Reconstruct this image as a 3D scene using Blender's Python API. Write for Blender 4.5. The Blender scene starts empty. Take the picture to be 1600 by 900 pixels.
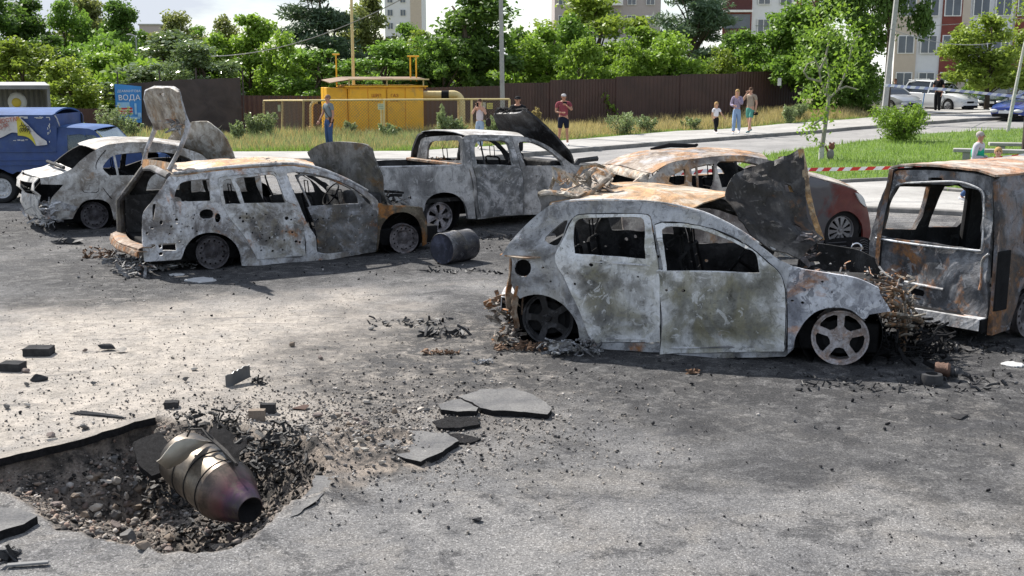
import bpy, bmesh, math, random
import numpy as np
from mathutils import Vector, Matrix, noise
from mathutils.geometry import delaunay_2d_cdt
R = math.radians
random.seed(7)
rng = np.random.default_rng(11)
SC = bpy.context.scene
COL = SC.collection
# ------------------------------------------------------------ camera
H = 2.45; F = 1750.0; PIT = R(10.8)
cd = bpy.data.cameras.new('camera'); cam = bpy.data.objects.new('camera', cd); COL.objects.link(cam)
cam.location = (0, 0, H); cam.rotation_euler = (R(90) - PIT, 0, 0)
cd.sensor_width = 36; cd.lens = 36 * F / 1600.0; cd.clip_end = 3000; cd.clip_start = 0.1
SC.camera = cam
# ------------------------------------------------------------ world, sun, exposure
SUN_EL = R(46); SUN_DIR = Vector((-0.66, 0.75, 0)).normalized()      # towards the sun
SUNV = Vector((SUN_DIR.x * math.cos(SUN_EL), SUN_DIR.y * math.cos(SUN_EL), math.sin(SUN_EL)))
W = bpy.data.worlds.new("World"); SC.world = W; W.use_nodes = True
nt = W.node_tree; nt.nodes.clear()
def _n(t, **k):
    n = nt.nodes.new(t)
    for a, b in k.items(): setattr(n, a, b)
    return n
wo = _n('ShaderNodeOutputWorld'); bg = _n('ShaderNodeBackground'); sky = _n('ShaderNodeTexSky', sky_type='NISHITA')
sky.sun_disc = False; sky.sun_elevation = SUN_EL; sky.sun_rotation = math.atan2(SUN_DIR.x, SUN_DIR.y)
sky.air_density = 1.0; sky.dust_density = 0.6; sky.ozone_density = 1.0
tc = _n('ShaderNodeTexCoord'); mp = _n('ShaderNodeMapping'); mp.inputs['Scale'].default_value = (1, 1, 3.2)
nz = _n('ShaderNodeTexNoise'); nz.inputs['Scale'].default_value = 2.6; nz.inputs['Detail'].default_value = 9; nz.inputs['Roughness'].default_value = .6
rp = _n('ShaderNodeValToRGB'); rp.color_ramp.elements[0].position = .34; rp.color_ramp.elements[1].position = .60
mx = _n('ShaderNodeMix', data_type='RGBA'); mx.inputs['B'].default_value = (4.0, 4.3, 4.8, 1)
nt.links.new(tc.outputs['Generated'], mp.inputs['Vector']); nt.links.new(mp.outputs[0], nz.inputs['Vector'])
nt.links.new(nz.outputs['Fac'], rp.inputs['Fac']); nt.links.new(rp.outputs[0], mx.inputs['Factor'])
nt.links.new(sky.outputs[0], mx.inputs['A']); nt.links.new(mx.outputs['Result'], bg.inputs['Color'])
bg.inputs['Strength'].default_value = 0.10; nt.links.new(bg.outputs[0], wo.inputs[0])
sd = bpy.data.lights.new('sun', 'SUN'); so = bpy.data.objects.new('sun', sd); COL.objects.link(so)
sd.energy = 4.7; sd.angle = R(.55); sd.color = (1, .95, .88)
so.rotation_euler = SUNV.to_track_quat('Z', 'Y').to_euler()
SC.view_settings.view_transform = 'Standard'; SC.view_settings.look = 'None'
SC.view_settings.exposure = 0.9; SC.view_settings.gamma = 1; SC.view_settings.use_curve_mapping = False
SC.render.engine = 'CYCLES'
# ------------------------------------------------------------ picture point -> place
CP, SP = math.cos(PIT), math.sin(PIT)
CAMP = Vector((0, 0, H))
def ray(px, py):
    a = (px - 800) / F; b = (450 - py) / F
    return Vector((a, CP + b * SP, -SP + b * CP))
def sstep(a, b, x):
    t = min(1, max(0, (x - a) / (b - a))); return t * t * (3 - 2 * t)
def T(x, y):                       # height of the terrain: the street climbs gently on the far right
    return .45 * sstep(24, 32, .6 * x + .4 * y)
def G(px, py, z=0.0):              # point on the terrain (+z)
    r = ray(px, py); h = z
    for _ in range(12):
        t = (H - h) / -r.z; p = CAMP + r * t
        h = .5 * h + .5 * (z + T(p.x, p.y))
    return Vector((p.x, p.y, h))
def Zc(ox, oy, s):                 # coordinates read off an enlarged crop
    def f(pts): return [((ox + p[0] / s), (oy + p[1] / s)) + tuple(p[2:]) for p in pts]
    return f
# ------------------------------------------------------------ objects
def link(name, me, mats=None, parent=None):
    o = bpy.data.objects.new(name, me); COL.objects.link(o)
    for m in (mats if isinstance(mats, (list, tuple)) else [mats] if mats else []): me.materials.append(m)
    if parent: o.parent = parent
    return o
def tag(o, label=None, cat=None, group=None, kind=None):
    if label: o['label'] = label
    if cat: o['category'] = cat
    if group: o['group'] = group
    if kind: o['kind'] = kind
    return o
def thing(name, label, cat, loc=(0, 0, 0), rz=0, group=None):
    o = bpy.data.objects.new(name, None); COL.objects.link(o); o.location = loc; o.rotation_euler = (0, 0, rz)
    o.empty_display_size = .2
    return tag(o, label, cat, group)
class MB:                          # collects shapes that become ONE mesh object
    def __init__(s): s.v = []; s.f = []; s.mi = []; s.cm = 0
    def add(s, vs, fs):
        b = len(s.v); s.v += [tuple(v) for v in vs]; s.f += [tuple(b + i for i in f) for f in fs]; s.mi += [s.cm] * len(fs); return s
    def box(s, c, d, rz=0, M=None, tilt=None):
        hx, hy, hz = d[0] / 2, d[1] / 2, d[2] / 2
        vs = [Vector((x, y, z)) for z in (-hz, hz) for y in (-hy, hy) for x in (-hx, hx)]
        m = Matrix.Rotation(rz, 3, 'Z')
        if tilt: m = m @ Matrix.Rotation(tilt[0], 3, 'X') @ Matrix.Rotation(tilt[1], 3, 'Y')
        vs = [m @ v + Vector(c) for v in vs]
        return s.add(vs, [(0, 2, 3, 1), (4, 5, 7, 6), (0, 1, 5, 4), (2, 6, 7, 3), (0, 4, 6, 2), (1, 3, 7, 5)])
    def tube(s, pts, r, n=8, flat=1.0, cap=True):
        pts = [Vector(p) for p in pts]; rs = r if isinstance(r, (list, tuple)) else [r] * len(pts)
        vs = []; prev = None
        for i, p in enumerate(pts):
            d = (pts[min(i + 1, len(pts) - 1)] - pts[max(i - 1, 0)]).normalized()
            a = prev - d * prev.dot(d) if prev else d.orthogonal()
            if a.length < 1e-4: a = d.orthogonal()
            a.normalize(); prev = a; b = d.cross(a)
            for k in range(n):
                t = 2 * math.pi * k / n; vs.append(p + (a * math.cos(t) + b * math.sin(t) * flat) * rs[i])
        fs = []
        for i in range(len(pts) - 1):
            for k in range(n):
                k2 = (k + 1) % n; fs.append((i * n + k, i * n + k2, (i + 1) * n + k2, (i + 1) * n + k))
        if cap: fs += [tuple(range(n))[::-1], tuple((len(pts) - 1) * n + k for k in range(n))]
        return s.add(vs, fs)
    def lathe(s, prof, n=32, M=None, closed=False):   # prof (r, h) around local Z
        vs = []
        for r_, h_ in prof:
            for k in range(n):
                t = 2 * math.pi * k / n; v = Vector((r_ * math.cos(t), r_ * math.sin(t), h_)); vs.append(M @ v if M else v)
        fs = []; m = len(prof)
        for i in range(m - 1 if not closed else m):
            j = (i + 1) % m
            for k in range(n):
                k2 = (k + 1) % n; fs.append((i * n + k, i * n + k2, j * n + k2, j * n + k))
        return s.add(vs, fs)
    def ball(s, c, rad, n=10, m=7, M=None):
        rr = rad if isinstance(rad, (tuple, list)) else (rad,) * 3; vs = []; fs = []
        for i in range(m + 1):
            th = math.pi * i / m
            for k in range(n):
                ph = 2 * math.pi * k / n; v = Vector((rr[0] * math.sin(th) * math.cos(ph), rr[1] * math.sin(th) * math.sin(ph), rr[2] * math.cos(th)))
                vs.append((M @ v if M else v) + Vector(c))
        for i in range(m):
            for k in range(n):
                k2 = (k + 1) % n; fs.append((i * n + k, (i + 1) * n + k, (i + 1) * n + k2, i * n + k2))
        return s.add(vs, fs)
    def grid(s, P):                    # P[i][j] points
        n, m = len(P), len(P[0]); vs = [p for row in P for p in row]
        return s.add(vs, [(i * m + j, i * m + j + 1, (i + 1) * m + j + 1, (i + 1) * m + j) for i in range(n - 1) for j in range(m - 1)])
    def prism(s, poly, z0, z1):
        n = len(poly); vs = [(p[0], p[1], z0) for p in poly] + [(p[0], p[1], z1) for p in poly]
        return s.add(vs, [tuple(range(n))[::-1], tuple(range(n, 2 * n))] + [(i, (i + 1) % n, n + (i + 1) % n, n + i) for i in range(n)])
    def build(s, name, mat, parent=None, smooth=True, bevel=0, solid=0, soff=-1, inner=False, ang=40, origin=None, flip=False):
        me = bpy.data.meshes.new(name)
        vs = s.v
        if origin is not None: vs = [(v[0] - origin[0], v[1] - origin[1], v[2] - origin[2]) for v in vs]
        me.from_pydata(vs, [], s.f); me.validate(); me.update()
        if smooth:
            me.polygons.foreach_set('use_smooth', [True] * len(me.polygons)); me.set_sharp_from_angle(angle=R(ang))
        if flip: me.flip_normals()
        if any(s.mi) and len(me.polygons) == len(s.mi): me.polygons.foreach_set('material_index', s.mi)
        o = link(name, me, mat, parent)
        if origin is not None: o.location = origin
        if solid:
            m = o.modifiers.new('solid', 'SOLIDIFY'); m.thickness = solid; m.offset = soff
            if inner: m.material_offset = 1; m.material_offset_rim = 0
            if smooth: e_ = o.modifiers.new('edges', 'EDGE_SPLIT'); e_.split_angle = R(50)
        if bevel:
            m = o.modifiers.new('bevel', 'BEVEL'); m.width = bevel; m.segments = 2; m.limit_method = 'ANGLE'
        return o
def smooth_poly(pts, step, closed=True):
    """Catmull-Rom through the points, a third value 1 marks a corner; resampled"""
    P = [np.array(p[:2], float) for p in pts]; C = [len(p) > 2 and p[2] == 1 for p in pts]; n = len(P); out = []
    rngi = range(n if closed else n - 1)
    for i in rngi:
        p1, p2 = P[i], P[(i + 1) % n]
        p0 = P[i - 1] if (closed or i > 0) else p1; p3 = P[(i + 2) % n] if (closed or i + 2 < n) else p2
        t1 = (p2 - p0) / 2 if not C[i] else (p2 - p1); t2 = (p3 - p1) / 2 if not C[(i + 1) % n] else (p2 - p1)
        L = np.linalg.norm(p2 - p1)
        for t in (t1, t2):
            l = np.linalg.norm(t)
            if l > L * 1.1 and l > 0: t *= L * 1.1 / l
        k = max(1, int(round(L / step)))
        for j in range(k):
            t = j / k; t2_ = t * t; t3 = t2_ * t
            out.append((2 * t3 - 3 * t2_ + 1) * p1 + (t3 - 2 * t2_ + t) * t1 + (-2 * t3 + 3 * t2_) * p2 + (t3 - t2_) * t2)
    if not closed: out.append(P[-1])
    return [tuple(o) for o in out]
def inpoly(P, poly):
    x, y = P[:, 0], P[:, 1]; c = np.zeros(len(P), bool); n = len(poly); j = n - 1
    for i in range(n):
        xi, yi = poly[i]; xj, yj = poly[j]
        if yi != yj: c ^= ((yi > y) != (yj > y)) & (x < (xj - xi) * (y - yi) / (yj - yi) + xi)
        j = i
    return c
def cdt(outline, holes, h):
    """outline, holes: lists of 2D points -> verts2d, tris"""
    O = np.array(outline); lo, hi = O.min(0), O.max(0)
    gx = np.arange(lo[0] + h / 2, hi[0], h); gy = np.arange(lo[1] + h / 2, hi[1], h * .87)
    g = np.array([(x + (.5 * h if j % 2 else 0), y) for j, y in enumerate(gy) for x in gx]) if len(gx) and len(gy) else np.zeros((0, 2))
    if len(g):
        g = g + rng.uniform(-.12 * h, .12 * h, g.shape)
        k = inpoly(g, outline)
        for hh in holes: k &= ~inpoly(g, hh)
        g = g[k]
        B = np.array([p for L in [outline] + holes for p in L])
        if len(g):
            d = np.min(((g[:, None, :] - B[None]) ** 2).sum(2), 1) if len(g) * len(B) < 3e7 else np.ones(len(g))
            g = g[d > (.45 * h) ** 2]
    vs = []; ed = []
    for L in [outline] + holes:
        b = len(vs); vs += [Vector(p) for p in L]; ed += [(b + i, b + (i + 1) % len(L)) for i in range(len(L))]
    vs += [Vector(p) for p in g]
    r = delaunay_2d_cdt(vs, ed, [], 0, 1e-6)
    V = np.array([(v.x, v.y) for v in r[0]]); Tt = [t for t in r[2] if len(t) == 3]
    cen = np.array([V[list(t)].mean(0) for t in Tt]); k = inpoly(cen, outline)
    for hh in holes: k &= ~inpoly(cen, hh)
    out = []
    for t, kk in zip(Tt, k):
        if not kk: continue
        a, b, c = V[t[0]], V[t[1]], V[t[2]]
        ar = (b[0] - a[0]) * (c[1] - a[1]) - (b[1] - a[1]) * (c[0] - a[0])
        if abs(ar) < 1e-9: continue
        out.append(t if ar > 0 else (t[0], t[2], t[1]))
    return V, out
def circ(c, rx, ry=None, n=14, rot=0):
    ry = ry or rx; return [(c[0] + rx * math.cos(2 * math.pi * i / n + rot), c[1] + ry * math.sin(2 * math.pi * i / n + rot)) for i in range(n)]
def fbm(x, y, z=0, o=4):
    return noise.fractal(Vector((x, y, z)), .9, 2.1, o, noise_basis='PERLIN_ORIGINAL')
# ------------------------------------------------------------ materials
class NT:
    def __init__(s, name):
        s.m = bpy.data.materials.new(name); s.m.use_nodes = True; s.t = s.m.node_tree; s.t.nodes.clear()
        s.out = s.n('ShaderNodeOutputMaterial'); s.b = s.n('ShaderNodeBsdfPrincipled'); s.l(s.b.outputs[0], s.out.inputs[0])
    def n(s, t, **k):
        q = s.t.nodes.new(t)
        for a, b in k.items(): setattr(q, a, b)
        return q
    def l(s, a, b): s.t.links.new(a, b)
    def set(s, sock, v):
        if hasattr(v, 'is_linked') or isinstance(v, bpy.types.NodeSocket): s.l(v, sock)
        elif isinstance(v, (tuple, list)) and len(v) == 3 and sock.type == 'RGBA': sock.default_value = (*v, 1)
        else: sock.default_value = v
    def coord(s, kind='Object', scale=None, loc=None):
        c = s.n('ShaderNodeTexCoord'); o = c.outputs[kind]
        if scale or loc:
            m = s.n('ShaderNodeMapping'); s.l(o, m.inputs[0])
            if scale: m.inputs['Scale'].default_value = scale if isinstance(scale, tuple) else (scale,) * 3
            if loc: m.inputs['Location'].default_value = loc
            o = m.outputs[0]
        return o
    def noise(s, vec, scale, detail=6, rough=.6, dist=0, loc=0):
        if loc:
            a = s.n('ShaderNodeVectorMath', operation='ADD'); s.l(vec, a.inputs[0]); a.inputs[1].default_value = (loc, loc * .7, loc * 1.3); vec = a.outputs[0]
        q = s.n('ShaderNodeTexNoise'); s.l(vec, q.inputs['Vector']); q.inputs['Scale'].default_value = scale; q.inputs['Detail'].default_value = detail
        q.inputs['Roughness'].default_value = rough; q.inputs['Distortion'].default_value = dist; return q.outputs['Fac']
    def vor(s, vec, scale, feature='F1', out='Distance'):
        q = s.n('ShaderNodeTexVoronoi', feature=feature); s.l(vec, q.inputs['Vector']); q.inputs['Scale'].default_value = scale; return q.outputs[out]
    def ramp(s, f, stops, interp='LINEAR'):
        q = s.n('ShaderNodeValToRGB'); s.l(f, q.inputs[0]); e = q.color_ramp; e.interpolation = interp
        while len(e.elements) < len(stops): e.elements.new(.5)
        for i, (p, c) in enumerate(stops):
            e.elements[i].position = p; e.elements[i].color = (*c, 1) if isinstance(c, (tuple, list)) else (c, c, c, 1)
        return q.outputs[0]
    def mix(s, f, a, b, mode='MIX'):
        q = s.n('ShaderNodeMix', data_type='RGBA', blend_type=mode); s.set(q.inputs['Factor'], f); s.set(q.inputs['A'], a); s.set(q.inputs['B'], b); return q.outputs['Result']
    def math(s, op, a, b=None, clamp=False):
        q = s.n('ShaderNodeMath', operation=op, use_clamp=clamp); s.set(q.inputs[0], a)
        if b is not None: s.set(q.inputs[1], b)
        return q.outputs[0]
    def bump(s, h, strength=.3, dist=.02, nrm=None):
        q = s.n('ShaderNodeBump'); s.l(h, q.inputs['Height']); q.inputs['Strength'].default_value = strength; q.inputs['Distance'].default_value = dist
        if nrm: s.l(nrm, q.inputs['Normal'])
        return q.outputs[0]
    def fin(s, color=None, rough=None, metal=None, normal=None, spec=None, **k):
        for nm, v in (('Base Color', color), ('Roughness', rough), ('Metallic', metal), ('Normal', normal), ('Specular IOR Level', spec)):
            if v is not None: s.set(s.b.inputs[nm], v)
        for a, v in k.items(): s.set(s.b.inputs[a.replace('_', ' ')], v)
        return s.m
def paint(name, col, rough=.4, metal=0, var=.12, scale=3, bump=.0, dirt=None, coat=0):
    t = NT(name); c = t.coord(); n = t.noise(c, scale, 6, .65)
    cc = t.mix(t.ramp(n, [(.3, 0), (.7, 1)]), tuple(x * (1 - var) for x in col), tuple(min(1, x * (1 + var)) for x in col))
    if dirt:
        d = t.noise(c, scale * 2.3, 8, .7, .5, 3); cc = t.mix(t.ramp(d, [(.52, 0), (.66, 1)]), cc, dirt)
    return t.fin(cc, rough, metal, t.bump(t.noise(c, scale * 12, 4), bump, .01) if bump else None, spec=.12 if rough > .6 else .5, Coat_Weight=coat)
def burn(name, ash=(.53, .535, .55), mid=(.21, .21, .215), soot=(.035, .035, .038), rust=(.36, .15, .045), a=.5, r=.6, seed=0, tint=(.33, .30, .22), tw=.25, scale=1.0, flake=0.0, rough=.62, metal=0.0, topr=None, rim=0.0):
    """burnt-out sheet metal: ash-white oxide, grey, soot, rust. a: ash amount 0..1, r: rust threshold (lower = more)"""
    t = NT(name); c = t.coord(loc=(seed * 3.1, seed * 1.7, seed * 2.3))
    n1 = t.noise(c, 1.7 * scale, 7, .62, .9); n2 = t.noise(c, 5 * scale, 6, .60, .5, 2); n3 = t.noise(c, 38, 5, .7, 0, 5)
    f = t.math('ADD', t.math('MULTIPLY', n1, .72), t.math('MULTIPLY', n2, .28))
    f = t.math('ADD', t.math('MULTIPLY', t.math('SUBTRACT', f, .5), 1.22), .5 + (a - .5) * .32)
    if rim:
        q_ = t.n('ShaderNodeAttribute', attribute_name='rim'); f = t.math('ADD', f, t.math('MULTIPLY', t.math('SUBTRACT', q_.outputs['Fac'], .35), rim))
    col = t.ramp(f, [(.33, soot), (.41, tuple(x * .6 for x in mid)), (.48, mid), (.53, tuple((x + y) / 2 for x, y in zip(mid, ash))), (.60, ash), (.76, tuple(min(1, x * 1.22) for x in ash))])
    # contour rings left where paint boiled off
    n4 = t.noise(c, 3.2 * scale, 3, .5, 1.6, 9)
    ring = t.ramp(t.math('ABSOLUTE', t.math('SUBTRACT', n4, .5)), [(.0, 1), (.02, .6), (.06, 0)])
    col = t.mix(t.math('MULTIPLY', ring, .22), col, mid)
    n5 = t.noise(c, 2.4 * scale, 6, .6, 1.2, 14)
    col = t.mix(t.math('MULTIPLY', t.ramp(n5, [(.48, 0), (.62, 1)]), tw), col, tint)
    rm = t.noise(c, 1.9 * scale, 8, .66, .5, 21); rf = t.ramp(rm, [(r - .05, 0), (r + .03, 1)])
    rc = t.mix(t.ramp(n2, [(.35, 0), (.65, 1)]), tuple(x * .55 for x in rust), tuple(min(1, x * 1.5) for x in rust))
    col = t.mix(t.math('MULTIPLY', rf, .85), col, rc)
    if topr:      # flat top faces keep the most rust and pale ash
        g = t.n('ShaderNodeNewGeometry'); sx = t.n('ShaderNodeSeparateXYZ'); t.l(g.outputs['Normal'], sx.inputs[0])
        tm = t.math('MULTIPLY', t.ramp(sx.outputs[2], [(.6, 0), (.9, 1)]), t.ramp(n1, [(.3, .35), (.55, 1)]))
        col = t.mix(t.math('MULTIPLY', tm, topr), col, t.mix(t.ramp(n2, [(.42, 0), (.6, 1)]), (.42, .24, .11), (.50, .47, .42)))
    if flake:     # patches where scorched primer still holds
        fl = t.math('MULTIPLY', t.ramp(t.noise(c, 9, 3, .55, 1.5, 31), [(.53, 0), (.535, 1)]), t.ramp(n1, [(.42, 0), (.6, 1)]))
        col = t.mix(t.math('MULTIPLY', fl, flake), col, (.13, .135, .16))
    fk = t.noise(c, 8 * scale, 9, .66, .9, 44); col = t.mix(t.math('MULTIPLY', t.ramp(fk, [(.565, 0), (.575, 1)]), .55), col, tuple(x * .75 for x in mid))
    col = t.mix(t.math('MULTIPLY', t.ramp(fk, [(.395, 1), (.405, 0)]), .45), col, tuple(min(1, x * 1.25) for x in ash))
    fs = t.noise(t.coord(scale=(9, 9, 2.2)), 3.5, 8, .75, .2, seed); col = t.mix(.55, col, t.ramp(fs, [(.30, .62), (.5, 1), (.7, 1.22)]), 'MULTIPLY')
    sp = t.ramp(n3, [(.28, .35), (.42, 1), (.62, 1), (.74, 1.3)])
    col = t.mix(1.0, col, sp, 'MULTIPLY')
    hgt = t.math('ADD', t.math('MULTIPLY', n2, .6), t.math('MULTIPLY', n3, .25))
    big = t.bump(n1, .35, .12)
    return t.fin(col, t.ramp(n2, [(.3, rough - .14), (.7, min(1, rough + .2))]), metal, t.bump(hgt, .45, .02, big), spec=.22)
SOOT = burn('soot_metal', ash=(.07, .07, .072), mid=(.035, .035, .036), soot=(.012, .012, .012), rust=(.12, .05, .02), a=.35, r=.68, tw=0, rough=.8)
# ============================================================ ground
def footprint_list():          # burnt vehicles: centre, half length, half width, angle (for the soot they left)
    return FOOT
CPX = [(-90, 742), (-20, 722), (30, 710), (75, 700), (112, 692), (150, 679), (190, 664), (243, 653), (300, 664), (360, 662), (420, 680), (470, 698), (512, 735), (505, 768), (470, 788), (432, 812), (402, 842), (345, 866), (260, 870), (200, 852), (140, 838), (92, 826), (60, 800), (20, 772), (-90, 770)]
CPOLY = [tuple(G(*p))[:2] for p in CPX]; NSTEEP = 7
CXMIN, CXMAX = min(p[0] for p in CPOLY) - .6, max(p[0] for p in CPOLY) + .6; CYMIN, CYMAX = min(p[1] for p in CPOLY) - .6, max(p[1] for p in CPOLY) + .7
def crater_d(x, y):            # signed distance to the rim (inside positive) and whether the nearest edge is the undercut one
    x += .05 * noise.noise(Vector((x * 5, y * 5, 1))); y += .05 * noise.noise(Vector((x * 5, y * 5, 7)))
    best = 9; bi = 0; ins = False; n = len(CPOLY); j = n - 1
    for i in range(n):
        x0, y0 = CPOLY[i]; x1, y1 = CPOLY[(i + 1) % n]; dx, dy = x1 - x0, y1 - y0; t = max(0, min(1, ((x - x0) * dx + (y - y0) * dy) / (dx * dx + dy * dy)))
        d = math.hypot(x - x0 - dx * t, y - y0 - dy * t)
        if d < best: best = d; bi = i
        if (y0 > y) != (y1 > y) and x < dx * (y - y0) / dy + x0: ins = not ins
    return (best if ins else -best), (bi < NSTEEP)
def near_cr(x, y): return CXMIN < x < CXMAX and CYMIN < y < CYMAX
_C = {}
def gh(x, y):                  # height of the lot surface
    z = .012 * fbm(x * .35, y * .35, 1) + .004 * fbm(x * 2.5, y * 2.5, 4)
    if near_cr(x, y):
        d, st = crater_d(x, y)
        if d > 0:
            z += -.36 * sstep(-.05, .62, d) + .030 * fbm(x * 5, y * 5, 7) * min(1, d * 8) + .016 * fbm(x * 14, y * 14, 2) - (.13 * sstep(0, .035, d) if st else 0)
        else:
            r_ = math.exp(-(d / .14) ** 2); z += r_ * (.02 + .03 * abs(fbm(x * 4, y * 4, 9))) * (.2 if st else 1) * (1.2 if x > -1.9 else .5)
        e = math.exp(-(((x + 1.0) / .5) ** 2 + ((y - 7.15) / .45) ** 2)); z += e * (.07 + .05 * fbm(x * 5, y * 5, 12))
    return z
def Gh(px, py, z=0.0):
    r = ray(px, py); h = 0
    for _ in range(14):
        t = (H - h) / -r.z; p = CAMP + r * t; h = .5 * h + .5 * (z + gh(p.x, p.y))
    return Vector((p.x, p.y, h))
def axis(lo, hi, segs):
    out = [lo]
    while out[-1] < hi:
        x = out[-1]; st = segs[-1][1]
        for e, s in segs:
            if x < e: st = s; break
        out.append(x + st)
    return out
FOOT = [((1.9, 9.6), 2.2, .95, -.27), ((-3.0, 15.2), 2.5, 1.0, .5), ((-6.0, 19.3), 2.5, 1.0, .59), ((.2, 19.3), 2.8, 1.1, .59), ((3.3, 16.1), 2.3, 1.0, .35), ((5.9, 11.9), 2.3, .9, .65)]
def soot_at(x, y):
    s = 0
    for (c, hl, hw, a) in FOOT:
        dx, dy = x - c[0], y - c[1]; u = dx * math.cos(a) + dy * math.sin(a); v = -dx * math.sin(a) + dy * math.cos(a)
        d = math.hypot(max(0, abs(u) - hl), max(0, abs(v) - hw))
        s = max(s, 1 - sstep(.4, 2.6, d + .8 * fbm(x * 1.3, y * 1.3, 3)))
    # long smear between the cars
    s = max(s, .75 * (1 - sstep(0, 1.6, abs(y - 14.2 + .1 * x) + .9 * fbm(x * .6, y * .9, 6))) * (1 if x > -3.5 else .35))
    s = max(s, (1 - .35 * sstep(6.5, 4.5, y)) * .8 * sstep(-.02, .5, fbm(x * .55, y * .8, 31) + .25 * fbm(x * 2, y * 2.6, 3)) * sstep(-1.5, 1.5, x))
    return s
def lot():
    xs = axis(-34, 17, [(-4.2, .25 if False else .3), (-.3, .026), (6, .09), (17, .3)]); ys = axis(3.6, 31.5, [(4.9, .05), (8.3, .026), (14, .08), (32, .22)])
    nx, ny = len(xs), len(ys); V = np.zeros((ny, nx, 3)); S = np.zeros((ny, nx)); D = np.zeros((ny, nx)); K = np.zeros((ny, nx))
    for j, y in enumerate(ys):
        for i, x in enumerate(xs):
            V[j, i] = (x, y, gh(x, y)); S[j, i] = soot_at(x, y)
            near = near_cr(x, y); d_ = crater_d(x, y)[0] if near else -9
            k = sstep(-.03, .02, d_)
            e = math.exp(-(((x + 1.0) / .6) ** 2 + ((y - 7.0) / .55) ** 2)) if near else 0
            D[j, i] = max(k, sstep(.25, .6, e + .25 * fbm(x * 4, y * 4, 8)))
            # pale dust blown over the lot beyond the crater
            d = math.hypot((x + 3.0) / 4.0, (y - 9.3) / 3.5); lim = sstep(6.35, 6.9, y + .35 * fbm(x, y, 5)) * (1 - sstep(-.2, .9, x + .6 * fbm(x * 1.1, y * 1.1, 15)))
            K[j, i] = (1 - sstep(.55, 1.15, d + .3 * fbm(x * .8, y * .8, 11))) * lim
    me = bpy.data.meshes.new('parking_lot')
    idx = np.arange(nx * ny).reshape(ny, nx)
    q = np.stack([idx[:-1, :-1], idx[:-1, 1:], idx[1:, 1:], idx[1:, :-1]], -1).reshape(-1, 4)
    me.from_pydata(V.reshape(-1, 3).tolist(), [], q.tolist()); me.update()
    me.polygons.foreach_set('use_smooth', [True] * len(me.polygons))
    for nm, A in (('soot', S), ('dirt', D), ('dust', K)):
        at = me.attributes.new(nm, 'FLOAT', 'POINT'); at.data.foreach_set('value', A.reshape(-1).astype(np.float32))
    t = NT('scorched_asphalt'); c = t.coord()
    def at(n):
        q_ = t.n('ShaderNodeAttribute', attribute_name=n); return q_.outputs['Fac']
    n1 = t.noise(c, .55, 8, .65, .4); n2 = t.noise(c, 3.5, 8, .7, .3, 4); n3 = t.noise(c, 60, 5, .75, 0, 2); n4 = t.noise(c, 190, 2, .6, 0, 8)
    base = t.mix(t.ramp(n1, [(.35, 0), (.65, 1)]), (.155, .153, .154), (.26, .252, .243))
    base = t.mix(t.math('MULTIPLY', t.ramp(n2, [(.42, 0), (.62, 1)]), .55), base, (.105, .105, .11))
    base = t.mix(t.math('MULTIPLY', t.ramp(t.noise(c, 1.3, 9, .72, .6, 51), [(.48, 0), (.62, 1)]), .5), base, (.26, .24, .215))
    sf = t.noise(t.coord(scale=(3.5, .6, 1)), 1.5, 9, .78, .6, 61); base = t.mix(t.math('MULTIPLY', t.ramp(sf, [(.60, 0), (.68, 1)]), .35), base, (.42, .40, .38))
    dk = t.noise(c, 2.1, 12, .82, .4, 71); base = t.mix(t.math('MULTIPLY', t.ramp(dk, [(.52, 0), (.60, 1)]), .8), base, (.055, .055, .058))
    # aggregate
    vo = t.vor(c, 150, 'F1', 'Color'); hs = t.n('ShaderNodeSeparateColor'); t.l(vo, hs.inputs[0])
    ag = t.ramp(hs.outputs[0], [(0, .55), (.5, .95), (.86, 1.15), (.95, 1.9)])
    base = t.mix(.8, base, ag, 'MULTIPLY'); base = t.mix(.75, base, t.ramp(n3, [(.36, .5), (.5, 1), (.64, 1.4)]), 'MULTIPLY')
    dust = t.mix(t.ramp(t.noise(c, 7, 9, .75, .3, 6), [(.36, 0), (.6, 1)]), (.27, .245, .215), (.48, .43, .375))
    dust = t.mix(.6, dust, t.ramp(n3, [(.3, .5), (.5, 1), (.7, 1.25)]), 'MULTIPLY')
    km = t.math('MULTIPLY', at('dust'), t.ramp(n2, [(.28, .45), (.55, 1)])); col = t.mix(km, base, dust)
    sm = t.math('MULTIPLY', at('soot'), t.ramp(t.noise(c, 6.5, 10, .8, .5, 12), [(.36, .25), (.52, 1.0)]), clamp=True)
    sootc = t.mix(t.ramp(n3, [(.4, 0), (.66, 1)]), (.015, .015, .016), (.07, .07, .073))
    col = t.mix(t.math('MULTIPLY', sm, .93), col, sootc)
    # ash streaks and oil / wet smears
    st = t.noise(t.coord(scale=(.5, 2.4, 1)), 2.2, 7, .7, .8, 17)
    col = t.mix(t.math('MULTIPLY', t.ramp(st, [(.58, 0), (.66, 1)]), .5), col, (.06, .06, .065))
    # fine black crumbs everywhere
    cr = t.ramp(t.noise(c, 24, 8, .82, .3, 27), [(.575, 0), (.60, 1)]); col = t.mix(t.math('MULTIPLY', cr, .8), col, (.03, .03, .032))
    wh = t.ramp(t.noise(c, 33, 7, .82, .3, 41), [(.62, 0), (.65, 1)]); col = t.mix(t.math('MULTIPLY', wh, .6), col, (.5, .48, .46))
    d1 = t.noise(c, 6, 9, .72, .8, 33)
    dirt = t.ramp(d1, [(.36, (.03, .028, .026)), (.46, (.10, .088, .078)), (.56, (.22, .185, .155)), (.70, (.36, .31, .26))])
    dirt = t.mix(.8, dirt, t.ramp(n3, [(.3, .4), (.5, 1), (.7, 1.4)]), 'MULTIPLY')
    col = t.mix(at('dirt'), col, dirt)
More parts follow.
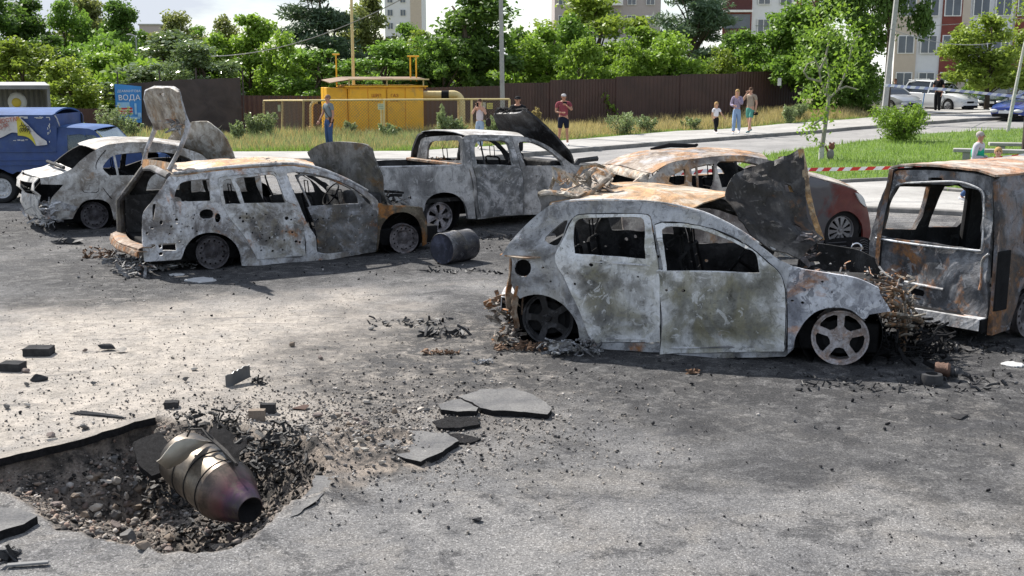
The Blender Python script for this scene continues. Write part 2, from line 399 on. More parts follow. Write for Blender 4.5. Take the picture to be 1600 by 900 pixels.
    hh = t.math('ADD', t.math('MULTIPLY', n3, .6), t.math('MULTIPLY', hs.outputs[1], .35)); hh = t.math('ADD', hh, t.math('MULTIPLY', t.noise(c, 14, 8, .8, 0, 3), 1.1))
    t.fin(col, t.ramp(n2, [(.3, .78), (.7, .97)]), 0, t.bump(hh, .7, .022), spec=.25)
    o = link('parking_lot', me, t.m); tag(o, 'grey asphalt car park blackened around burnt cars and dusted pale near the crater', 'car park', kind='structure')
lot()
def gz(x, y): return gh(x, y) if (3.6 < y < 31.5 and -34 < x < 17) else T(x, y)
# far terrain
def terrain():
    xs = np.concatenate([np.linspace(-700, -40, 12), np.linspace(-36, 60, 60), np.linspace(70, 700, 12)]); ys = np.concatenate([[-60, 0, 3], np.linspace(5, 90, 50), np.linspace(100, 1500, 12)])
    P = [[(x, y, T(x, y) - .03 - (.9 if (abs(x) < 33 and 3 < y < 31 and x < 16) else 0)) for x in xs] for y in ys]
    t = NT('rough_grass_soil'); c = t.coord(); n = t.noise(c, .8, 8, .7); n2 = t.noise(c, 9, 6, .75, 0, 3)
    col = t.mix(t.ramp(n, [(.4, 0), (.6, 1)]), (.11, .13, .045), (.24, .20, .10)); col = t.mix(.8, col, t.ramp(n2, [(.3, .5), (.7, 1.4)]), 'MULTIPLY')
    m = t.fin(col, .95, 0, t.bump(n2, .8, .08))
    tag(MB().grid(P).build('ground', m), 'rough grassy ground running back to the trees', 'ground', kind='structure')
terrain()
def poly_ground(name, pts, z, mat, step=1.2, label=None, cat=None, kind='structure', topoff=0):
    P = [(p[0], p[1]) for p in pts]
    ol = smooth_poly([(p[0], p[1], 1) for p in P], step); V, Tt = cdt(ol, [], step * 1.3)
    mb = MB().add([(x, y, T(x, y) + z) for x, y in V], Tt)
    return tag(mb.build(name, mat), label, cat, kind=kind)
def asphalt(name, a, b, sc=1):
    t = NT(name); c = t.coord(); n = t.noise(c, .5 * sc, 8, .65, .3); n2 = t.noise(c, 30, 5, .75, 0, 2); n3 = t.noise(c, 3, 7, .7, 0, 6)
    col = t.mix(t.ramp(n, [(.38, 0), (.62, 1)]), a, b); col = t.mix(.6, col, t.ramp(n2, [(.3, .7), (.7, 1.25)]), 'MULTIPLY'); col = t.mix(.5, col, t.ramp(n3, [(.35, .75), (.65, 1.15)]), 'MULTIPLY')
    return t.fin(col, .9, 0, t.bump(n2, .5, .01), spec=.25)
ROADM = asphalt('worn_road_asphalt', (.21, .205, .20), (.30, .29, .28)); PAVE = asphalt('pale_pavement', (.30, .29, .275), (.40, .39, .37)); KERBM = asphalt('kerb_concrete', (.16, .155, .145), (.27, .26, .245), 3)
# far kerb line of the street, then the pavement behind it
kerb_px = [(-900, 254), (-300, 255), (380, 255), (640, 256), (740, 253), (820, 246), (900, 239), (1060, 225.5), (1220, 213), (1330, 204), (1480, 193), (1600, 187)]
kerb = [G(*p) for p in kerb_px]; kerb.append(kerb[-1] + (kerb[-1] - kerb[-2]).normalized() * 30)
back_px = [(-900, 240), (-300, 242), (380, 243), (640, 242), (740, 236), (820, 229), (900, 223), (1060, 209), (1220, 198), (1330, 190.5), (1480, 182), (1600, 177)]
back = [G(*p) for p in back_px]; back.append(back[-1] + (back[-1] - back[-2]).normalized() * 30)
near_px = [(1700, 196), (1600, 203), (1490, 208), (1400, 214), (1340, 224), (1260, 234), (1190, 246), (1150, 262), (1120, 285)]
near = [G(*p) for p in near_px]
far_right = Vector((60, near[0].y + 5, 0))
road_poly = [(-80, 31.4)] + [(-80, kerb[0].y)] + [(p.x, p.y) for p in kerb] + [(70, 84)] + [(75, 60)] + [(near[0].x + 10, near[0].y + 6)] + [(p.x, p.y) for p in near] + [(near[-1].x, 31.4 if near[-1].y > 31.4 else near[-1].y)]
# the street sheet also runs under the edge of the lot
road_poly = [(-80, 30.5), (-80, kerb[0].y)] + [(p.x, p.y) for p in kerb] + [(72, kerb[-1].y - 2), (72, 50)] + [(p.x, p.y) for p in near] + [(9.6, 26), (16.9, 25.5), (16.9, 30.5)][:0] + [(near[-1].x + .2, 30.5)]
if near[-1].y < 30.5: road_poly = [p for p in road_poly if p != (near[-1].x + .2, 30.5)] + [(near[-1].x - .4, 30.5)]
poly_ground('road', road_poly, .012, ROADM, 1.6, 'worn grey asphalt street climbing to the right behind the burnt cars', 'road')
sw = [(p.x, p.y) for p in kerb] + [(p.x, p.y) for p in back[::-1]]
poly_ground('pavement', sw, .125, PAVE, 1.0, 'pale pavement along the far side of the street', 'pavement')
def kerbstone(line, name, label, z0=0, h=.14, w=.16, side=1):
    mb = MB(); P = [Vector((p.x, p.y)) for p in line]; rows = []
    for i, p in enumerate(P):
        d = (P[min(i + 1, len(P) - 1)] - P[max(i - 1, 0)]).normalized(); nrm = Vector((-d.y, d.x)) * side; t = T(p.x, p.y) + z0
        a = p; b = p + nrm * w
        rows.append([(a.x, a.y, t - .1), (a.x, a.y, t + h - .02), (a.x + nrm.x * .02, a.y + nrm.y * .02, t + h), (b.x, b.y, t + h), (b.x, b.y, t - .1)])
    mb.grid(rows); return tag(mb.build(name, KERBM, ang=30), label, 'kerb', kind='structure')
def dens(line, step=1.0):
    out = []
    for a, b in zip(line, line[1:]):
        k = max(1, int((b - a).length / step)); out += [a + (b - a) * (i / k) for i in range(k)]
    return out + [line[-1]]
kerbstone(dens(kerb), 'kerb', 'concrete kerb of the far pavement')
# near green verge and the paved patch in front of it
GRASSM = None
t = NT('lawn_soil'); c = t.coord(); n = t.noise(c, 1.4, 8, .7); n2 = t.noise(c, 25, 5, .75, 0, 3)
col = t.mix(t.ramp(n, [(.4, 0), (.6, 1)]), (.07, .14, .02), (.15, .21, .045)); col = t.mix(.8, col, t.ramp(n2, [(.3, .5), (.7, 1.5)]), 'MULTIPLY')
LAWN = t.fin(col, .95, 0, t.bump(n2, .9, .05))
vnear_px = [(1255, 292), (1330, 287), (1390, 284), (1470, 300), (1540, 306), (1600, 312), (1750, 318)]
vnear = [G(*p) for p in vnear_px]
verge_poly = [(p.x, p.y) for p in near[::-1]][1:] + [(72, 49.5), (72, vnear[-1].y)] + [(p.x, p.y) for p in vnear[::-1]]
poly_ground('verge', verge_poly, .05, LAWN, 1.0, 'bright green grass verge between the car park and the street', 'verge')
kerbstone(dens(vnear), 'kerb', 'concrete kerb along the near side of the green verge', h=.1)
pk_px = [(1265, 327), (1330, 330), (1440, 334), (1560, 341), (1800, 352)]
pk = [G(*p) for p in pk_px]
kerbstone(dens(pk), 'kerb', 'low kerb step in the paved strip seen through the van windows', h=.09)
poly_ground('path', [(p.x, p.y) for p in pk] + [(72, pk[-1].y + 1), (72, vnear[-1].y)] + [(p.x, p.y) for p in vnear[::-1]], .03, PAVE, 1.0, 'grey paved strip between the green verge and the car park', 'path')
poly_ground('parking_bay', [tuple(G(*p))[:2] for p in ((1362, 184), (1480, 181), (1600, 176), (1750, 170), (1750, 150), (1600, 152), (1480, 158), (1370, 165))], .135, PAVE, 1.0, 'pale paved bay where the cars beyond the tape are parked', 'parking bay')
# ============================================================ burnt vehicles: shared tools
BLACK = paint('charred_black', (.014, .014, .015), .9, var=.4, scale=8, bump=.5)
RUST = burn('rusty_steel', ash=(.35, .29, .23), mid=(.20, .125, .08), soot=(.05, .032, .022), rust=(.30, .13, .045), a=.52, r=.55, tw=.3, tint=(.42, .36, .29), scale=2.5)
RIMM = burn('scorched_rim', ash=(.20, .185, .19), mid=(.11, .10, .105), soot=(.03, .028, .03), rust=(.14, .08, .05), a=.5, r=.6, tw=0, scale=2, rough=.5)
ASHM = burn('pale_ash_metal', a=.72, r=.64, seed=9)
class Frame:
    def __init__(s, rear, front=None, far=None, W=1.7, z0=0, T0=False):
        g = lambda p: (G(p[0], p[1], z0) if T0 else (CAMP + ray(*p) * ((H - z0) / -ray(*p).z)))
        s.o = g(rear)
        if front: d = g(front) - s.o; d.z = 0; s.L = d.length; s.u = d.normalized()
        else:
            d = g(far) - s.o; d.z = 0; s.W = d.length; s.u = Vector((d.y, -d.x, 0)).normalized(); s.L = 2.6
        s.W = W if front else s.W
        s.v = Vector((-s.u.y, s.u.x, 0)); s.rz = math.atan2(s.u.y, s.u.x)
        s.M = Matrix.Rotation(-s.rz, 3, 'Z'); s.c = s.M @ (CAMP - s.o)
    def ray(s, p): return s.M @ ray(p[0], p[1])
    def on(s, p, off):          # px -> local point on v = off(u,z)
        r = s.ray(p); v = 0.0
        f = off if callable(off) else (lambda u, z: off)
        for _ in range(14):
            t = (v - s.c.y) / r.y; q = s.c + r * t; v = .4 * v + .6 * f(q.x, q.z)
        t = (v - s.c.y) / r.y; return s.c + r * t
    def pt(s, x, y, v=0.0): return s.on((x, y), v)
    def gnd(s, p, z=0):
        r = s.ray(p); return s.c + r * ((z - s.c.z) / r.z)
    def hit(s, p, n, d0):
        r = s.ray(p); return s.c + r * ((d0 - s.c.dot(n)) / r.dot(n))
def crump(x, y, s, k=3.0): return fbm(x * k, y * k, s * 3.3, 4)
def side(fr, name, outline, off, mat, parent, holes=(), pits=(), h=.055, dent=.014, thick=.02, dv=0.0, seed=0, step=None, inner=True, mirror=None, open_=None, label=None, k=2.6):
    step = step or 6
    o2 = [tuple(fr.on(p, off))[0::2] for p in smooth_poly(outline, step)]
    hs = [[tuple(fr.on(p, off))[0::2] for p in smooth_poly(hh, step)] for hh in holes]
    for (px, py, rad) in pits:
        c = fr.on((px, py), off); hs.append(circ((c.x, c.z), rad * rng.uniform(.8, 1.25), rad * rng.uniform(.7, 1.2), 7, rng.uniform(0, 3)))
    V, Tt = cdt(o2, hs, h)
    B_ = np.array([p for L_ in [o2] + hs[:len(holes)] for p in L_]); rimv = np.clip(1 - np.sqrt(np.min(((V[:, None, :] - B_[None]) ** 2).sum(2), 1)) / .16, 0, 1)
    def crease(x, z):
        a_ = 1 - abs(fbm(x * 1.9, z * 2.3, seed * 1.7 + 5, 2)) * 3.2; return max(0, a_) ** 2
    def place(mir=False):
        vs = []
        for x, z in V:
            v = off(x, z) + dv + dent * crump(x, z, seed + (50 if mir else 0), k) + dent * .35 * crump(x, z, seed + 7, 9)
            v -= dent * 1.1 * crease(x, z)
            if open_: hx, ang = open_; v += -(x - hx) * math.tan(ang) if x < hx else 0
            vs.append((x, fr.W - v, z) if mir else (x, v, z))
        return vs
    mats = [mat, SOOT] if inner else mat
    mb = MB().add(place(), Tt); o = mb.build(name, mats, parent, solid=thick, soff=-1, inner=inner)
    at = o.data.attributes.new('rim', 'FLOAT', 'POINT')
    if len(at.data) == len(rimv): at.data.foreach_set('value', rimv.astype(np.float32))
    if label: o['label'] = label
    if mirror:
        MB().add(place(True), [t[::-1] for t in Tt]).build(name, [mirror, SOOT], parent, solid=thick, soff=-1, inner=True)
    return o
def plate(fr, name, refs, outline, mat, parent, holes=(), pits=(), h=.06, dent=.02, bulge=0.0, thick=.012, seed=0, inner=None, step=7, k=2.5, label=None, soff=0, fold=None):
    a, b, c = [Vector(r_) for r_ in refs]; n = (b - a).cross(c - a).normalized()
    if n.dot(fr.c - a) < 0: n = -n
    e1 = (b - a).normalized(); e2 = n.cross(e1); d0 = a.dot(n)
    def m(p): q = fr.hit(p, n, d0) - a; return (q.dot(e1), q.dot(e2))
    o2 = [m(p) for p in smooth_poly(outline, step)]; hs = [[m(p) for p in smooth_poly(hh, step)] for hh in holes]
    for (px, py, rad) in pits: hs.append(circ(m((px, py)), rad, rad, 7, rng.uniform(0, 3)))
    V, Tt = cdt(o2, hs, h); cx, cy = V.mean(0); rr = np.abs(V - [cx, cy]).max(0)
    vs = []
    for x, y in V:
        q = 1 - min(1, ((x - cx) / rr[0]) ** 2 + ((y - cy) / rr[1]) ** 2)
        d = bulge * q + dent * crump(x, y, seed, k) + dent * .4 * crump(x, y, seed + 3, 8)
        if fold: d += fold(x - cx, y - cy)
        vs.append(a + e1 * x + e2 * y + n * d)
    # keep the winding towards the camera
    t0 = Tt[0]; A, B, C_ = [Vector(vs[i]) for i in t0]
    if (B - A).cross(C_ - A).dot(n) < 0: Tt = [t[::-1] for t in Tt]
    o = MB().add(vs, Tt).build(name, [mat, inner] if inner else mat, parent, solid=thick, soff=soff, inner=bool(inner))
    if label: o['label'] = label
    return o
def roof(fr, name, edge, off, mat, parent, crown=.06, bow=(.08, .12), nv=18, dent=.015, seed=0, rise=.004, thick=.012, sag=None, step=14, inset=.0, holes=None):
    E = [fr.on(p, off) for p in smooth_poly(edge, step, False)]; n = len(E); P = []
    for i, e in enumerate(E):
        t = i / (n - 1); row = []
        for j in range(nv + 1):
            w = j / nv; q = 4 * w * (1 - w); qq = 1 - (1 - q) ** 1.6
            x = e.x + (-bow[0] * (1 - t) ** 3 + bow[1] * t ** 3) * q; v = e.y + inset + (fr.W - 2 * e.y - 2 * inset) * w
            z = e.z + rise + crown * qq + dent * crump(x, v, seed, 1.8) * min(1, q * 3) + dent * .4 * crump(x, v, seed + 5, 7)
            if sag: z += sag(x, v) * min(1, q * 2)
            row.append((x, v, z))
        P.append(row)
    mb = MB().grid(P); mb.f = [f[::-1] for f in mb.f]
    if holes: mb.f = [f for f in mb.f if not holes(*(sum(mb.v[i][a] for i in f) / 4 for a in (0, 1)))]; mb.mi = [0] * len(mb.f)
    return mb.build(name, [mat, SOOT], parent, solid=thick, soff=-1, inner=True)
def disc_holes(kind, r):
    if kind == 'steel': return [circ((.70 * r * math.cos(2 * math.pi * i / 14), .70 * r * math.sin(2 * math.pi * i / 14)), .062 * r, .062 * r, 8) for i in range(14)]
    n = 5 if kind == 'five' else 10 if kind == 'ten' else 6; hs = []
    for i in range(n):
        a0 = 2 * math.pi * i / n + (math.pi / 2 if kind == 'five' else .1); w = 2 * math.pi / n; g = {'five': .36, 'ten': .3, 'six': .3}[kind] * w
        L = [(.80, g), (.84, w / 2), (.80, w - g), (.30, w - g * .98 * 1.05), (.26, w / 2), (.30, g * 1.0)]
        if kind == 'five': L = [(.80, .16), (.845, .3), (.85, w / 2), (.845, w - .3), (.80, w - .16), (.42, w - .27), (.36, w / 2), (.42, .27)]
        hs.append([(r * rr * math.cos(a0 + aa), r * rr * math.sin(a0 + aa)) for rr, aa in L])
    return hs
def wheel(parent, x, v, r, kind='steel', side_=-1, mat=None, tyre=0, lean=0, zc=None, w=.17, tyremat=None, turn=0, part='wheel', phase=0):
    """side_ -1: outer face towards -v (near side). Local origin at the hub."""
    mat = mat or RIMM
    out = circ((0, 0), .90 * r, .90 * r, 40); hs = disc_holes(kind, r)
    V, Tt = cdt(out, hs, r * .16)
    def dep(rr):
        rr /= r
        if kind == 'steel': return (.035 if rr > .82 else .02 + .025 * sstep(.5, .58, rr) * (1 - sstep(.76, .82, rr)) * -1 + (.03 * sstep(.2, .34, rr)) ) if rr > .16 else .004
        return .03 - .022 * (1 - rr) if rr > .2 else .018
    mb = MB(); ca, sa = math.cos(phase), math.sin(phase)
    vs = [((a * ca - b * sa), -side_ * (-dep(math.hypot(a, b)) * -1), (a * sa + b * ca)) for a, b in V]
    mb.add(vs, Tt if side_ < 0 else [t[::-1] for t in Tt])
    back = [(p[0], p[1] + (-side_) * .022, p[2]) for p in vs]; mb.add(back, [t[::-1] for t in Tt] if side_ < 0 else Tt)
    # rims of holes
    M = Matrix.Rotation(R(90) * (1 if side_ < 0 else -1), 3, 'X')       # lathe axis Z -> outward... h grows inward
    Mx = Matrix(((1, 0, 0), (0, 0, -side_), (0, 1, 0)))
    mb.lathe([(.89 * r, .034), (.93 * r, .006), (.99 * r, 0), (r, .006), (.985 * r, .018), (.93 * r, .03), (.90 * r, .07), (.88 * r, w - .02), (.99 * r, w), (.97 * r, w), (.85 * r, w - .03), (.86 * r, .07), (.89 * r, .034)], 40, Mx)
    mb.lathe([(.0, .0), (.10 * r, .002), (.14 * r, .02)], 14, Mx)
    o = mb.build(part, mat, parent, ang=35)
    o.location = (x, v, zc if zc else r + tyre); o.rotation_euler = (0, lean, turn)
    hb = MB().lathe([(0, .06), (.62 * r, .062), (.62 * r, .078), (.3 * r, .085), (.3 * r, w), (0, w)], 24, Mx); hb.build('brake_disc', BLACK, o)
    if tyre:
        R1 = r + tyre; MB().lathe([(.97 * r, .0), (r + tyre * .35, -.022), (R1 - .02, -.015), (R1, .012), (R1 + .002, w * .5), (R1, w - .012), (R1 - .02, w + .015), (r + tyre * .35, w + .02), (.97 * r, w)], 44, Mx).build('tyre', tyremat or BLACK, o)
    return o
def seatframe(parent, x, v, z=.28, hgt=.62, mat=None, back=-1, head=True):
    mb = MB(); w = .42
    mb.tube([(x - .05, v, z), (x + back * .18, v, z + hgt), (x + back * .18, v + .06, z + hgt + .02), (x + back * .18, v + w - .06, z + hgt + .02), (x + back * .18, v + w, z + hgt), (x - .05, v + w, z)], .018, 6)
    for k in range(4): zz = z + hgt * (.2 + .2 * k); mb.tube([(x + back * .18 * (zz - z) / hgt - .03, v, zz), (x + back * .18 * (zz - z) / hgt - .03, v + w, zz)], .006, 5)
    mb.tube([(x - .03, v, z), (x + .42, v, z + .05), (x + .42, v + w, z + .05), (x - .03, v + w, z)], .018, 6)
    for k in range(5): mb.tube([(x, v + w * (k + .5) / 5, z + .02), (x + .4, v + w * (k + .5) / 5, z + .05)], .006, 5)
    mb.box((x + .2, v + w / 2, z - .06), (.4, w, .06))
    if head: mb.tube([(x + back * .18, v + .13, z + hgt), (x + back * .2, v + .13, z + hgt + .2), (x + back * .2, v + .27, z + hgt + .2), (x + back * .18, v + .27, z + hgt)], .008, 6)
    return mb.build('seat_frame', mat or BLACK, parent)
def steer(parent, x, v, z=.72):
    mb = MB(); c = Vector((x, v, z)); ax = Vector((-.8, 0, .55)).normalized(); e1 = Vector((0, 1, 0)); e2 = ax.cross(e1)
    pts = [c + (e1 * math.cos(t) + e2 * math.sin(t)) * .18 for t in [2 * math.pi * k / 20 for k in range(21)]]
    mb.tube(pts, .011, 6); mb.tube([c - e1 * .18, c, c + e1 * .18], .01, 5); mb.tube([c, c - ax * .5], .02, 6)
    return mb.build('steering_wheel', BLACK, parent)
def scrap(mb, c, sz, n, seed=0, plates=.6, s=(.04, .14)):
    rg = random.Random(seed)
    for _ in range(n):
        p = Vector(c) + Vector((rg.uniform(-1, 1) * sz[0], rg.uniform(-1, 1) * sz[1], rg.uniform(0, 1) * sz[2]))
        L = rg.uniform(*s); a = Vector((rg.gauss(0, 1), rg.gauss(0, 1), rg.gauss(0, .5))).normalized(); b = a.orthogonal().normalized(); b = (b + a.cross(b) * rg.uniform(-1, 1)).normalized()
        if rg.random() < plates:
            q = a.cross(b) * L * rg.uniform(.05, .5); w = b * L * rg.uniform(.08, .38)
            P = [[p - a * L - w, p - a * L * .3 - w * .8 + q, p + a * L - w * .7], [p - a * L + w * .6, p + w * .9 + q * .6, p + a * L + w * .5]]
            mb.grid(P); k = len(mb.v) - 6
            off = a.cross(b).normalized() * .006
            mb.grid([[x - off for x in P[0]][::-1], [x - off for x in P[1]][::-1]])
        else:
            mb.tube([p - a * L, p + b * L * .3, p + a * L + b * L * rg.uniform(-.3, .4)], rg.uniform(.004, .014), 5)
    return mb
def under(parent, x0, x1, v0, v1, z0=.1, z1=.34, mat=None):
    return MB().box(((x0 + x1) / 2, (v0 + v1) / 2, (z0 + z1) / 2), (x1 - x0, v1 - v0, z1 - z0)).build('floor_pan', mat or BLACK, parent, bevel=.02)
def pipe_px(fr, pts, r, mb, n=7, flat=1.0): # pts (px,py,v)
    return mb.tube([fr.pt(*p) for p in pts], r, n, flat)
def text_mesh(name, cu):
    o = bpy.data.objects.new(name + '_tmp', cu); COL.objects.link(o)
    me = bpy.data.meshes.new_from_object(o); bpy.data.objects.remove(o); bpy.data.curves.remove(cu); me.materials.clear()
    q = bpy.data.objects.new(name, me); COL.objects.link(q); return q
def carthing(fr, name, label, cat, group='burnt-out cars left where they stood'):
    return thing(name, label, cat, tuple(fr.o), fr.rz, group)
# ============================================================ 1. hatchback in front
def hatchback():
    fr = Frame((853, 541), (1310, 573), W=1.66); L = fr.L
    Q4, Q5, Q6 = Zc(740, 280, 2.8133), Zc(1000, 280, 2.8133), Zc(1120, 220, 2.3684)
    t = carthing(fr, 'hatchback', 'burnt ash-white hatchback nearest the camera with buckled open bonnet and five spoke rims', 'car')
    def off(u, z):
        v = .0 + max(0, z - .84) * .34 + max(0, .30 - z) * .12
        v += .28 * max(0, -u - .25) ** 1.6 + .30 * max(0, u - L - .15) ** 1.7
        return v
    ash = burn('hatchback_shell', ash=(.40, .41, .43), mid=(.17, .172, .18), a=.54, rim=.10, r=.66, seed=1, flake=.0, tw=.3)
    fen = burn('hatchback_fender', ash=(.56, .58, .63), mid=(.24, .25, .29), a=.80, r=.66, seed=4, flake=1.0, tw=.1)
    dr = burn('hatchback_door', ash=(.60, .61, .62), mid=(.26, .26, .235), soot=(.06, .058, .05), a=.58, r=.69, seed=2, tint=(.27, .255, .17), tw=.65, scale=1.0, rim=.20)
    dr2 = burn('hatchback_rear_door', ash=(.62, .63, .64), mid=(.26, .26, .25), soot=(.06, .058, .05), a=.56, r=.72, seed=6, tint=(.27, .255, .17), tw=.6, scale=1.1, rim=.22)
    rf = burn('hatchback_roof', ash=(.50, .46, .40), mid=(.34, .27, .19), soot=(.16, .12, .09), rust=(.40, .23, .11), a=.56, r=.52, seed=3, tint=(.55, .40, .26), tw=.8)
    roofline = [(850, 327), (864, 319), (896, 314), (953, 313), (1000, 315), (1040, 319), (1075, 326), (1107, 336), (1149, 357), (1185, 381), (1213, 403), (1238, 416)]
    shell = roofline + [(1262, 422), (1302, 428), (1340, 435), (1373, 450, 1), (1392, 486, 1), (1358, 491, 1), (1350, 499), (1331, 485), (1306, 480), (1277, 486), (1256, 504), (1243, 527), (1239, 546, 1), (1227, 557, 1), (1107, 559), (1035, 551), (934, 544), (906, 532, 1), (902, 508), (889, 486), (871, 470), (847, 460), (826, 461), (813, 466, 1), (804, 454), (799, 440), (800, 422), (799, 404), (784, 399, 1), (799, 376), (825, 348)]
    rdo = [(894, 345), (903, 336), (950, 334), (1012, 335), (1018, 345), (1027, 405), (1031, 440), (1032, 534, 1), (934, 534, 1), (922, 523), (905, 482), (880, 432), (868, 404), (880, 375)]
    fdo = [(1024, 351, 1), (1040, 347), (1092, 352), (1135, 366), (1170, 385), (1199, 409), (1217, 426), (1226, 450), (1227, 500), (1225, 547, 1), (1125, 550), (1032, 552, 1), (1035, 493), (1026, 423, 1), (1037, 420, 1)]
    def shrink(P, k, cx=None):
        c = np.mean([p[:2] for p in P], 0); return [(c[0] + (p[0] - c[0]) * k, c[1] + (p[1] - c[1]) * k) + tuple(p[2:]) for p in P]
    qwin = Q4([(312, 268), (330, 240), (400, 181), (414, 180), (404, 215), (368, 290)]); tank = circ((817, 419), 13, 14, 14)
    # fender separate from the rear of the shell: cut at the door gap
    side(fr, 'body_shell', [p for p in roofline] + [(1234, 424), (1229, 450), (1229, 500), (1228, 548, 1)] + shell[22:], off, ash, t, holes=[shrink(rdo, 1.012), shrink(fdo, 1.012), qwin, tank],
         pits=[(849, 418, .014), (1028, 401, .014), (876, 500, .012), (860, 440, .01)], dent=.016, thick=.03, seed=1, mirror=SOOT)
    fo = [(1232, 418), (1262, 422), (1302, 428), (1340, 435), (1373, 450, 1), (1392, 486, 1), (1358, 491, 1), (1350, 499), (1331, 485), (1306, 480), (1277, 486), (1256, 504), (1243, 527), (1239, 546, 1), (1231, 552, 1), (1231, 500), (1230, 455)]
    side(fr, 'fender', fo, off, fen, t, holes=[Q6([(602, 556), (622, 548), (640, 560), (646, 590), (640, 612), (620, 590)])], pits=[(1254, 473, .013), (1300, 456, .01), (1285, 440, .012), (1375, 470, .008), (1238, 470, .012)], dent=.008, thick=.03, dv=-.006, seed=2, mirror=SOOT)
    side(fr, 'door', rdo, off, dr2, t, holes=[Q4([(445, 325, 1), (441, 255), (450, 188), (482, 170), (738, 166), (756, 195), (757, 350, 1)])], pits=[(886.5, 427, .011), (898, 443.6, .013), (924, 413.5, .018), (940, 409, .02), (997, 432, .009), (1011, 496, .006), (912, 430, .008), (975, 452, .006)], dent=.026, thick=.02, dv=-.014, seed=3, mirror=SOOT, k=3.4, label='crumpled rear door with its upper edge bent outwards')
    side(fr, 'door', fdo, off, dr, t, holes=[Q5([(120, 400, 1), (99, 220), (116, 207), (250, 215), (350, 250), (450, 295), (508, 325), (526, 410, 1)])], pits=[(1041.6, 453, .017), (1068, 454, .015), (1083, 420, .006), (1208, 436, .006)], dent=.026, thick=.02, dv=-.020, seed=4, mirror=SOOT, k=2.8, label='front door with olive and rust stains')
    for P_, z_ in (([(884, 404), (940, 409), (1029, 415)], 0), ([(1036, 424), (1120, 424), (1218, 430)], 0), ([(938, 528), (985, 529), (1030, 529)], 0), ([(1036, 543), (1120, 542), (1222, 539)], 0)): MB().tube([fr.on(p, off) + Vector((0, -.014, 0)) for p in smooth_poly(P_, 8, False)], .009, 6, .5).build('door_crease', ASHM, t)
    for P_ in ([(875, 398), (889, 350), (905, 337), (950, 334), (1012, 335)], [(1024, 420), (1022, 380), (1026, 352), (1040, 347), (1092, 352), (1135, 366), (1170, 385), (1199, 409)]): MB().tube([fr.on(p, off) + Vector((0, -.006, 0)) for p in smooth_poly(P_, 8, False)], .008, 6).build('door_seal', SOOT, t)
    roof(fr, 'roof', [(858, 321), (896, 315), (953, 314), (1000, 316), (1040, 320), (1078, 328)], off, rf, t, crown=.075, bow=(.02, .26), seed=2, dent=.02)
    # gutter lip
    mb = MB(); mb.tube([fr.on(p, off) + Vector((0, .02, .004)) for p in smooth_poly([(862, 321), (896, 315), (953, 314), (1000, 316), (1040, 320), (1078, 328), (1107, 337), (1149, 358), (1185, 382)], 10, False)], .016, 8); mb.build('gutter', ASHM, t)
    # cowl, scuttle and inner wings
    A = fr.on((1213, 403), off); hood_l = [fr.on(p, off) for p in smooth_poly([(1232, 417), (1262, 422), (1302, 428), (1340, 435), (1373, 450)], 10, False)]
    MB().grid([[p for p in hood_l], [p + Vector((0, .12, -.015)) for p in hood_l], [p + Vector((0, .13, -.12)) for p in hood_l]]).build('inner_wing', fen, t, solid=.01)
    MB().grid([[(A.x + .25 * s_, A.y + (fr.W - 2 * A.y) * k / 8, A.z - .05 + .02 * math.sin(k)) for s_ in (0, .4, .7)] for k in range(9)]).build('scuttle', SOOT, t, solid=.02)
    # header of the windscreen, far pillar is part of the mirrored shell
    under(t, -.3, L + .32, .14, fr.W - .14, .1, .36); MB().box((A.x - .02, fr.W / 2, .62), (.08, fr.W - .3, .5)).build('dashboard', SOOT, t, bevel=.03)
    mb = MB(); scrap(mb, (L + .1, fr.W / 2, .38), (.42, .62, .30), 150, 5, .3, (.02, .09)); mb.build('engine', burn('engine_scrap', ash=(.3, .3, .3), a=.45, r=.56, seed=12, scale=3), t)
    MB().box((L + .02, fr.W / 2, .42), (.5, .7, .42)).build('engine_block', SOOT, t, bevel=.04)
    for x, v, hh in ((.35, .2, .58), (.35, .95, .58), (1.35, .22, .55), (1.35, 1.0, .55)): seatframe(t, x, v, .26, hh)
    MB().grid([[(.05 - .12 * k / 3, .18 + 1.3 * j / 6, .35 + .55 * k / 3) for j in range(7)] for k in range(4)]).build('rear_seat_back', SOOT, t, solid=.05)
    steer(t, 1.62, 1.02, .72)
    wheel(t, 0, .06, .245, 'five', -1, burn('sooty_alloy', ash=(.07, .07, .075), mid=(.022, .022, .024), soot=(.014, .014, .015), rust=(.05, .03, .02), a=.42, r=.7, tw=0, scale=1.4, rough=.5), phase=.3, w=.2)
    wheel(t, L, .05, .24, 'five', -1, burn('pink_grey_alloy', ash=(.44, .42, .43), mid=(.28, .23, .21), soot=(.13, .10, .09), rust=(.33, .23, .18), a=.62, r=.58, tw=0, scale=3.0, rough=.42), phase=0.0, w=.2)
    for x in (0, L): wheel(t, x, fr.W - .05, .24, 'steel', 1)
    # wheel housings
    for x in (0, L): MB().lathe([(.345, 0), (.35, .02), (.34, .32), (.0, .32)], 24, Matrix(((1, 0, 0), (0, 0, 1), (0, 1, 0)))).build('wheel_housing', BLACK, t).location = (x, .06, .27)
    # rear: tail panel, rusty bumper beam, torn pieces
    tail = [(782, 398, 1), (838, 350), (852, 328), (880, 300, 1), (800, 340), (770, 385, 1)]
    c1 = fr.on((800, 400), off); c0 = fr.on((852, 327), off)
    P = []
    for k in range(7):
        w_ = k / 6; z = .25 + (c0.z - .25) * w_; x = c1.x + (.02 if z < c1.z else (c0.x - c1.x) * (z - c1.z) / (c0.z - c1.z)); P.append((x, z))
    MB().grid([[(x + .05 * (abs(j - 5) / 5) ** 2 * 1 + .015 * crump(j, z, 3), .14 + (fr.W - .28) * j / 10, z) for j in range(11)] for x, z in P if z < .72]).build('tail_panel', [RUST, SOOT], t, solid=.015, inner=True)
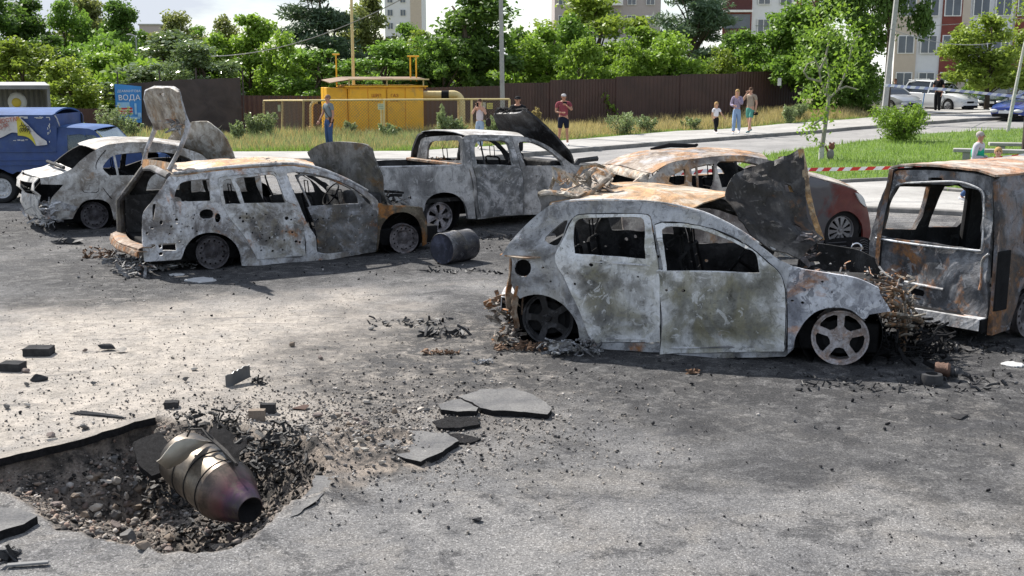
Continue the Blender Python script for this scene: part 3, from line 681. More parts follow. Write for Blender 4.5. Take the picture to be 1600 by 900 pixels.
    mb = MB(); a = fr.pt(752, 482, .25); b = fr.pt(800, 470, .0)
    for z_ in (.30,): mb.grid([[(c1.x - .12 - .12 * math.sin(math.pi * j / 10) + .02 * crump(j * .4, k, 1), .05 + (fr.W - .1) * j / 10, z_ + [0, .0, .12, .12][k] + .0) if k in (1, 2) else (c1.x - .04, .05 + (fr.W - .1) * j / 10, z_ + [0, .0, .12, .12][k]) for j in range(11)] for k in range(4)])
    mb.build('bumper_beam', ASHM, t, solid=.012)
    mb = MB()
    for seed_, pl in enumerate([[(796, 404, .03), (795, 430, .03), (788, 462, .03), (792, 492, .06)], [(806, 448, -.01), (800, 470, -.02), (798, 488, .0), (804, 512, .05)], [(756, 470, .25), (778, 462, .12), (798, 458, .03), (808, 466, .02)]]):
        q = [fr.pt(*p) for p in pl]; d = Vector((.05, .03, .0)) if seed_ != 2 else Vector((.01, .10, -.10))
        n_ = 7; qs = [q[0].lerp(q[1], k / 2) for k in range(2)] + [q[1].lerp(q[2], k / 3) for k in range(3)] + [q[2].lerp(q[3], k / 2) for k in range(3)]
        mb.grid([[p + Vector((.02 * crump(i, 0, seed_), .03 * crump(i, 3, seed_), .01 * crump(i, 5, seed_))) for i, p in enumerate(qs)], [p + d * .5 + Vector((-.01, -.03, .012)) for p in qs], [p + d + Vector((.01 * crump(i, 9, 1), 0, 0)) for i, p in enumerate(qs)]])
    mb.build('bumper_remains', RUST, t, solid=.008)
    mb = MB(); q = fr.pt(783, 480, .12); scrap(mb, (q.x, q.y, q.z - .12), (.10, .22, .20), 46, 77, .85, (.03, .10)); q = fr.pt(800, 525, .1); scrap(mb, (q.x, q.y, .02), (.12, .3, .14), 60, 78, .6, (.02, .08)); mb.build('hanging_scrap', burn('rear_scrap', ash=(.32, .29, .26), mid=(.12, .10, .085), a=.45, r=.58, seed=19, scale=4), t)
    plate(fr, 'light_ledge', [fr.pt(784, 398, .02), fr.pt(840, 402, -.01), fr.pt(800, 392, .12)], [(781, 398, 1), (800, 391), (825, 392), (845, 402, 1), (822, 404), (800, 402)], RUST, t, dent=.003, thick=.01)
    # tail light bucket seen on the rear quarter
    cc = fr.on((817, 419), off); MB().lathe([(.078, 0), (.075, .1), (0, .12)], 18, Matrix(((1, 0, 0), (0, 0, 1), (0, 1, 0)))).build('light_bucket', BLACK, t).location = (cc.x, cc.y + .004, cc.z)
    # tailgate: torn off its hinges and folded over the rear of the roof
    Q8 = Zc(840, 220, 3.478)
    tg = burn('tailgate_scrap', ash=(.50, .46, .41), mid=(.20, .17, .14), soot=(.045, .035, .03), rust=(.32, .16, .06), a=.5, r=.56, seed=8, scale=2, tw=.4)
    g = plate(fr, 'tailgate', [fr.pt(845, 300, .25), fr.pt(950, 285, .55), fr.pt(925, 255, .9)], Q8([(0, 300, 1), (8, 272), (60, 262), (170, 268), (240, 235), (300, 190), (355, 150), (395, 165), (410, 205), (372, 252, 1), (345, 240), (280, 275), (215, 305, 1), (120, 302), (40, 290)]), tg, t, dent=.05, thick=.02, seed=5, k=5, h=.04)
    plate(fr, 'tailgate_skin', [fr.pt(845, 300, .2), fr.pt(905, 308, .25), fr.pt(850, 328, .22)], Q8([(0, 296, 1), (60, 292), (215, 304), (130, 330), (60, 372, 1), (10, 420, 1), (20, 350)]), burn('tailgate_skin', ash=(.40, .40, .40), a=.5, r=.62, seed=18), g, dent=.02, seed=2)
    mb = MB(); pipe_px(fr, [p for p in [(856, 305, .45), (866, 280, .5), (863, 262, .55), (880, 268, .6), (905, 290, .62), (925, 285, .7)]], .02, mb, 6, .5)
    pipe_px(fr, [(895, 285, .8), (910, 262, .85), (930, 257, .9), (945, 262, .9), (950, 275, .8)], .022, mb, 6, .5)
    pipe_px(fr, [(842, 303, .18), (858, 300, .2), (905, 306, .3), (925, 300, .35), (940, 288, .4), (958, 272, .5)], .028, mb, 8, .6)
    rg = random.Random(4)
    cpt = fr.pt(915, 282, .6); scrap(mb, (cpt.x, cpt.y, cpt.z - .1), (.28, .2, .16), 38, 9, .6, (.04, .12)); mb.build('tailgate_frame', tg, g)
    # bonnet, torn open and twisted
    hd = burn('bonnet_skin', ash=(.16, .15, .14), mid=(.045, .042, .04), soot=(.014, .013, .013), rust=(.14, .07, .03), a=.42, r=.64, seed=5, tw=.15, tint=(.12, .10, .08), rough=.5)
    ho = Q6([(300, 445, 1), (240, 410), (130, 345), (85, 290), (60, 240), (42, 185), (60, 130), (110, 95), (170, 78), (200, 75), (235, 60, 1), (262, 50), (310, 28, 1), (318, 60), (330, 120), (335, 200), (350, 280), (388, 368, 1), (345, 400)])
    hb = plate(fr, 'bonnet', [fr.pt(1247, 408, .30), fr.pt(1140, 290, .45), fr.pt(1251, 233, 1.05)], ho, hd, t, dent=.08, bulge=-.06, thick=.012, seed=12, k=3.6, h=.04,
          holes=[Q6([(258, 150), (285, 155), (300, 180), (262, 178)]), Q6([(300, 290), (322, 305), (318, 330), (306, 320)])], fold=lambda x, y: .10 * abs(math.sin(x * 5 + 1)) * .3)
    mb = MB(); # folded front lip and inner frame of the bonnet
    pipe_px(fr, [(1251, 233, 1.0), (1257, 262, .98), (1262, 300, .9), (1270, 335, .8), (1284, 375, .7)], .035, mb, 6, .35)
    pipe_px(fr, [(1219, 245, .95), (1230, 275, .9), (1243, 315, .85), (1256, 350, .8)], .03, mb, 6, .3)
    mb.build('bonnet_frame', burn('bonnet_edge', ash=(.42, .33, .22), mid=(.2, .14, .09), soot=(.05, .04, .03), rust=(.35, .2, .08), a=.55, r=.5, seed=15, scale=2.5), hb)
    MB().tube([fr.on(p, 0) + Vector((0, .35, 0)) for p in []] or [fr.pt(1247, 409, .3), fr.pt(1200, 385, .33), fr.pt(1172, 366, .36)], .012, 6).build('bonnet_highlight', ASHM, hb)  # pale tube painting a light highlight along the bonnet edge
    mb = MB(); p = fr.pt(1262, 385, .45); scrap(mb, (p.x, p.y, p.z - .12), (.08, .12, .24), 26, 21, .8, (.03, .10)); mb.build('hinge_scrap', RIMM, t)
    # front end: bent radiator support, beams, hanging wires
    mb = MB(); fr_x = L + .55
    pipe_px(fr, [(1392, 470, .12), (1405, 478, .3), (1412, 500, .5), (1407, 540, .6)], .02, mb); pipe_px(fr, [(1300, 428, .7), (1350, 440, .75), (1382, 450, .8), (1400, 455, .9)], .018, mb, 6, .5)
    pipe_px(fr, [(1380, 490, .1), (1410, 493, .3), (1436, 500, .6), (1441, 505, .9)], .03, mb, 6, .6)
    pipe_px(fr, [(1385, 507, .1), (1412, 508, .3), (1438, 512, .6), (1441, 508, .9)], .025, mb, 6, .6)
    pipe_px(fr, [(1375, 452, .15), (1392, 450, .3), (1408, 455, .5), (1413, 470, .6), (1415, 520, .5), (1412, 552, .5)], .016, mb)
    pipe_px(fr, [(1415, 468, .7), (1428, 485, .8), (1440, 500, .9), (1438, 520, .8), (1425, 545, .6)], .014, mb)
    pipe_px(fr, [(1360, 437, .4), (1385, 440, .6), (1402, 447, .8)], .012, mb)
    q = fr.pt(1405, 470, .4); scrap(mb, (q.x, q.y + .3, q.z - .3), (.14, .5, .40), 110, 31, .2, (.02, .09))
    mb.build('front_frame', burn('front_scrap', ash=(.26, .24, .21), mid=(.09, .075, .06), soot=(.025, .024, .022), rust=(.20, .11, .055), a=.5, r=.52, seed=13, scale=3), t)
    q = fr.gnd((1395, 560)); mb = MB(); scrap(mb, (q.x, q.y + .15, 0), (.45, .45, .28), 260, 41, .6, (.02, .09)); q2 = fr.gnd((1430, 545)); scrap(mb, (q2.x, q2.y, 0), (.3, .5, .1), 140, 42, .6, (.02, .07))
    o = mb.build('burnt_pile', BLACK, t)
    return fr
HF = hatchback()
# ============================================================ 2. estate car
def wagon():
    fr = Frame((335, 421), (632, 396), W=1.74); L = fr.L
    A_, B_ = Zc(150, 120, 2.8133), Zc(400, 200, 3.75)
    t = carthing(fr, 'estate_car', 'burnt white estate car peppered with holes, its tailgate standing straight up', 'car')
    def off(u, z): return max(0, z - .86) * .34 + max(0, .28 - z) * .1 + .25 * max(0, -u - .45) ** 1.7 + .28 * max(0, u - L - .1) ** 1.7
    m1 = burn('estate_shell', ash=(.56, .57, .59), mid=(.22, .21, .21), a=.70, r=.64, seed=21, scale=1.3, tint=(.30, .26, .19), tw=.4)
    m2 = burn('estate_door', ash=(.56, .57, .58), mid=(.23, .22, .21), a=.64, r=.64, seed=24, scale=1.3, tint=(.28, .25, .18), tw=.5, rim=.12)
    m3 = burn('estate_front_door', ash=(.34, .35, .38), mid=(.15, .15, .15), a=.42, r=.64, seed=26, scale=1.1, tint=(.17, .14, .10), tw=.5)
    m4 = burn('estate_wing', ash=(.20, .17, .13), mid=(.10, .08, .06), soot=(.03, .026, .022), rust=(.34, .15, .045), a=.42, r=.54, seed=27, tint=(.13, .12, .08), tw=.5)
    mr = burn('estate_roof', ash=(.52, .48, .42), mid=(.34, .26, .19), soot=(.14, .10, .07), rust=(.42, .21, .08), a=.58, r=.52, seed=23, tint=(.5, .38, .26), tw=.6)
    top = A_([(322, 437), (360, 440), (400, 432), (500, 418), (600, 408), (700, 400), (800, 394)]) + B_([(100, 226), (200, 222), (280, 228), (340, 240), (400, 256), (500, 296), (580, 335), (660, 380), (700, 412), (718, 440)])
    out = top + B_([(712, 520), (708, 620), (700, 725, 1), (600, 742), (480, 762), (360, 778), (180, 790), (0, 806)]) + A_([(640, 830, 1), (638, 790), (610, 730), (560, 695), (500, 685), (440, 700), (398, 742), (373, 802, 1), (300, 808), (212, 812, 1), (206, 760), (203, 640), (205, 600), (235, 560), (275, 505), (305, 465)])
    rdo = A_([(538, 446), (600, 434), (700, 424), (780, 416, 1)]) + B_([(128, 300), (175, 425), (232, 450), (262, 520), (283, 600), (283, 745, 1), (140, 758), (0, 770)]) + A_([(704, 792, 1), (650, 700), (590, 625), (555, 560), (545, 500)])
    fho = B_([(180, 264), (205, 258), (300, 262), (450, 297), (560, 347), (640, 402), (680, 450), (692, 700, 1), (372, 735), (350, 640), (300, 560), (262, 470), (225, 390), (195, 310)])
    c = np.mean([p[:2] for p in rdo], 0); rho = [(c[0] + (p[0] - c[0]) * 1.0, c[1] + (p[1] - c[1]) * 1.0) for p in rdo]
    def pits(P, n, seed, lo=.006, hi=.016):
        rg = random.Random(seed); P2 = [p[:2] for p in P]; xs = [p[0] for p in P2]; ys = [p[1] for p in P2]; o = []
        while len(o) < n:
            q = (rg.uniform(min(xs), max(xs)), rg.uniform(min(ys), max(ys)))
            if inpoly(np.array([q]), P2)[0] and all(math.hypot(q[0] - a[0], q[1] - a[1]) > 5 for a in o): o.append((*q, rg.uniform(lo, hi) * (1 if rg.random() < .85 else 1.8)))
        return o
    lowq = A_([(215, 640), (300, 600), (420, 600), (560, 650), (420, 690), (380, 760), (230, 790)])
    side(fr, 'body_shell', out, off, m1, t, holes=[A_([(344, 549, 1), (350, 500), (375, 466), (430, 453), (500, 448, 1), (505, 545, 1)]), A_(circ((487, 604), 33, 23, 12)), A_(circ((537, 622), 14, 22, 10)), A_([(292, 732, 1), (353, 730, 1), (353, 764, 1), (292, 764, 1)]), A_([(250, 560), (262, 556), (258, 600), (252, 635), (247, 600)]), rho, fho],
         pits=[p for p in pits(lowq, 34, 5) if not (A_([(285, 0)])[0][0] < p[0] < A_([(360, 0)])[0][0] and A_([(0, 722)])[0][1] < p[1] < A_([(0, 772)])[0][1]) and not (p[0] < A_([(270, 0)])[0][0] and p[1] < A_([(0, 645)])[0][1])], dent=.016, thick=.04, seed=11, mirror=SOOT, step=5)
    side(fr, 'door', rdo, off, m2, t, holes=[A_([(650, 555, 1), (628, 490), (612, 447), (700, 437), (770, 428), (790, 440)]) + B_([(172, 437, 1)]), A_([(567, 560, 1), (556, 500), (556, 455), (590, 449, 1), (636, 557, 1)])],
         pits=pits(A_([(620, 600), (840, 590), (900, 640), (905, 760), (720, 770)]), 30, 8) + [(448, 341, .03)] + [(a / 2.8133 + 150, 620 / 2.8133 + 120, .016) for a in (632, 660, 690)], dent=.02, thick=.025, dv=-.012, seed=12, mirror=SOOT, step=5)
    fdo = B_([(236, 276, 1), (290, 266), (370, 272), (450, 299), (540, 344), (600, 384), (650, 438), (695, 462), (710, 520), (706, 620), (700, 720, 1), (560, 746), (366, 780, 1), (362, 650), (345, 560), (310, 468, 1), (322, 462, 1), (285, 380)])
    side(fr, 'door', fdo, off, m3, t, holes=[B_([(331, 459, 1), (290, 370), (256, 296), (285, 277), (380, 286), (470, 316), (560, 362), (590, 402), (600, 441, 1)])], pits=pits(B_([(380, 500), (680, 480), (680, 700), (390, 740)]), 20, 9, .004, .01) + B_([(368, 537, .017), (397, 533, .015), (430, 530, .012)]), dent=.012, thick=.025, dv=-.014, seed=13, mirror=SOOT, step=5, open_=(2.05, R(4)), label='front door standing slightly ajar, greyer than the rest')
    wing = B_([(716, 442), (760, 450), (800, 453), (900, 457), (975, 466, 1), (980, 500), (1000, 560), (998, 680, 1), (975, 690, 1), (970, 600), (940, 530), (880, 495), (820, 496), (770, 525), (730, 590), (716, 690), (705, 725, 1), (708, 600), (712, 500)])
    side(fr, 'wing', wing, off, m4, t, dent=.012, thick=.02, dv=-.008, seed=14, mirror=SOOT, step=5)
    roof(fr, 'roof', A_([(330, 436), (400, 431), (500, 417), (600, 407), (700, 399), (800, 393)]) + B_([(100, 225), (200, 221), (280, 227), (340, 239)]), off, mr, t, crown=.05, bow=(.03, .15), seed=7, dent=.035, sag=lambda x, v: .03 * fbm(x * 2, v * 2, 4))
    mb = MB(); mb.tube([fr.on(p, off) + Vector((0, .03, .02)) for p in smooth_poly(A_([(345, 432), (400, 427), (500, 414), (600, 403), (700, 396), (800, 390)]) + B_([(100, 222), (200, 219), (280, 225), (340, 238), (400, 255), (500, 295), (580, 334), (660, 379)]), 8, False)], .02, 8); mb.build('roof_rail', ASHM, t)
    # rear opening: far pillar, sill, floor
    e0 = fr.on(A_([(212, 808)])[0], off); e1 = fr.on(A_([(205, 600)])[0], off); e2 = fr.on(A_([(322, 437)])[0], off)
    dk = burn('dark_frame', ash=(.22, .21, .22), mid=(.09, .085, .085), a=.45, r=.66, seed=28)
    mb = MB(); Wf = fr.W
    mb.tube([(e0.x + .02, Wf - e0.y - .05, .2), (e1.x + .02, Wf - e1.y - .05, e1.z), ((e1.x + e2.x) / 2, Wf - .16, (e1.z + e2.z) / 2), (e2.x, Wf - e2.y - .04, e2.z + .02)], [.07, .065, .06, .05], 8, .7)
    mb.tube([(e2.x, e2.y + .05, e2.z), (e2.x - .04, Wf / 2, e2.z + .05), (e2.x, Wf - e2.y - .05, e2.z)], .05, 8, .6); mb.build('rear_frame', dk, t)
    mb = MB(); mb.grid([[(e0.x - .02 - .10 * math.sin(math.pi * j / 12) - dx, .02 + (Wf - .04) * j / 12, z + .012 * crump(j * .5, z, 4)) for j in range(13)] for dx, z in ((-.12, .34), (.0, .35), (.05, .33), (.06, .22))]); mb.build('rear_sill', RUST, t, solid=.012)
    mb = MB(); mb.grid([[(e0.x - .05 - .09 * math.sin(math.pi * j / 12) - dx, -.02 + (Wf + .04) * j / 12, z + .015 * crump(j * .5, z, 6)) for j in range(13)] for dx, z in ((-.08, .30), (.04, .31), (.06, .25))]); mb.build('bumper_beam', RUST, t, solid=.012)
    under(t, e0.x + .1, L + .6, .16, Wf - .16, .1, .34)
    MB().grid([[(x_, Wf - .16 + .02 * crump(x_, z_, 2), z_) for x_ in np.linspace(e1.x + .08, -.1, 10)] for z_ in np.linspace(.3, .84, 6)]).build('trim_panel', SOOT, t, solid=.01)
    for x, v in ((.55, .2), (.55, .95), (1.6, .22), (1.6, 1.05)): seatframe(t, x, v, .28, .56)
    MB().box((2.25, Wf / 2, .66), (.3, Wf - .3, .36)).build('dashboard', SOOT, t, bevel=.04); steer(t, 2.0, 1.1, .76)
    mb = MB(); scrap(mb, (L - .05, Wf / 2, .35), (.5, .6, .45), 120, 51, .5); mb.build('engine', SOOT, t); MB().box((L, Wf / 2, .42), (.6, 1.0, .4)).build('engine_block', BLACK, t, bevel=.05)
    for x in (0, L): MB().lathe([(.345, 0), (.35, .02), (.34, .34), (0, .34)], 24, Matrix(((1, 0, 0), (0, 0, 1), (0, 1, 0)))).build('wheel_housing', BLACK, t).location = (x, .08, .3)
    dr = burn('dark_steel_rim', ash=(.10, .095, .10), mid=(.055, .05, .055), soot=(.02, .02, .02), rust=(.09, .05, .03), a=.5, r=.64, tw=0, scale=2, rough=.5)
    wheel(t, 0.0, .03, .215, 'steel', -1, dr); wheel(t, L, .0, .205, 'steel', -1, RIMM, turn=R(-12)); wheel(t, 0, Wf - .04, .21, 'steel', 1, dr); wheel(t, L, Wf - .04, .21, 'steel', 1, dr)
    # tailgate raised on its two arms
    tg = burn('estate_tailgate', ash=(.50, .47, .42), mid=(.28, .24, .20), soot=(.08, .065, .05), rust=(.30, .18, .09), a=.58, r=.6, seed=31, tint=(.36, .30, .22), tw=.6, scale=1.6)
    p1, p2, p3 = fr.pt(*A_([(400, 225)])[0], .25), fr.pt(*A_([(218, 90)])[0], 1.45), fr.pt(*A_([(362, 65)])[0], .30)
    p3 = p3 + Vector((-.1, 0, 0)); p2 = p2 + Vector((-.1, 0, 0))
    # panel plane leans a little back
    g = plate(fr, 'tailgate', [p1, p2, p3], A_([(218, 90), (222, 62), (245, 50), (300, 49), (345, 52), (362, 68), (372, 110), (385, 165), (392, 205), (384, 226, 1), (340, 232), (320, 222), (290, 232), (258, 228, 1), (258, 205), (240, 175), (228, 130)]), tg, t, holes=[A_(circ((297, 75), 12, 7, 9)), A_(circ((330, 195), 6, 8, 7))], dent=.02, thick=.03, seed=3, k=5, h=.045)
    mb = MB()
    def P3(L_): return [fr.pt(*A_([(x, y)])[0], v) for x, y, v in L_]
    mb.tube(P3([(345, 55, .33), (363, 70, .3), (372, 110, .29), (386, 165, .27), (404, 212, .25), (398, 245, .25), (366, 325, .22), (336, 380, .2), (322, 410, .2)]), [.03, .035, .035, .04, .045, .042, .035, .035, .045], 8, .65)
    mb.tube(P3([(250, 52, 1.45), (222, 66, 1.47), (218, 95, 1.46), (236, 165, 1.46), (262, 210, 1.45), (256, 238, 1.45), (222, 322, 1.5), (208, 385, 1.52)]), [.03, .035, .035, .04, .045, .04, .035, .04], 8, .65)
    mb.tube(P3([(222, 62, 1.46), (255, 48, 1.3), (340, 50, .4), (362, 66, .3)]), .03, 8, .65)
    mb.tube(P3([(262, 118, 1.1), (322, 132, .75), (328, 176, .72), (276, 178, 1.05), (262, 118, 1.1)]), .012, 6); mb.tube(P3([(250, 190, 1.25), (300, 196, .9), (350, 200, .5)]), .014, 6)
    mb.build('tailgate_frame', burn('gate_frame', ash=(.50, .51, .54), mid=(.26, .25, .25), a=.6, r=.66, seed=33, tint=(.34, .30, .22), tw=.4, scale=2), g)
    mb = MB(); scrap(mb, tuple(fr.pt(*A_([(345, 205)])[0], .45) - Vector((0, 0, .1))), (.05, .18, .16), 26, 61, .8, (.03, .09)); scrap(mb, tuple(fr.pt(*A_([(300, 85)])[0], .8)), (.04, .25, .05), 10, 62, .8, (.03, .07)); mb.build('lock_scrap', ASHM, g)
    plate(fr, 'tailgate_spoiler', [fr.pt(*A_([(205, 385)])[0], 1.5), fr.pt(*A_([(335, 395)])[0], .2), fr.pt(*A_([(270, 415)])[0], .8)], A_([(203, 368), (215, 362), (260, 366), (330, 380), (338, 395), (318, 412), (280, 414), (230, 408), (204, 396)]), mr, g, dent=.01, seed=5)
    # bonnet raised
    hm = burn('estate_bonnet', ash=(.24, .24, .235), mid=(.13, .128, .12), soot=(.06, .058, .055), rust=(.16, .10, .05), a=.5, r=.66, seed=34, tint=(.15, .135, .10), tw=.6, rough=.7)
    ho = B_([(303, 142), (318, 128), (360, 103), (430, 80), (520, 78), (600, 84), (660, 96), (688, 122), (703, 170), (722, 222), (748, 290), (752, 380), (772, 432, 1), (720, 420), (640, 360), (500, 300), (380, 250, 1), (340, 200)])
    plate(fr, 'bonnet', [fr.pt(*B_([(768, 430)])[0], .15), fr.pt(*B_([(685, 110)])[0], .22), fr.pt(*B_([(303, 140)])[0], 1.55)], ho, hm, t, dent=.02, bulge=.05, thick=.03, seed=9)
    q = fr.gnd(A_([(300, 845)])[0]); mb = MB(); scrap(mb, (q.x - .1, q.y, .0), (.5, .25, .08), 90, 71, .7, (.02, .09)); scrap(mb, (e0.x - .1, .7, 0), (.2, .8, .12), 90, 72, .7, (.02, .09)); mb.build('burnt_pile', burn('ash_pile', ash=(.4, .4, .4), a=.4, r=.62, seed=35, scale=4), t)
wagon()
# ============================================================ 3. saloon behind on the left
def saloon():
    fr = Frame((150, 358), (402, 341), W=1.72); L = fr.L; S_ = Zc(0, 120, 3.75)
    t = carthing(fr, 'saloon_car', 'burnt pale saloon with smashed rear end, parked beside the blue van', 'car')
    def off(u, z): return max(0, z - .84) * .36 + max(0, .28 - z) * .1 + .22 * max(0, -u - .45) ** 1.8 + .28 * max(0, u - L - .1) ** 1.7
    m = burn('saloon_shell', ash=(.54, .53, .51), mid=(.26, .235, .21), soot=(.06, .055, .05), rust=(.28, .18, .1), a=.58, r=.66, seed=41, tint=(.24, .21, .17), tw=.45)
    out = S_([(236, 592, 1), (300, 582), (360, 566), (420, 540), (470, 492), (540, 440), (620, 404), (720, 388), (860, 384), (930, 390), (1010, 402), (1100, 425), (1180, 455), (1225, 490), (1300, 505), (1400, 518), (1500, 540), (1530, 600), (1540, 740, 1), (1505, 740), (1490, 690), (1440, 665), (1380, 680), (1345, 730), (1335, 790, 1), (1000, 815), (668, 838, 1), (655, 780), (640, 745), (600, 722), (545, 718), (490, 732), (455, 775), (425, 832, 1), (285, 840, 1), (285, 760), (302, 712), (372, 632, 1), (240, 630, 1)])
    rw = S_([(603, 540), (612, 510), (650, 470), (690, 455), (830, 440, 1), (836, 470), (838, 576, 1), (640, 578, 1)]); fw = S_([(862, 442, 1), (955, 442), (1040, 455), (1110, 478), (1150, 505, 1), (1010, 515), (870, 560, 1)])
    side(fr, 'body_shell', out, off, m, t, holes=[rw, fw], dent=.014, thick=.03, seed=21, mirror=SOOT, step=4, h=.07)
    # door seams and fuel flap as raised edges
    mb = MB()
    for L_ in (S_([(620, 430), (585, 470), (562, 520), (575, 590), (610, 660), (655, 715)]), S_([(838, 440), (850, 520), (855, 640), (850, 760)]), S_([(480, 620), (490, 612), (560, 612), (575, 622), (577, 668), (565, 678), (492, 676), (480, 660), (480, 620)])):
        mb.tube([fr.on(p, off) + Vector((0, -.004, 0)) for p in smooth_poly(L_, 4, False)], .006, 5)
    mb.build('panel_gap', BLACK, t); MB().tube([fr.on(p, off) for p in S_([(668, 460), (692, 580)])], .018, 6).build('window_post', m, t)
    roof(fr, 'roof', S_([(560, 428), (620, 403), (720, 387), (860, 383), (930, 389), (1010, 401), (1060, 412)]), off, m, t, crown=.05, bow=(.1, .2), seed=17, dent=.02, step=8)
    # boot lid and rear window frame
    bt = burn('boot_lid', ash=(.60, .58, .55), a=.8, r=.66, seed=43)
    E = [fr.on(p, off) for p in smooth_poly(S_([(236, 592), (300, 582), (360, 566), (420, 540)]), 5, False)]
    MB().grid([[(e.x - .10 * math.sin(math.pi * j / 10) * (1 - i / len(E)), e.y + (fr.W - 2 * e.y) * j / 10, e.z + .02 * math.sin(math.pi * j / 10) + .012 * crump(e.x * 2, j, 5)) for j in range(11)] for i, e in enumerate(E)]).build('boot_lid', [bt, SOOT], t, solid=.02, inner=True, flip=True)
    C0 = fr.on(S_([(470, 492)])[0], off); C1 = fr.on(S_([(560, 430)])[0], off)
    MB().tube([(C0.x - .25, C0.y + .02, C0.z - .1), (C0.x - .3, fr.W / 2, C0.z - .08), (C0.x - .25, fr.W - C0.y, C0.z - .1)], .03, 6).build('rear_deck', SOOT, t)
    a = fr.on(S_([(236, 592)])[0], off); b = fr.on(S_([(285, 836)])[0], off)
    pts = []
    for z, dx in ((a.z, -.02), (a.z - .08, -.09), (a.z - .2, -.10), (a.z - .28, -.02), (a.z - .45, -.06), (.2, .02)): pts.append([(a.x + dx - .12 * math.sin(math.pi * j / 12) + .03 * crump(j * .6, z * 3, 6), a.y + .02 + (fr.W - 2 * a.y - .04) * j / 12, z) for j in range(13)])
    g = MB().grid(pts); g.f = [f for i, f in enumerate(g.f) if not (12 <= i < 36 and i % 12 < 5 and i % 12 > 0)]; g.mi = [0] * len(g.f); g.build('rear_panel', [bt, SOOT], t, solid=.015, inner=True)
    mb = MB(); scrap(mb, (b.x + .02, .15, .12), (.12, .3, .35), 60, 73, .7, (.04, .13)); scrap(mb, (b.x - .05, .9, .05), (.15, .6, .3), 50, 74, .7, (.04, .13)); mb.build('bumper_remains', ASHM, t)
    plate(fr, 'torn_skirt', [fr.pt(*S_([(285, 838)])[0], .0), fr.pt(*S_([(440, 770)])[0], .0), fr.pt(*S_([(310, 710)])[0], .0)], S_([(285, 838, 1), (288, 760), (310, 712, 1), (380, 740), (455, 760, 1), (400, 828, 1)]), ASHM, t, dent=.03, seed=8, k=6, pits=[(p[0], p[1], .02) for p in S_([(330, 740), (360, 770), (340, 800), (390, 775)])])
    under(t, a.x + .2, L + .6, .16, fr.W - .16, .1, .34)
    for x, v in ((.75, .2), (.75, 1.0), (1.7, .2), (1.7, 1.0)): seatframe(t, x, v, .3, .55)
    MB().box((2.3, fr.W / 2, .66), (.25, 1.4, .3)).build('dashboard', SOOT, t, bevel=.04); steer(t, 2.05, 1.1, .76)
    dr = bpy.data.materials['dark_steel_rim']
    for x in (0, L):
        wheel(t, x, .03, .215, 'steel', -1, dr); wheel(t, x, fr.W - .03, .21, 'steel', 1, dr)
        MB().lathe([(.34, 0), (.34, .34), (0, .34)], 20, Matrix(((1, 0, 0), (0, 0, 1), (0, 1, 0)))).build('wheel_housing', BLACK, t).location = (x, .08, .3)
    hm = burn('saloon_bonnet', ash=(.52, .50, .46), mid=(.27, .23, .18), soot=(.12, .10, .08), rust=(.28, .18, .1), a=.52, r=.62, seed=44, tint=(.22, .18, .13), tw=.6)
    A_ = Zc(150, 120, 2.8133)
    plate(fr, 'bonnet', [fr.pt(*A_([(612, 365)])[0], .15), fr.pt(*A_([(590, 310)])[0], .15), fr.pt(*A_([(318, 290)])[0], 1.5)], A_([(316, 296), (328, 255), (360, 225), (405, 203), (440, 195), (488, 195), (520, 215), (555, 243), (582, 290), (600, 335), (613, 366, 1), (560, 372), (470, 372), (360, 350, 1)]), hm, t, dent=.03, bulge=.04, thick=.02, seed=19)
saloon()
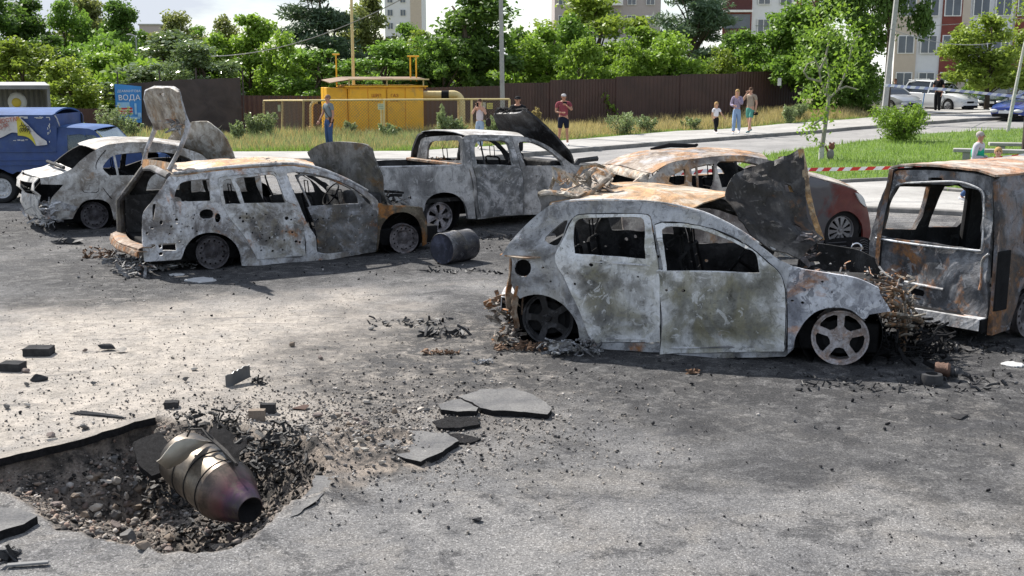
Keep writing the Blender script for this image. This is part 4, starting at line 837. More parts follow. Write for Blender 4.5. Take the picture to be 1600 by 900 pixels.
# ============================================================ 4. pickup
def pickup():
    fr = Frame((690, 363), (930, 341), W=1.72); L = fr.L; P_ = Zc(580, 150, 3.6)
    t = carthing(fr, 'pickup_truck', 'burnt grey double cab pickup with black raised bonnet and empty load bed', 'pickup truck')
    def off(u, z): return max(0, z - 1.02) * .34 + max(0, .4 - z) * .05 + .25 * max(0, u - L - .1) ** 1.7
    m = burn('pickup_bed', ash=(.50, .50, .50), mid=(.25, .25, .25), soot=(.07, .07, .072), a=.68, r=.72, seed=51, scale=.8, tint=(.12, .12, .125), tw=.5)
    m2 = burn('pickup_cab', ash=(.47, .465, .46), mid=(.21, .21, .21), soot=(.055, .055, .058), a=.60, r=.72, seed=53, scale=.9, tint=(.11, .11, .11), tw=.5)
    bed = P_([(30, 404, 1), (300, 398), (540, 391, 1), (556, 440), (572, 520), (588, 690, 1), (546, 691, 1), (538, 640), (515, 590), (470, 553), (410, 542), (350, 555), (312, 590), (297, 650, 1), (100, 640, 1), (85, 590), (60, 520), (35, 470)])
    side(fr, 'bed_side', bed, off, m, t, dent=.01, thick=.05, seed=31, mirror=m, step=5, h=.08)
    top = P_([(512, 236), (530, 224), (560, 220), (700, 221), (800, 226), (870, 232), (930, 250), (1000, 285), (1060, 328), (1110, 368), (1142, 388)])
    cab = top + P_([(1220, 396), (1300, 408), (1345, 430), (1355, 500), (1355, 600, 1), (1325, 610), (1310, 570), (1270, 545), (1220, 545), (1180, 575), (1165, 630, 1), (1160, 668), (850, 668), (600, 693, 1), (582, 600), (574, 500), (558, 420), (520, 388, 1), (508, 320)])
    w1 = P_([(594, 384, 1), (580, 320), (583, 268), (600, 252), (680, 250), (758, 256), (782, 310), (798, 390, 1)]); w2 = P_([(864, 393, 1), (842, 330), (825, 268), (850, 255), (920, 265), (1000, 307), (1065, 362), (1080, 392, 1)])
    side(fr, 'cab_shell', cab, off, m2, t, holes=[w1, w2], dent=.008, thick=.05, seed=32, mirror=SOOT, step=5, h=.08, pits=[])
    rd = P_([(553, 262), (566, 240), (620, 236), (776, 238, 1), (806, 300), (832, 390), (853, 470), (850, 660, 1), (622, 686, 1), (604, 640), (592, 480), (572, 400), (556, 320)]); fd = P_([(792, 238, 1), (870, 243), (940, 264), (1010, 306), (1070, 355), (1100, 392), (1108, 480), (1104, 640, 1), (858, 660, 1), (855, 470), (836, 395), (812, 300)])
    side(fr, 'door', rd, off, burn('pickup_rear_door', ash=(.48, .48, .49), mid=(.17, .175, .18), soot=(.06, .06, .06), a=.5, r=.74, seed=55, tint=(.16, .16, .13), tw=.4, scale=1.2), t, holes=[w1], pits=P_([(616, 448, .03), (640, 449, .02), (668, 449, .022)]), dent=.012, thick=.03, dv=-.012, seed=33, mirror=SOOT, step=5, h=.07)
    side(fr, 'door', fd, off, m2, t, holes=[w2], pits=P_([(872, 450, .024), (925, 450, .024)]), dent=.012, thick=.03, dv=-.012, seed=34, mirror=SOOT, step=5, h=.07)
    MB().tube([fr.on(p, off) for p in P_([(612, 254), (640, 386)])], .014, 6).build('window_post', SOOT, t)
    roof(fr, 'roof', P_([(530, 223), (560, 219), (700, 220), (800, 225), (860, 230)]), off, burn('pickup_roof', ash=(.50, .50, .50), mid=(.3, .28, .26), a=.66, r=.66, seed=54), t, crown=.05, bow=(.04, .15), seed=27, dent=.01, step=9)
    # rear wall of the cab
    rx = fr.on(P_([(516, 388)])[0], off).x + .01; zt = fr.on(P_([(512, 236)])[0], off).z
    plate(fr, 'cab_rear_wall', [(rx, 0, 0), (rx, 1, 0), (rx, 0, 1)], P_([(258, 380, 1), (266, 320), (280, 262), (298, 236), (400, 224), (500, 226), (516, 240), (524, 390, 1)]), RUST if False else m2, t, holes=[P_([(316, 364, 1), (322, 300), (338, 262), (352, 254), (490, 250), (502, 262), (508, 362, 1)])], dent=.004, thick=.04, seed=41, step=5)
    MB().tube([(rx, fr.W * .7, .95), (rx, fr.W * .68, zt)], .014, 6).build('window_post', SOOT, t)
    b0 = fr.on(P_([(30, 404)])[0], off); zb = fr.on(P_([(400, 395)])[0], off).z
    MB().box((rx - .02, fr.W / 2, zb - .25), (.05, fr.W - .1, .5)).box(((b0.x + rx) / 2, fr.W / 2, .5), (rx - b0.x, fr.W - .12, .06)).build('bed_floor', SOOT, t)
    MB().box((b0.x + .03, fr.W / 2, zb - .22), (.05, fr.W - .08, .46)).build('bed_tailgate', m, t, bevel=.01)
    MB().box((rx - .04, fr.W / 2, zb + .0), (.12, fr.W - .06, .05)).build('bed_rail', RUST, t, bevel=.01)
    MB().tube([fr.on(p, off) + Vector((0, .02, .0)) for p in P_([(40, 403), (300, 397), (538, 391)])], .022, 6).build('bed_top_rail', ASHM, t)
    mb = MB(); scrap(mb, (rx + .1, fr.W / 2, zb - .02), (.05, .6, .08), 25, 81, .3, (.03, .08)); mb.build('seat_remains', RUST, t)
    under(t, b0.x + .1, L + .6, .3, fr.W - .3, .22, .5)
    for x, v in ((1.0, .2), (1.0, 1.0), (1.95, .2), (1.95, 1.0)): seatframe(t, x, v, .45, .58)
    MB().box((2.45, fr.W / 2, .85), (.25, 1.4, .32)).build('dashboard', SOOT, t, bevel=.04); steer(t, 2.15, 1.05, .95)
    wm = burn('pickup_rim', ash=(.42, .40, .42), mid=(.2, .19, .2), soot=(.05, .05, .05), rust=(.2, .14, .1), a=.5, r=.66, tw=0, scale=2.2, rough=.45)
    for x in (0, L):
        wheel(t, x, .05, .235, 'six', -1, wm, w=.2); wheel(t, x, fr.W - .05, .235, 'six', 1, wm, w=.2)
        MB().lathe([(.42, 0), (.42, .36), (0, .36)], 20, Matrix(((1, 0, 0), (0, 0, 1), (0, 1, 0)))).build('wheel_housing', BLACK, t).location = (x, .1, .36)
    hm = burn('pickup_bonnet', ash=(.11, .115, .125), mid=(.03, .03, .033), soot=(.012, .012, .013), rust=(.20, .07, .03), a=.45, r=.69, seed=56, tw=.0, rough=.42)
    g = plate(fr, 'bonnet', [fr.pt(*P_([(1135, 405)])[0], .12), fr.pt(*P_([(880, 75)])[0], .25), fr.pt(*P_([(692, 105)])[0], 1.35)], P_([(692, 112, 1), (694, 97, 1), (720, 93), (800, 92), (845, 86), (862, 72, 1), (900, 95), (960, 140), (1030, 210), (1090, 280), (1130, 340), (1142, 404, 1), (1112, 404), (1060, 330), (930, 250), (870, 232), (740, 222, 1), (715, 180)]), hm, t, dent=.012, bulge=.03, thick=.04, seed=29)
    mb = MB(); pipe_px(fr, [(x, y, v) for (x, y), v in zip(P_([(725, 92), (735, 72), (760, 68), (800, 82), (850, 72), (880, 80)]), (1.2, 1.15, 1.05, .9, .6, .4))], .03, mb, 7, .6); q = fr.pt(*P_([(760, 82)])[0], 1.0); scrap(mb, (q.x, q.y, q.z - .03), (.05, .3, .06), 26, 83, .7, (.03, .1)); mb.build('bonnet_latch', BLACK, g)
    MB().tube([(L - .5, .1, .8), (L - .3, .1, 1.0), (L + .1, .1, 1.02)], .05, 6).build('intake_pipe', SOOT, t); MB().box((L, fr.W / 2, .7), (.7, 1.1, .4)).build('engine', SOOT, t)
pickup()
# ============================================================ 5. red crossover
def crossover():
    fr = Frame((1057, 413), (1316, 397), W=1.75); L = fr.L; C_ = Zc(840, 220, 3.478); Q6 = Zc(1120, 220, 2.3684)
    t = carthing(fr, 'crossover_car', 'half-burnt dark red crossover with surviving front wheel, behind the hatchback', 'car')
    def off(u, z): return max(0, z - .98) * .40 + .2 * max(0, -u - .3) ** 1.8 + .45 * max(0, u - L - .15) ** 1.6
    m = burn('crossover_shell', ash=(.50, .46, .40), mid=(.24, .21, .19), soot=(.08, .07, .065), rust=(.36, .20, .09), a=.6, r=.56, seed=61, tint=(.3, .28, .27), tw=.4)
    body = C_([(470, 300, 1), (530, 270), (590, 215), (640, 178), (700, 130), (800, 104), (950, 88), (1050, 82), (1150, 86), (1250, 103), (1330, 128), (1420, 175), (1500, 215, 1)]) + [(1262, 290), (1262, 360), (1262, 395, 1), (1090, 420, 1), (1085, 385), (1058, 368), (1030, 385), (1020, 410, 1), (978, 395, 1), (972, 340)]
    h1 = C_([(712, 222, 1), (716, 200), (745, 180), (803, 152, 1), (806, 232, 1), (750, 240)]); h2 = C_([(836, 150, 1), (900, 132), (960, 124, 1), (962, 200), (945, 262, 1), (862, 262), (838, 240, 1)]); h3 = C_([(975, 125), (1050, 112), (1150, 116), (1250, 150), (1330, 200), (1360, 230, 1), (1000, 255, 1)])
    side(fr, 'body_shell', body, off, m, t, holes=[h1, h2, h3], dent=.012, thick=.05, seed=51, mirror=m, step=5, h=.08)
    MB().tube([fr.on(p, off) for p in C_([(862, 140), (872, 275)])], .03, 6, .5).build('door_pillar', RUST, t); MB().tube([fr.on(p, off) for p in C_([(1075, 112), (1085, 190)])], .02, 6).build('door_post', SOOT, t)
    rf = burn('crossover_roof', ash=(.42, .37, .32), mid=(.22, .17, .13), soot=(.08, .065, .055), rust=(.34, .18, .08), a=.5, r=.52, seed=62, tint=(.4, .40, .42), tw=.7)
    roof(fr, 'roof', C_([(620, 180), (700, 130), (800, 104), (950, 88), (1050, 82), (1150, 86), (1250, 103)]), off, rf, t, crown=.05, bow=(.12, .2), seed=37, dent=.02, step=9)
    E = [fr.on(p, off) for p in C_([(700, 128), (1150, 84)])]
    mb = MB(); mb.tube([(E[0].x + .4, fr.W - .35, E[0].z + .11), (E[0].x + .7, fr.W - .35, E[0].z + .16), (E[0].x + 1.1, fr.W - .35, E[0].z + .14), (E[1].x - .1, fr.W - .35, E[1].z + .09)], [.02, .04, .035, .02], 7, .6); mb.build('roof_rail', BLACK, t)
    # rear opening
    a = fr.on(C_([(600, 200)])[0], off); b = fr.on(C_([(480, 296)])[0], off); Wf = fr.W
    mb = MB(); mb.tube([(a.x, a.y + .05, a.z), (a.x - .12, Wf / 2, a.z + .05), (a.x, Wf - a.y - .05, a.z)], .07, 8, .5); mb.tube([(b.x, b.y + .05, b.z), (a.x, a.y + .05, a.z)], .07, 8, .7); mb.tube([(b.x, Wf - b.y - .05, b.z), (a.x, Wf - a.y - .05, a.z)], .07, 8, .7)
    mb.tube([(b.x, b.y, b.z - .03), (b.x - .1, Wf / 2, b.z - .02), (b.x, Wf - b.y, b.z - .03)], .06, 8); mb.build('rear_frame', burn('crossover_frame', ash=(.55, .48, .4), mid=(.24, .2, .16), a=.55, r=.58, seed=63, scale=2), t)
    MB().box((b.x + .05, Wf / 2, .5), (.1, Wf - .2, .7)).build('rear_panel', SOOT, t, bevel=.03)
    for x, v in ((.3, .2), (.3, .7), (.3, 1.2), (1.35, .25), (1.35, 1.05)): seatframe(t, x, v, .45, .52)
    MB().box((1.95, Wf / 2, .82), (.25, 1.4, .34)).build('dashboard', SOOT, t, bevel=.04); steer(t, 1.7, 1.1, .92)
    # red front wing
    t_ = NT('scorched_red_paint'); c = t_.coord(); n = t_.noise(c, 2.2, 7, .6, .8, 5); n2 = t_.noise(c, 14, 6, .7)
    g_ = t_.n('ShaderNodeSeparateXYZ'); t_.l(t_.coord(), g_.inputs[0])
    f = t_.math('ADD', t_.math('MULTIPLY', n, .9), t_.math('MULTIPLY', t_.math('SUBTRACT', g_.outputs[0], L - .05), .55))
    col = t_.mix(t_.ramp(f, [(.28, 0), (.44, 1)]), (.10, .095, .10), t_.mix(t_.ramp(n2, [(.3, 0), (.7, 1)]), (.10, .016, .014), (.17, .030, .025)))
    red = t_.fin(col, .38, 0, t_.bump(n2, .15, .01), Coat_Weight=.3)
    wing = Q6([(250, 165, 1), (345, 135), (400, 150), (470, 168), (520, 190), (548, 230), (562, 290), (566, 340), (558, 372, 1), (540, 370, 1), (536, 320), (520, 285), (490, 262), (455, 262), (420, 285), (400, 320), (392, 380), (380, 420, 1), (300, 430, 1), (265, 300)])
    side(fr, 'wing', wing, off, red, t, dent=.008, thick=.03, dv=-.01, seed=52, mirror=red, step=5, h=.06, label='scorched dark red front wing')
    E2 = [fr.on(p, off) for p in smooth_poly(Q6([(345, 135), (400, 150), (470, 168), (520, 190)]), 6, False)]
    MB().grid([[(e.x + .12 * math.sin(math.pi * j / 10) * (i / len(E2)), e.y + (Wf - 2 * e.y) * j / 10, e.z + .09 * math.sin(math.pi * j / 10) ** .6 + .02) for j in range(11)] for i, e in enumerate(E2)]).build('bonnet', [m, SOOT], t, solid=.03, inner=True, flip=True)
    e = E2[-1]; MB().grid([[(e.x + .02 + .16 * math.sin(math.pi * j / 10) + dx, e.y + .02 + (Wf - 2 * e.y - .04) * j / 10, z) for j in range(11)] for dx, z in ((0, e.z - .03), (.06, e.z - .2), (.1, .5), (.06, .28))]).build('front_panel', BLACK, t, solid=.02)
    hl = t_ = paint('headlamp_glass', (.62, .64, .64), .15, var=.1, coat=.5)
    plate(fr, 'headlight', [fr.on(p, off) + Vector((0, -.02, 0)) for p in Q6([(515, 190), (548, 235), (530, 225)])], Q6([(512, 192, 1), (530, 198), (545, 218), (550, 245, 1), (530, 228)]), hl, t, dent=0, thick=.02)
    TY = paint('tyre_rubber', (.03, .03, .031), .85, var=.2, bump=.3)
    wheel(t, L, .06, .215, 'ten', -1, paint('grey_alloy', (.26, .26, .27), .35, .4), tyre=.105, tyremat=TY, w=.2); wheel(t, 0, .05, .22, 'ten', -1); wheel(t, 0, Wf - .05, .22, 'ten', 1); wheel(t, L, Wf - .06, .215, 'ten', 1, tyre=.1, tyremat=TY)
    MB().lathe([(.40, 0), (.40, .36), (0, .36)], 20, Matrix(((1, 0, 0), (0, 0, 1), (0, 1, 0)))).build('wheel_housing', BLACK, t).location = (L, .1, .34)
    under(t, b.x + .1, L + .5, .2, Wf - .2, .2, .5); MB().box((L - .1, Wf / 2, .6), (.9, 1.3, .5)).build('engine_block', SOOT, t, bevel=.05)
    # grille torn off and standing by the wheel, with its badge
    g = Frame((1282, 412), (1362, 410), W=.1); tt = thing('grille', 'black slatted car grille with a round chrome badge, lying against the red crossover wheel', 'grille', tuple(g.o), g.rz)
    o = plate(g, 'grille_panel', [(0, 0, 0), (1, 0, 0), (0, .25, 1)], [(1284, 404, 1), (1290, 380), (1300, 373), (1356, 372), (1357, 400), (1350, 412), (1300, 414, 1)], BLACK, tt, dent=.012, thick=.03)
    mb = MB()
    for k in range(9): mb.tube([g.pt(1344 + k * 1.2 - 6 * (k % 2) * 0, 376 + k * 3.6, -.02), g.pt(1350 + k * .6, 374 + k * 3.8, -.03), g.pt(1356, 377 + k * 3.4, -.02)], .006, 5)
    for k in range(5): mb.tube([g.pt(1292, 380 + k * 6, -.03), g.pt(1322, 378 + k * 6, -.035)], .007, 5)
    mb.build('slats', paint('grille_plastic', (.03, .03, .032), .35), tt)
    chrome = paint('chrome', (.75, .76, .78), .16, 1, var=.05); c = g.pt(1338, 388, -.05); mb = MB()
    mb.tube([c + Vector((math.cos(a) * .075, 0, math.sin(a) * .066)) for a in [2 * math.pi * k / 24 for k in range(25)]], .010, 8); mb.box(c, (.185, .02, .03)); bd = mb.build('badge', chrome, tt)
    tx = bpy.data.curves.new('badge_letters', 'FONT'); tx.body = 'NISSAN'; tx.size = .034; tx.align_x = 'CENTER'; tx.align_y = 'CENTER'; tx.extrude = .001
    to = text_mesh('badge_letters', tx); to.parent = bd; to.location = c + Vector((0, -.0115, 0)); to.rotation_euler = (R(90), 0, 0); to.data.materials.append(BLACK)
crossover()
# ============================================================ 6. van on the right
def van():
    fr = Frame((1545, 545), far=(1362, 505)); V_ = Zc(1300, 240, 3.0); Wf = fr.W
    t = carthing(fr, 'panel_van', 'burnt dark van at the right edge seen from its windowless rear doors', 'van')
    def off0(u, z): return max(0, z - 1.0) * .16
    m = burn('van_rear', ash=(.33, .34, .36), mid=(.11, .115, .125), soot=(.032, .033, .038), rust=(.34, .16, .06), a=.40, r=.57, seed=71, tint=(.14, .12, .11), tw=.4, rough=.5)
    mr = burn('van_roof', ash=(.48, .44, .38), mid=(.30, .25, .21), soot=(.14, .11, .09), rust=(.34, .18, .10), a=.56, r=.54, seed=72, tint=(.5, .44, .38), tw=.5)
    ms = burn('van_side', ash=(.22, .22, .24), mid=(.08, .08, .085), soot=(.03, .03, .032), rust=(.20, .10, .045), a=.42, r=.55, seed=73, tint=(.2, .12, .07), tw=.5)
    out = V_([(176, 690), (172, 520), (180, 400), (200, 300), (245, 180), (285, 100), (312, 80), (400, 77), (500, 79), (650, 92), (745, 110, 1), (752, 200), (742, 400), (733, 520), (722, 772, 1), (560, 750), (400, 735), (250, 712)])
    hole = V_([(233, 382), (238, 320), (268, 220), (312, 152), (400, 142), (560, 146), (592, 140), (610, 155), (680, 172), (700, 205), (697, 340), (700, 400), (690, 448), (640, 446), (420, 415), (262, 396)])
    plate(fr, 'tail_door', [(0, 0, 0), (0, 1, 0), (.03, 0, 1)], out, m, t, holes=[hole, V_([(450, 112, 1), (516, 112, 1), (516, 128, 1), (450, 127, 1)]), V_([(356, 634), (366, 628), (430, 642), (434, 655), (428, 670), (364, 660)])], dent=.03, thick=.05, seed=61, inner=SOOT, k=2.2, soff=-1, step=6)
    mb = MB(); P3 = lambda L_: [fr.hit(p, Vector((1, 0, -.03)).normalized(), -.012) for p in smooth_poly(V_(L_), 5, False)]
    mb.tube(P3([(205, 395), (300, 412), (430, 430), (560, 444), (700, 456)]), .011, 6); mb.build('door_ridge', burn('van_ridge', ash=(.6, .62, .65), a=.8, r=.7, seed=77), t)
    mb = MB(); mb.tube(P3([(250, 392), (225, 380), (232, 318), (262, 216), (306, 146), (400, 136), (590, 132), (690, 165), (712, 200), (706, 400), (700, 452)]), .009, 6); mb.build('window_rim', ASHM, t)
    MB().tube(P3([(735, 470), (705, 500), (700, 600), (690, 640)]), .012, 6).build('dent_ridge', ASHM, t); MB().tube(P3([(340, 600), (400, 612), (520, 636)]), .014, 6, .6).build('dent_ridge', ASHM, t)
    MB().grid([[fr.hit(p, Vector((1, 0, -.03)).normalized(), -.0) + Vector((-dx, 0, 0)) for p in V_([(345, 712), (500, 738), (600, 755), (722, 775)])] for dx in (0, .10)] + [[fr.hit(p, Vector((1, 0, -.03)).normalized(), -.0) + Vector((-.10, 0, -.10)) for p in V_([(345, 712), (500, 738), (600, 755), (722, 775)])]]).build('bumper_step', ASHM, t, solid=.01)
    # side (right flank)
    zt = fr.hit(V_([(750, 108)])[0], Vector((1, 0, -.03)).normalized(), 0).z
    def flank(u0):
        return [(u0, .12), (u0, 1.0), (u0 + .03, zt - .04), (u0 + .08, zt), (1.6, zt + .03), (2.5, zt), (3.0, zt - .3), (3.3, 1.0), (4.1, .82), (4.15, .25), (3.7, .22), (3.6, .5), (3.3, .62), (3.0, .5), (2.9, .2), (1.1, .2), (1.0, .48), (.72, .62), (.42, .5), (.3, .14)]
    w1 = [(.42, .92), (.44, 1.34), (1.1, 1.36), (1.12, .92)]; w2 = [(1.3, .92), (1.3, 1.36), (2.1, 1.36), (2.1, .92)]; w3 = [(2.25, .92), (2.25, 1.35), (2.5, 1.32), (3.0, .95)]
    V, Tt = cdt(smooth_poly([(*p, 1) for p in flank(.03)], .12), [smooth_poly([(*p, 1) for p in w], .12) for w in (w1, w2, w3)], .1)
    fh = [[tuple(fr.on(p, Wf - .1))[0::2] for p in smooth_poly(V_(q_), 8)] for q_ in ([(262, 355, 1), (275, 250), (315, 150, 1), (460, 150, 1), (440, 290), (410, 358, 1)], [(472, 345, 1), (500, 220), (525, 150, 1), (600, 148), (668, 190, 1), (640, 300), (600, 345, 1)])]
    for mir in (0, 1):
        if mir: V, Tt = cdt(smooth_poly([(-.0, .12, 1), (0, 1.0), (.0, zt, 1), (3.6, zt, 1), (4.1, .82, 1), (4.15, .2, 1)], .12), fh, .1)
        vs = [(x, (Wf - 1 * 0 - (off0(x, z) + .02 * crump(x, z, 5))) if mir else off0(x, z) + .02 * crump(x, z, 5), z) for x, z in V]
        MB().add(vs, Tt if not mir else [q[::-1] for q in Tt]).build('side_panel', [ms, SOOT], t, solid=.05, soff=-1, inner=True)
    o_ = off0(0, zt)
    MB().grid([[(x, o_ + (Wf - 2 * o_) * j / 12, zt + .05 * math.sin(math.pi * j / 12) ** .5 + .012 * crump(x * 1.5, j * .3, 3) + (.02 if 0 < x < 2 else -.0)) for j in range(13)] for x in np.linspace(.02, 2.5, 22)]).build('roof', [mr, SOOT], t, solid=.02, inner=True, flip=True)
    # tail lamp recess on the corner
    MB().box((.10, -.012, .62), (.2, .02, .55)).build('lamp_recess', BLACK, t, bevel=.01)
    MB().box((.0, Wf * .5, .2), (.12, Wf - .1, .14)).build('bumper_beam', BLACK, t, bevel=.02)
    under(t, .05, 3.8, .12, Wf - .12, .12, .42)
    for x in (.72, 3.3): wheel(t, x, .05, .22, 'steel', -1); wheel(t, x, Wf - .05, .22, 'steel', 1)
    for v in (.1, .75): seatframe(t, 1.9, v, .45, .6)
    MB().tube([(1.2, Wf - .12, .4), (1.2, Wf - .2, zt)], .06, 7, .6).build('inner_pillar', BLACK, t)
    MB().box((2.6, Wf / 2, .8), (.3, Wf - .2, .3)).build('dashboard', SOOT, t, bevel=.03)
    return fr
VF = van()
# ============================================================ 7. blue van pickup on the left (unburnt)
def blue_van():
    fr = Frame((3, 318), (206, 317), W=1.55); L = fr.L; S_ = Zc(0, 120, 3.75)
    t = carthing(fr, 'box_van', 'faded blue box van with torn banner on its side and a low cab', 'van', None); t.pop('group', None) if 'group' in t else None
    bl = paint('faded_blue_paint', (.028, .065, .20), .5, var=.25, bump=.1, dirt=(.05, .09, .2)); bl2 = paint('sun_bleached_blue', (.05, .10, .24), .75, var=.3)
    def off(u, z): return max(0, z - 1.15) * .22
    flat = lambda u, z: 0.0
    body = [(-150, 182, 1), (84, 182, 1), (88, 190), (89, 268, 1), (70, 268, 1), (24, 267, 1)]
    box = [(-120, 180, 1)] + S_([(320, 225, 1), (330, 245), (333, 430), (338, 560, 1), (100, 556, 1), (75, 570)]) + [(-8, 262), (-20, 280, 1), (-120, 280, 1)]
    o = side(fr, 'box_body', box, flat, bl, t, dent=.004, thick=.03, mirror=bl, step=8, inner=True, h=.12)
    zt = fr.on((40, 182), 0).z; x0 = fr.on((-120, 182), 0).x; x1 = fr.on((84, 182), 0).x
    MB().grid([[(x, fr.W * j / 12, zt + .12 * math.sin(math.pi * j / 12) ** .7) for j in range(13)] for x in np.linspace(x0, x1, 8)]).build('box_roof', bl2, t, solid=.03)
    [MB().grid([[(x_, fr.W * j / 6, z) for j in range(7)] for z in (.5, zt + .04)]).build('box_end_wall', bl, t, solid=.02) for x_ in (x0, x1)]
    mb = MB()
    for z_, yy in ((.0, 237), (0, 250), (0, 258)):
        a, b = fr.on((-100, yy), 0), fr.on((88, yy), 0); mb.box(((a.x + b.x) / 2, -.012, a.z), (b.x - a.x, .02, .022))
    mb.build('trim_strip', bl, t)
    wp = paint('flaking_white', (.62, .62, .6), .8)
    mb = MB(); rg = random.Random(3)
    for k in range(26): x = -60 + rg.random() * 140; a = fr.on((x, 182.5 + rg.random() * 2), 0); mb.box((a.x, -.014, a.z), (rg.uniform(.02, .10), .004, rg.uniform(.01, .025)))
    for k in range(14): a = fr.on((75 + rg.random() * 4, 185 + rg.random() * 38), 0); mb.box((a.x, -.014, a.z), (.015, .004, rg.uniform(.02, .06)))
    for k in range(16): a = fr.on((10 + rg.random() * 60, 218 + rg.random() * 2), 0); mb.box((a.x, -.014, a.z), (rg.uniform(.02, .06), .004, .012))
    mb.build('paint_chips', wp, t)
    cab = S_([(332, 300, 1), (360, 298), (520, 306), (556, 318), (590, 355), (625, 392), (700, 410), (800, 430), (840, 470), (850, 560, 1), (830, 640, 1), (800, 600), (760, 590), (720, 610), (700, 660, 1), (400, 655, 1), (335, 560, 1)])
    g1 = S_([(394, 342, 1), (490, 340), (530, 400), (540, 430), (395, 448, 1)]); g2 = S_([(497, 340, 1), (548, 342), (580, 365), (602, 394, 1), (545, 408, 1)])
    side(fr, 'cab', cab, off, bl, t, holes=[g1, g2], dent=.003, thick=.04, mirror=bl, step=5, h=.1)
    roof(fr, 'cab_roof', S_([(336, 299), (360, 297), (520, 305), (548, 315)]), off, bl2, t, crown=.04, bow=(0, .08), nv=10, dent=0, step=8)
    gl = NT('window_glass'); gl = gl.fin((.35, .42, .43), .08, 0, Transmission_Weight=.75, Alpha=1.0)
    for hh in (g1, g2): side(fr, 'window', hh, off, gl, t, dent=0, thick=.006, dv=.012, inner=False, mirror=None, h=.2)
    e = fr.on(S_([(625, 392)])[0], off); e2 = fr.on(S_([(556, 318)])[0], off)
    MB().grid([[(e2.x + (e.x - e2.x) * k, .12 + (fr.W - .24) * j, e2.z + (e.z - e2.z) * k) for j in (0, .5, 1)] for k in (0, 1)]).build('windscreen', gl, t, solid=.006)
    MB().grid([[(e.x + dx, .06 + (fr.W - .12) * j / 4, e.z + dz) for j in range(5)] for dx, dz in ((0, 0), (.8, -.12), (.95, -.2), (.97, -.6))]).build('bonnet', bl2, t, solid=.01)
    MB().box((e2.x - .55, .45, .95), (.12, .4, .6)).box((e2.x - .55, 1.1, .95), (.12, .4, .6)).box((e2.x - .4, .75, .62), (.5, 1.2, .14)).build('seats', BLACK, t, bevel=.04)
    steer(t, e2.x + .0, 1.05, .95)
    wh = paint('white_wheel', (.55, .56, .57), .4, dirt=(.15, .13, .12)); TY = bpy.data.materials['tyre_rubber']
    for x in (0, L):
        wheel(t, x, .04, .20, 'steel', -1, wh, tyre=.09, tyremat=TY, w=.17); wheel(t, x, fr.W - .04, .20, 'steel', 1, wh, tyre=.09, tyremat=TY, w=.17)
    under(t, x0 + .2, L + .4, .2, fr.W - .2, .3, .6)
    mb = MB(); mb.tube([fr.on(p, 0) + Vector((.0, -.05, 0)) for p in S_([(325, 225), (340, 245), (355, 290)])], .012, 6); mb.build('mirror_arm', ASHM, t)
    # torn banner
    bn = thing('banner', 'torn white and yellow cloth banner peeling off the blue van side', 'banner', tuple(fr.o), fr.rz)
    def cloth(name, pts, mat, dv):
        plate(fr, name, [(0, dv, 0), (1, dv, 0), (0, dv, 1)], S_(pts), mat, bn, dent=.025, thick=.004, k=3, step=5, h=.06, seed=3)
    wc = paint('grubby_white_cloth', (.62, .60, .57), .9, dirt=(.42, .36, .33)); yc = paint('yellow_cloth', (.62, .55, .08), .9)
    cloth('white_cloth', [(-160, 238, 1), (-60, 240), (92, 234, 1), (104, 330, 1), (70, 326), (30, 345), (0, 358), (-80, 372, 1)], wc, -.05)
    cloth('yellow_cloth', [(92, 234, 1), (112, 238), (150, 290), (185, 340), (205, 378), (212, 404, 1), (180, 368), (150, 350), (104, 344, 1)], yc, -.055)
    cloth('white_edge', [(112, 236, 1), (150, 268), (200, 320), (245, 360), (272, 378), (276, 398, 1), (240, 402), (214, 404, 1), (200, 365), (160, 300)], wc, -.06)
    def word(s, px, py, size, mat, rot=0, par=bn, fr_=fr, dv=-.085, bold=True):
        tx = bpy.data.curves.new('lettering', 'FONT'); tx.body = s; tx.size = size; tx.extrude = .001; tx.offset = size * .02 if bold else 0
        o = text_mesh('lettering', tx); o.parent = par; o.location = fr_.pt(px, py, dv); o.rotation_euler = (R(90), -rot, 0); o.data.materials.append(mat)
    rdm = paint('faded_red_print', (.42, .16, .12), .9); dkm = paint('dark_print', (.05, .05, .04), .9)
    word('ДОСТАВ', -4, 193, .10, rdm, R(8)); word('-25-00', -4, 204, .09, rdm, R(22)); word('ЖО', 30, 197, .11, dkm, R(-30)); word('(097)', 30, 205, .10, dkm, R(-8))
blue_van()
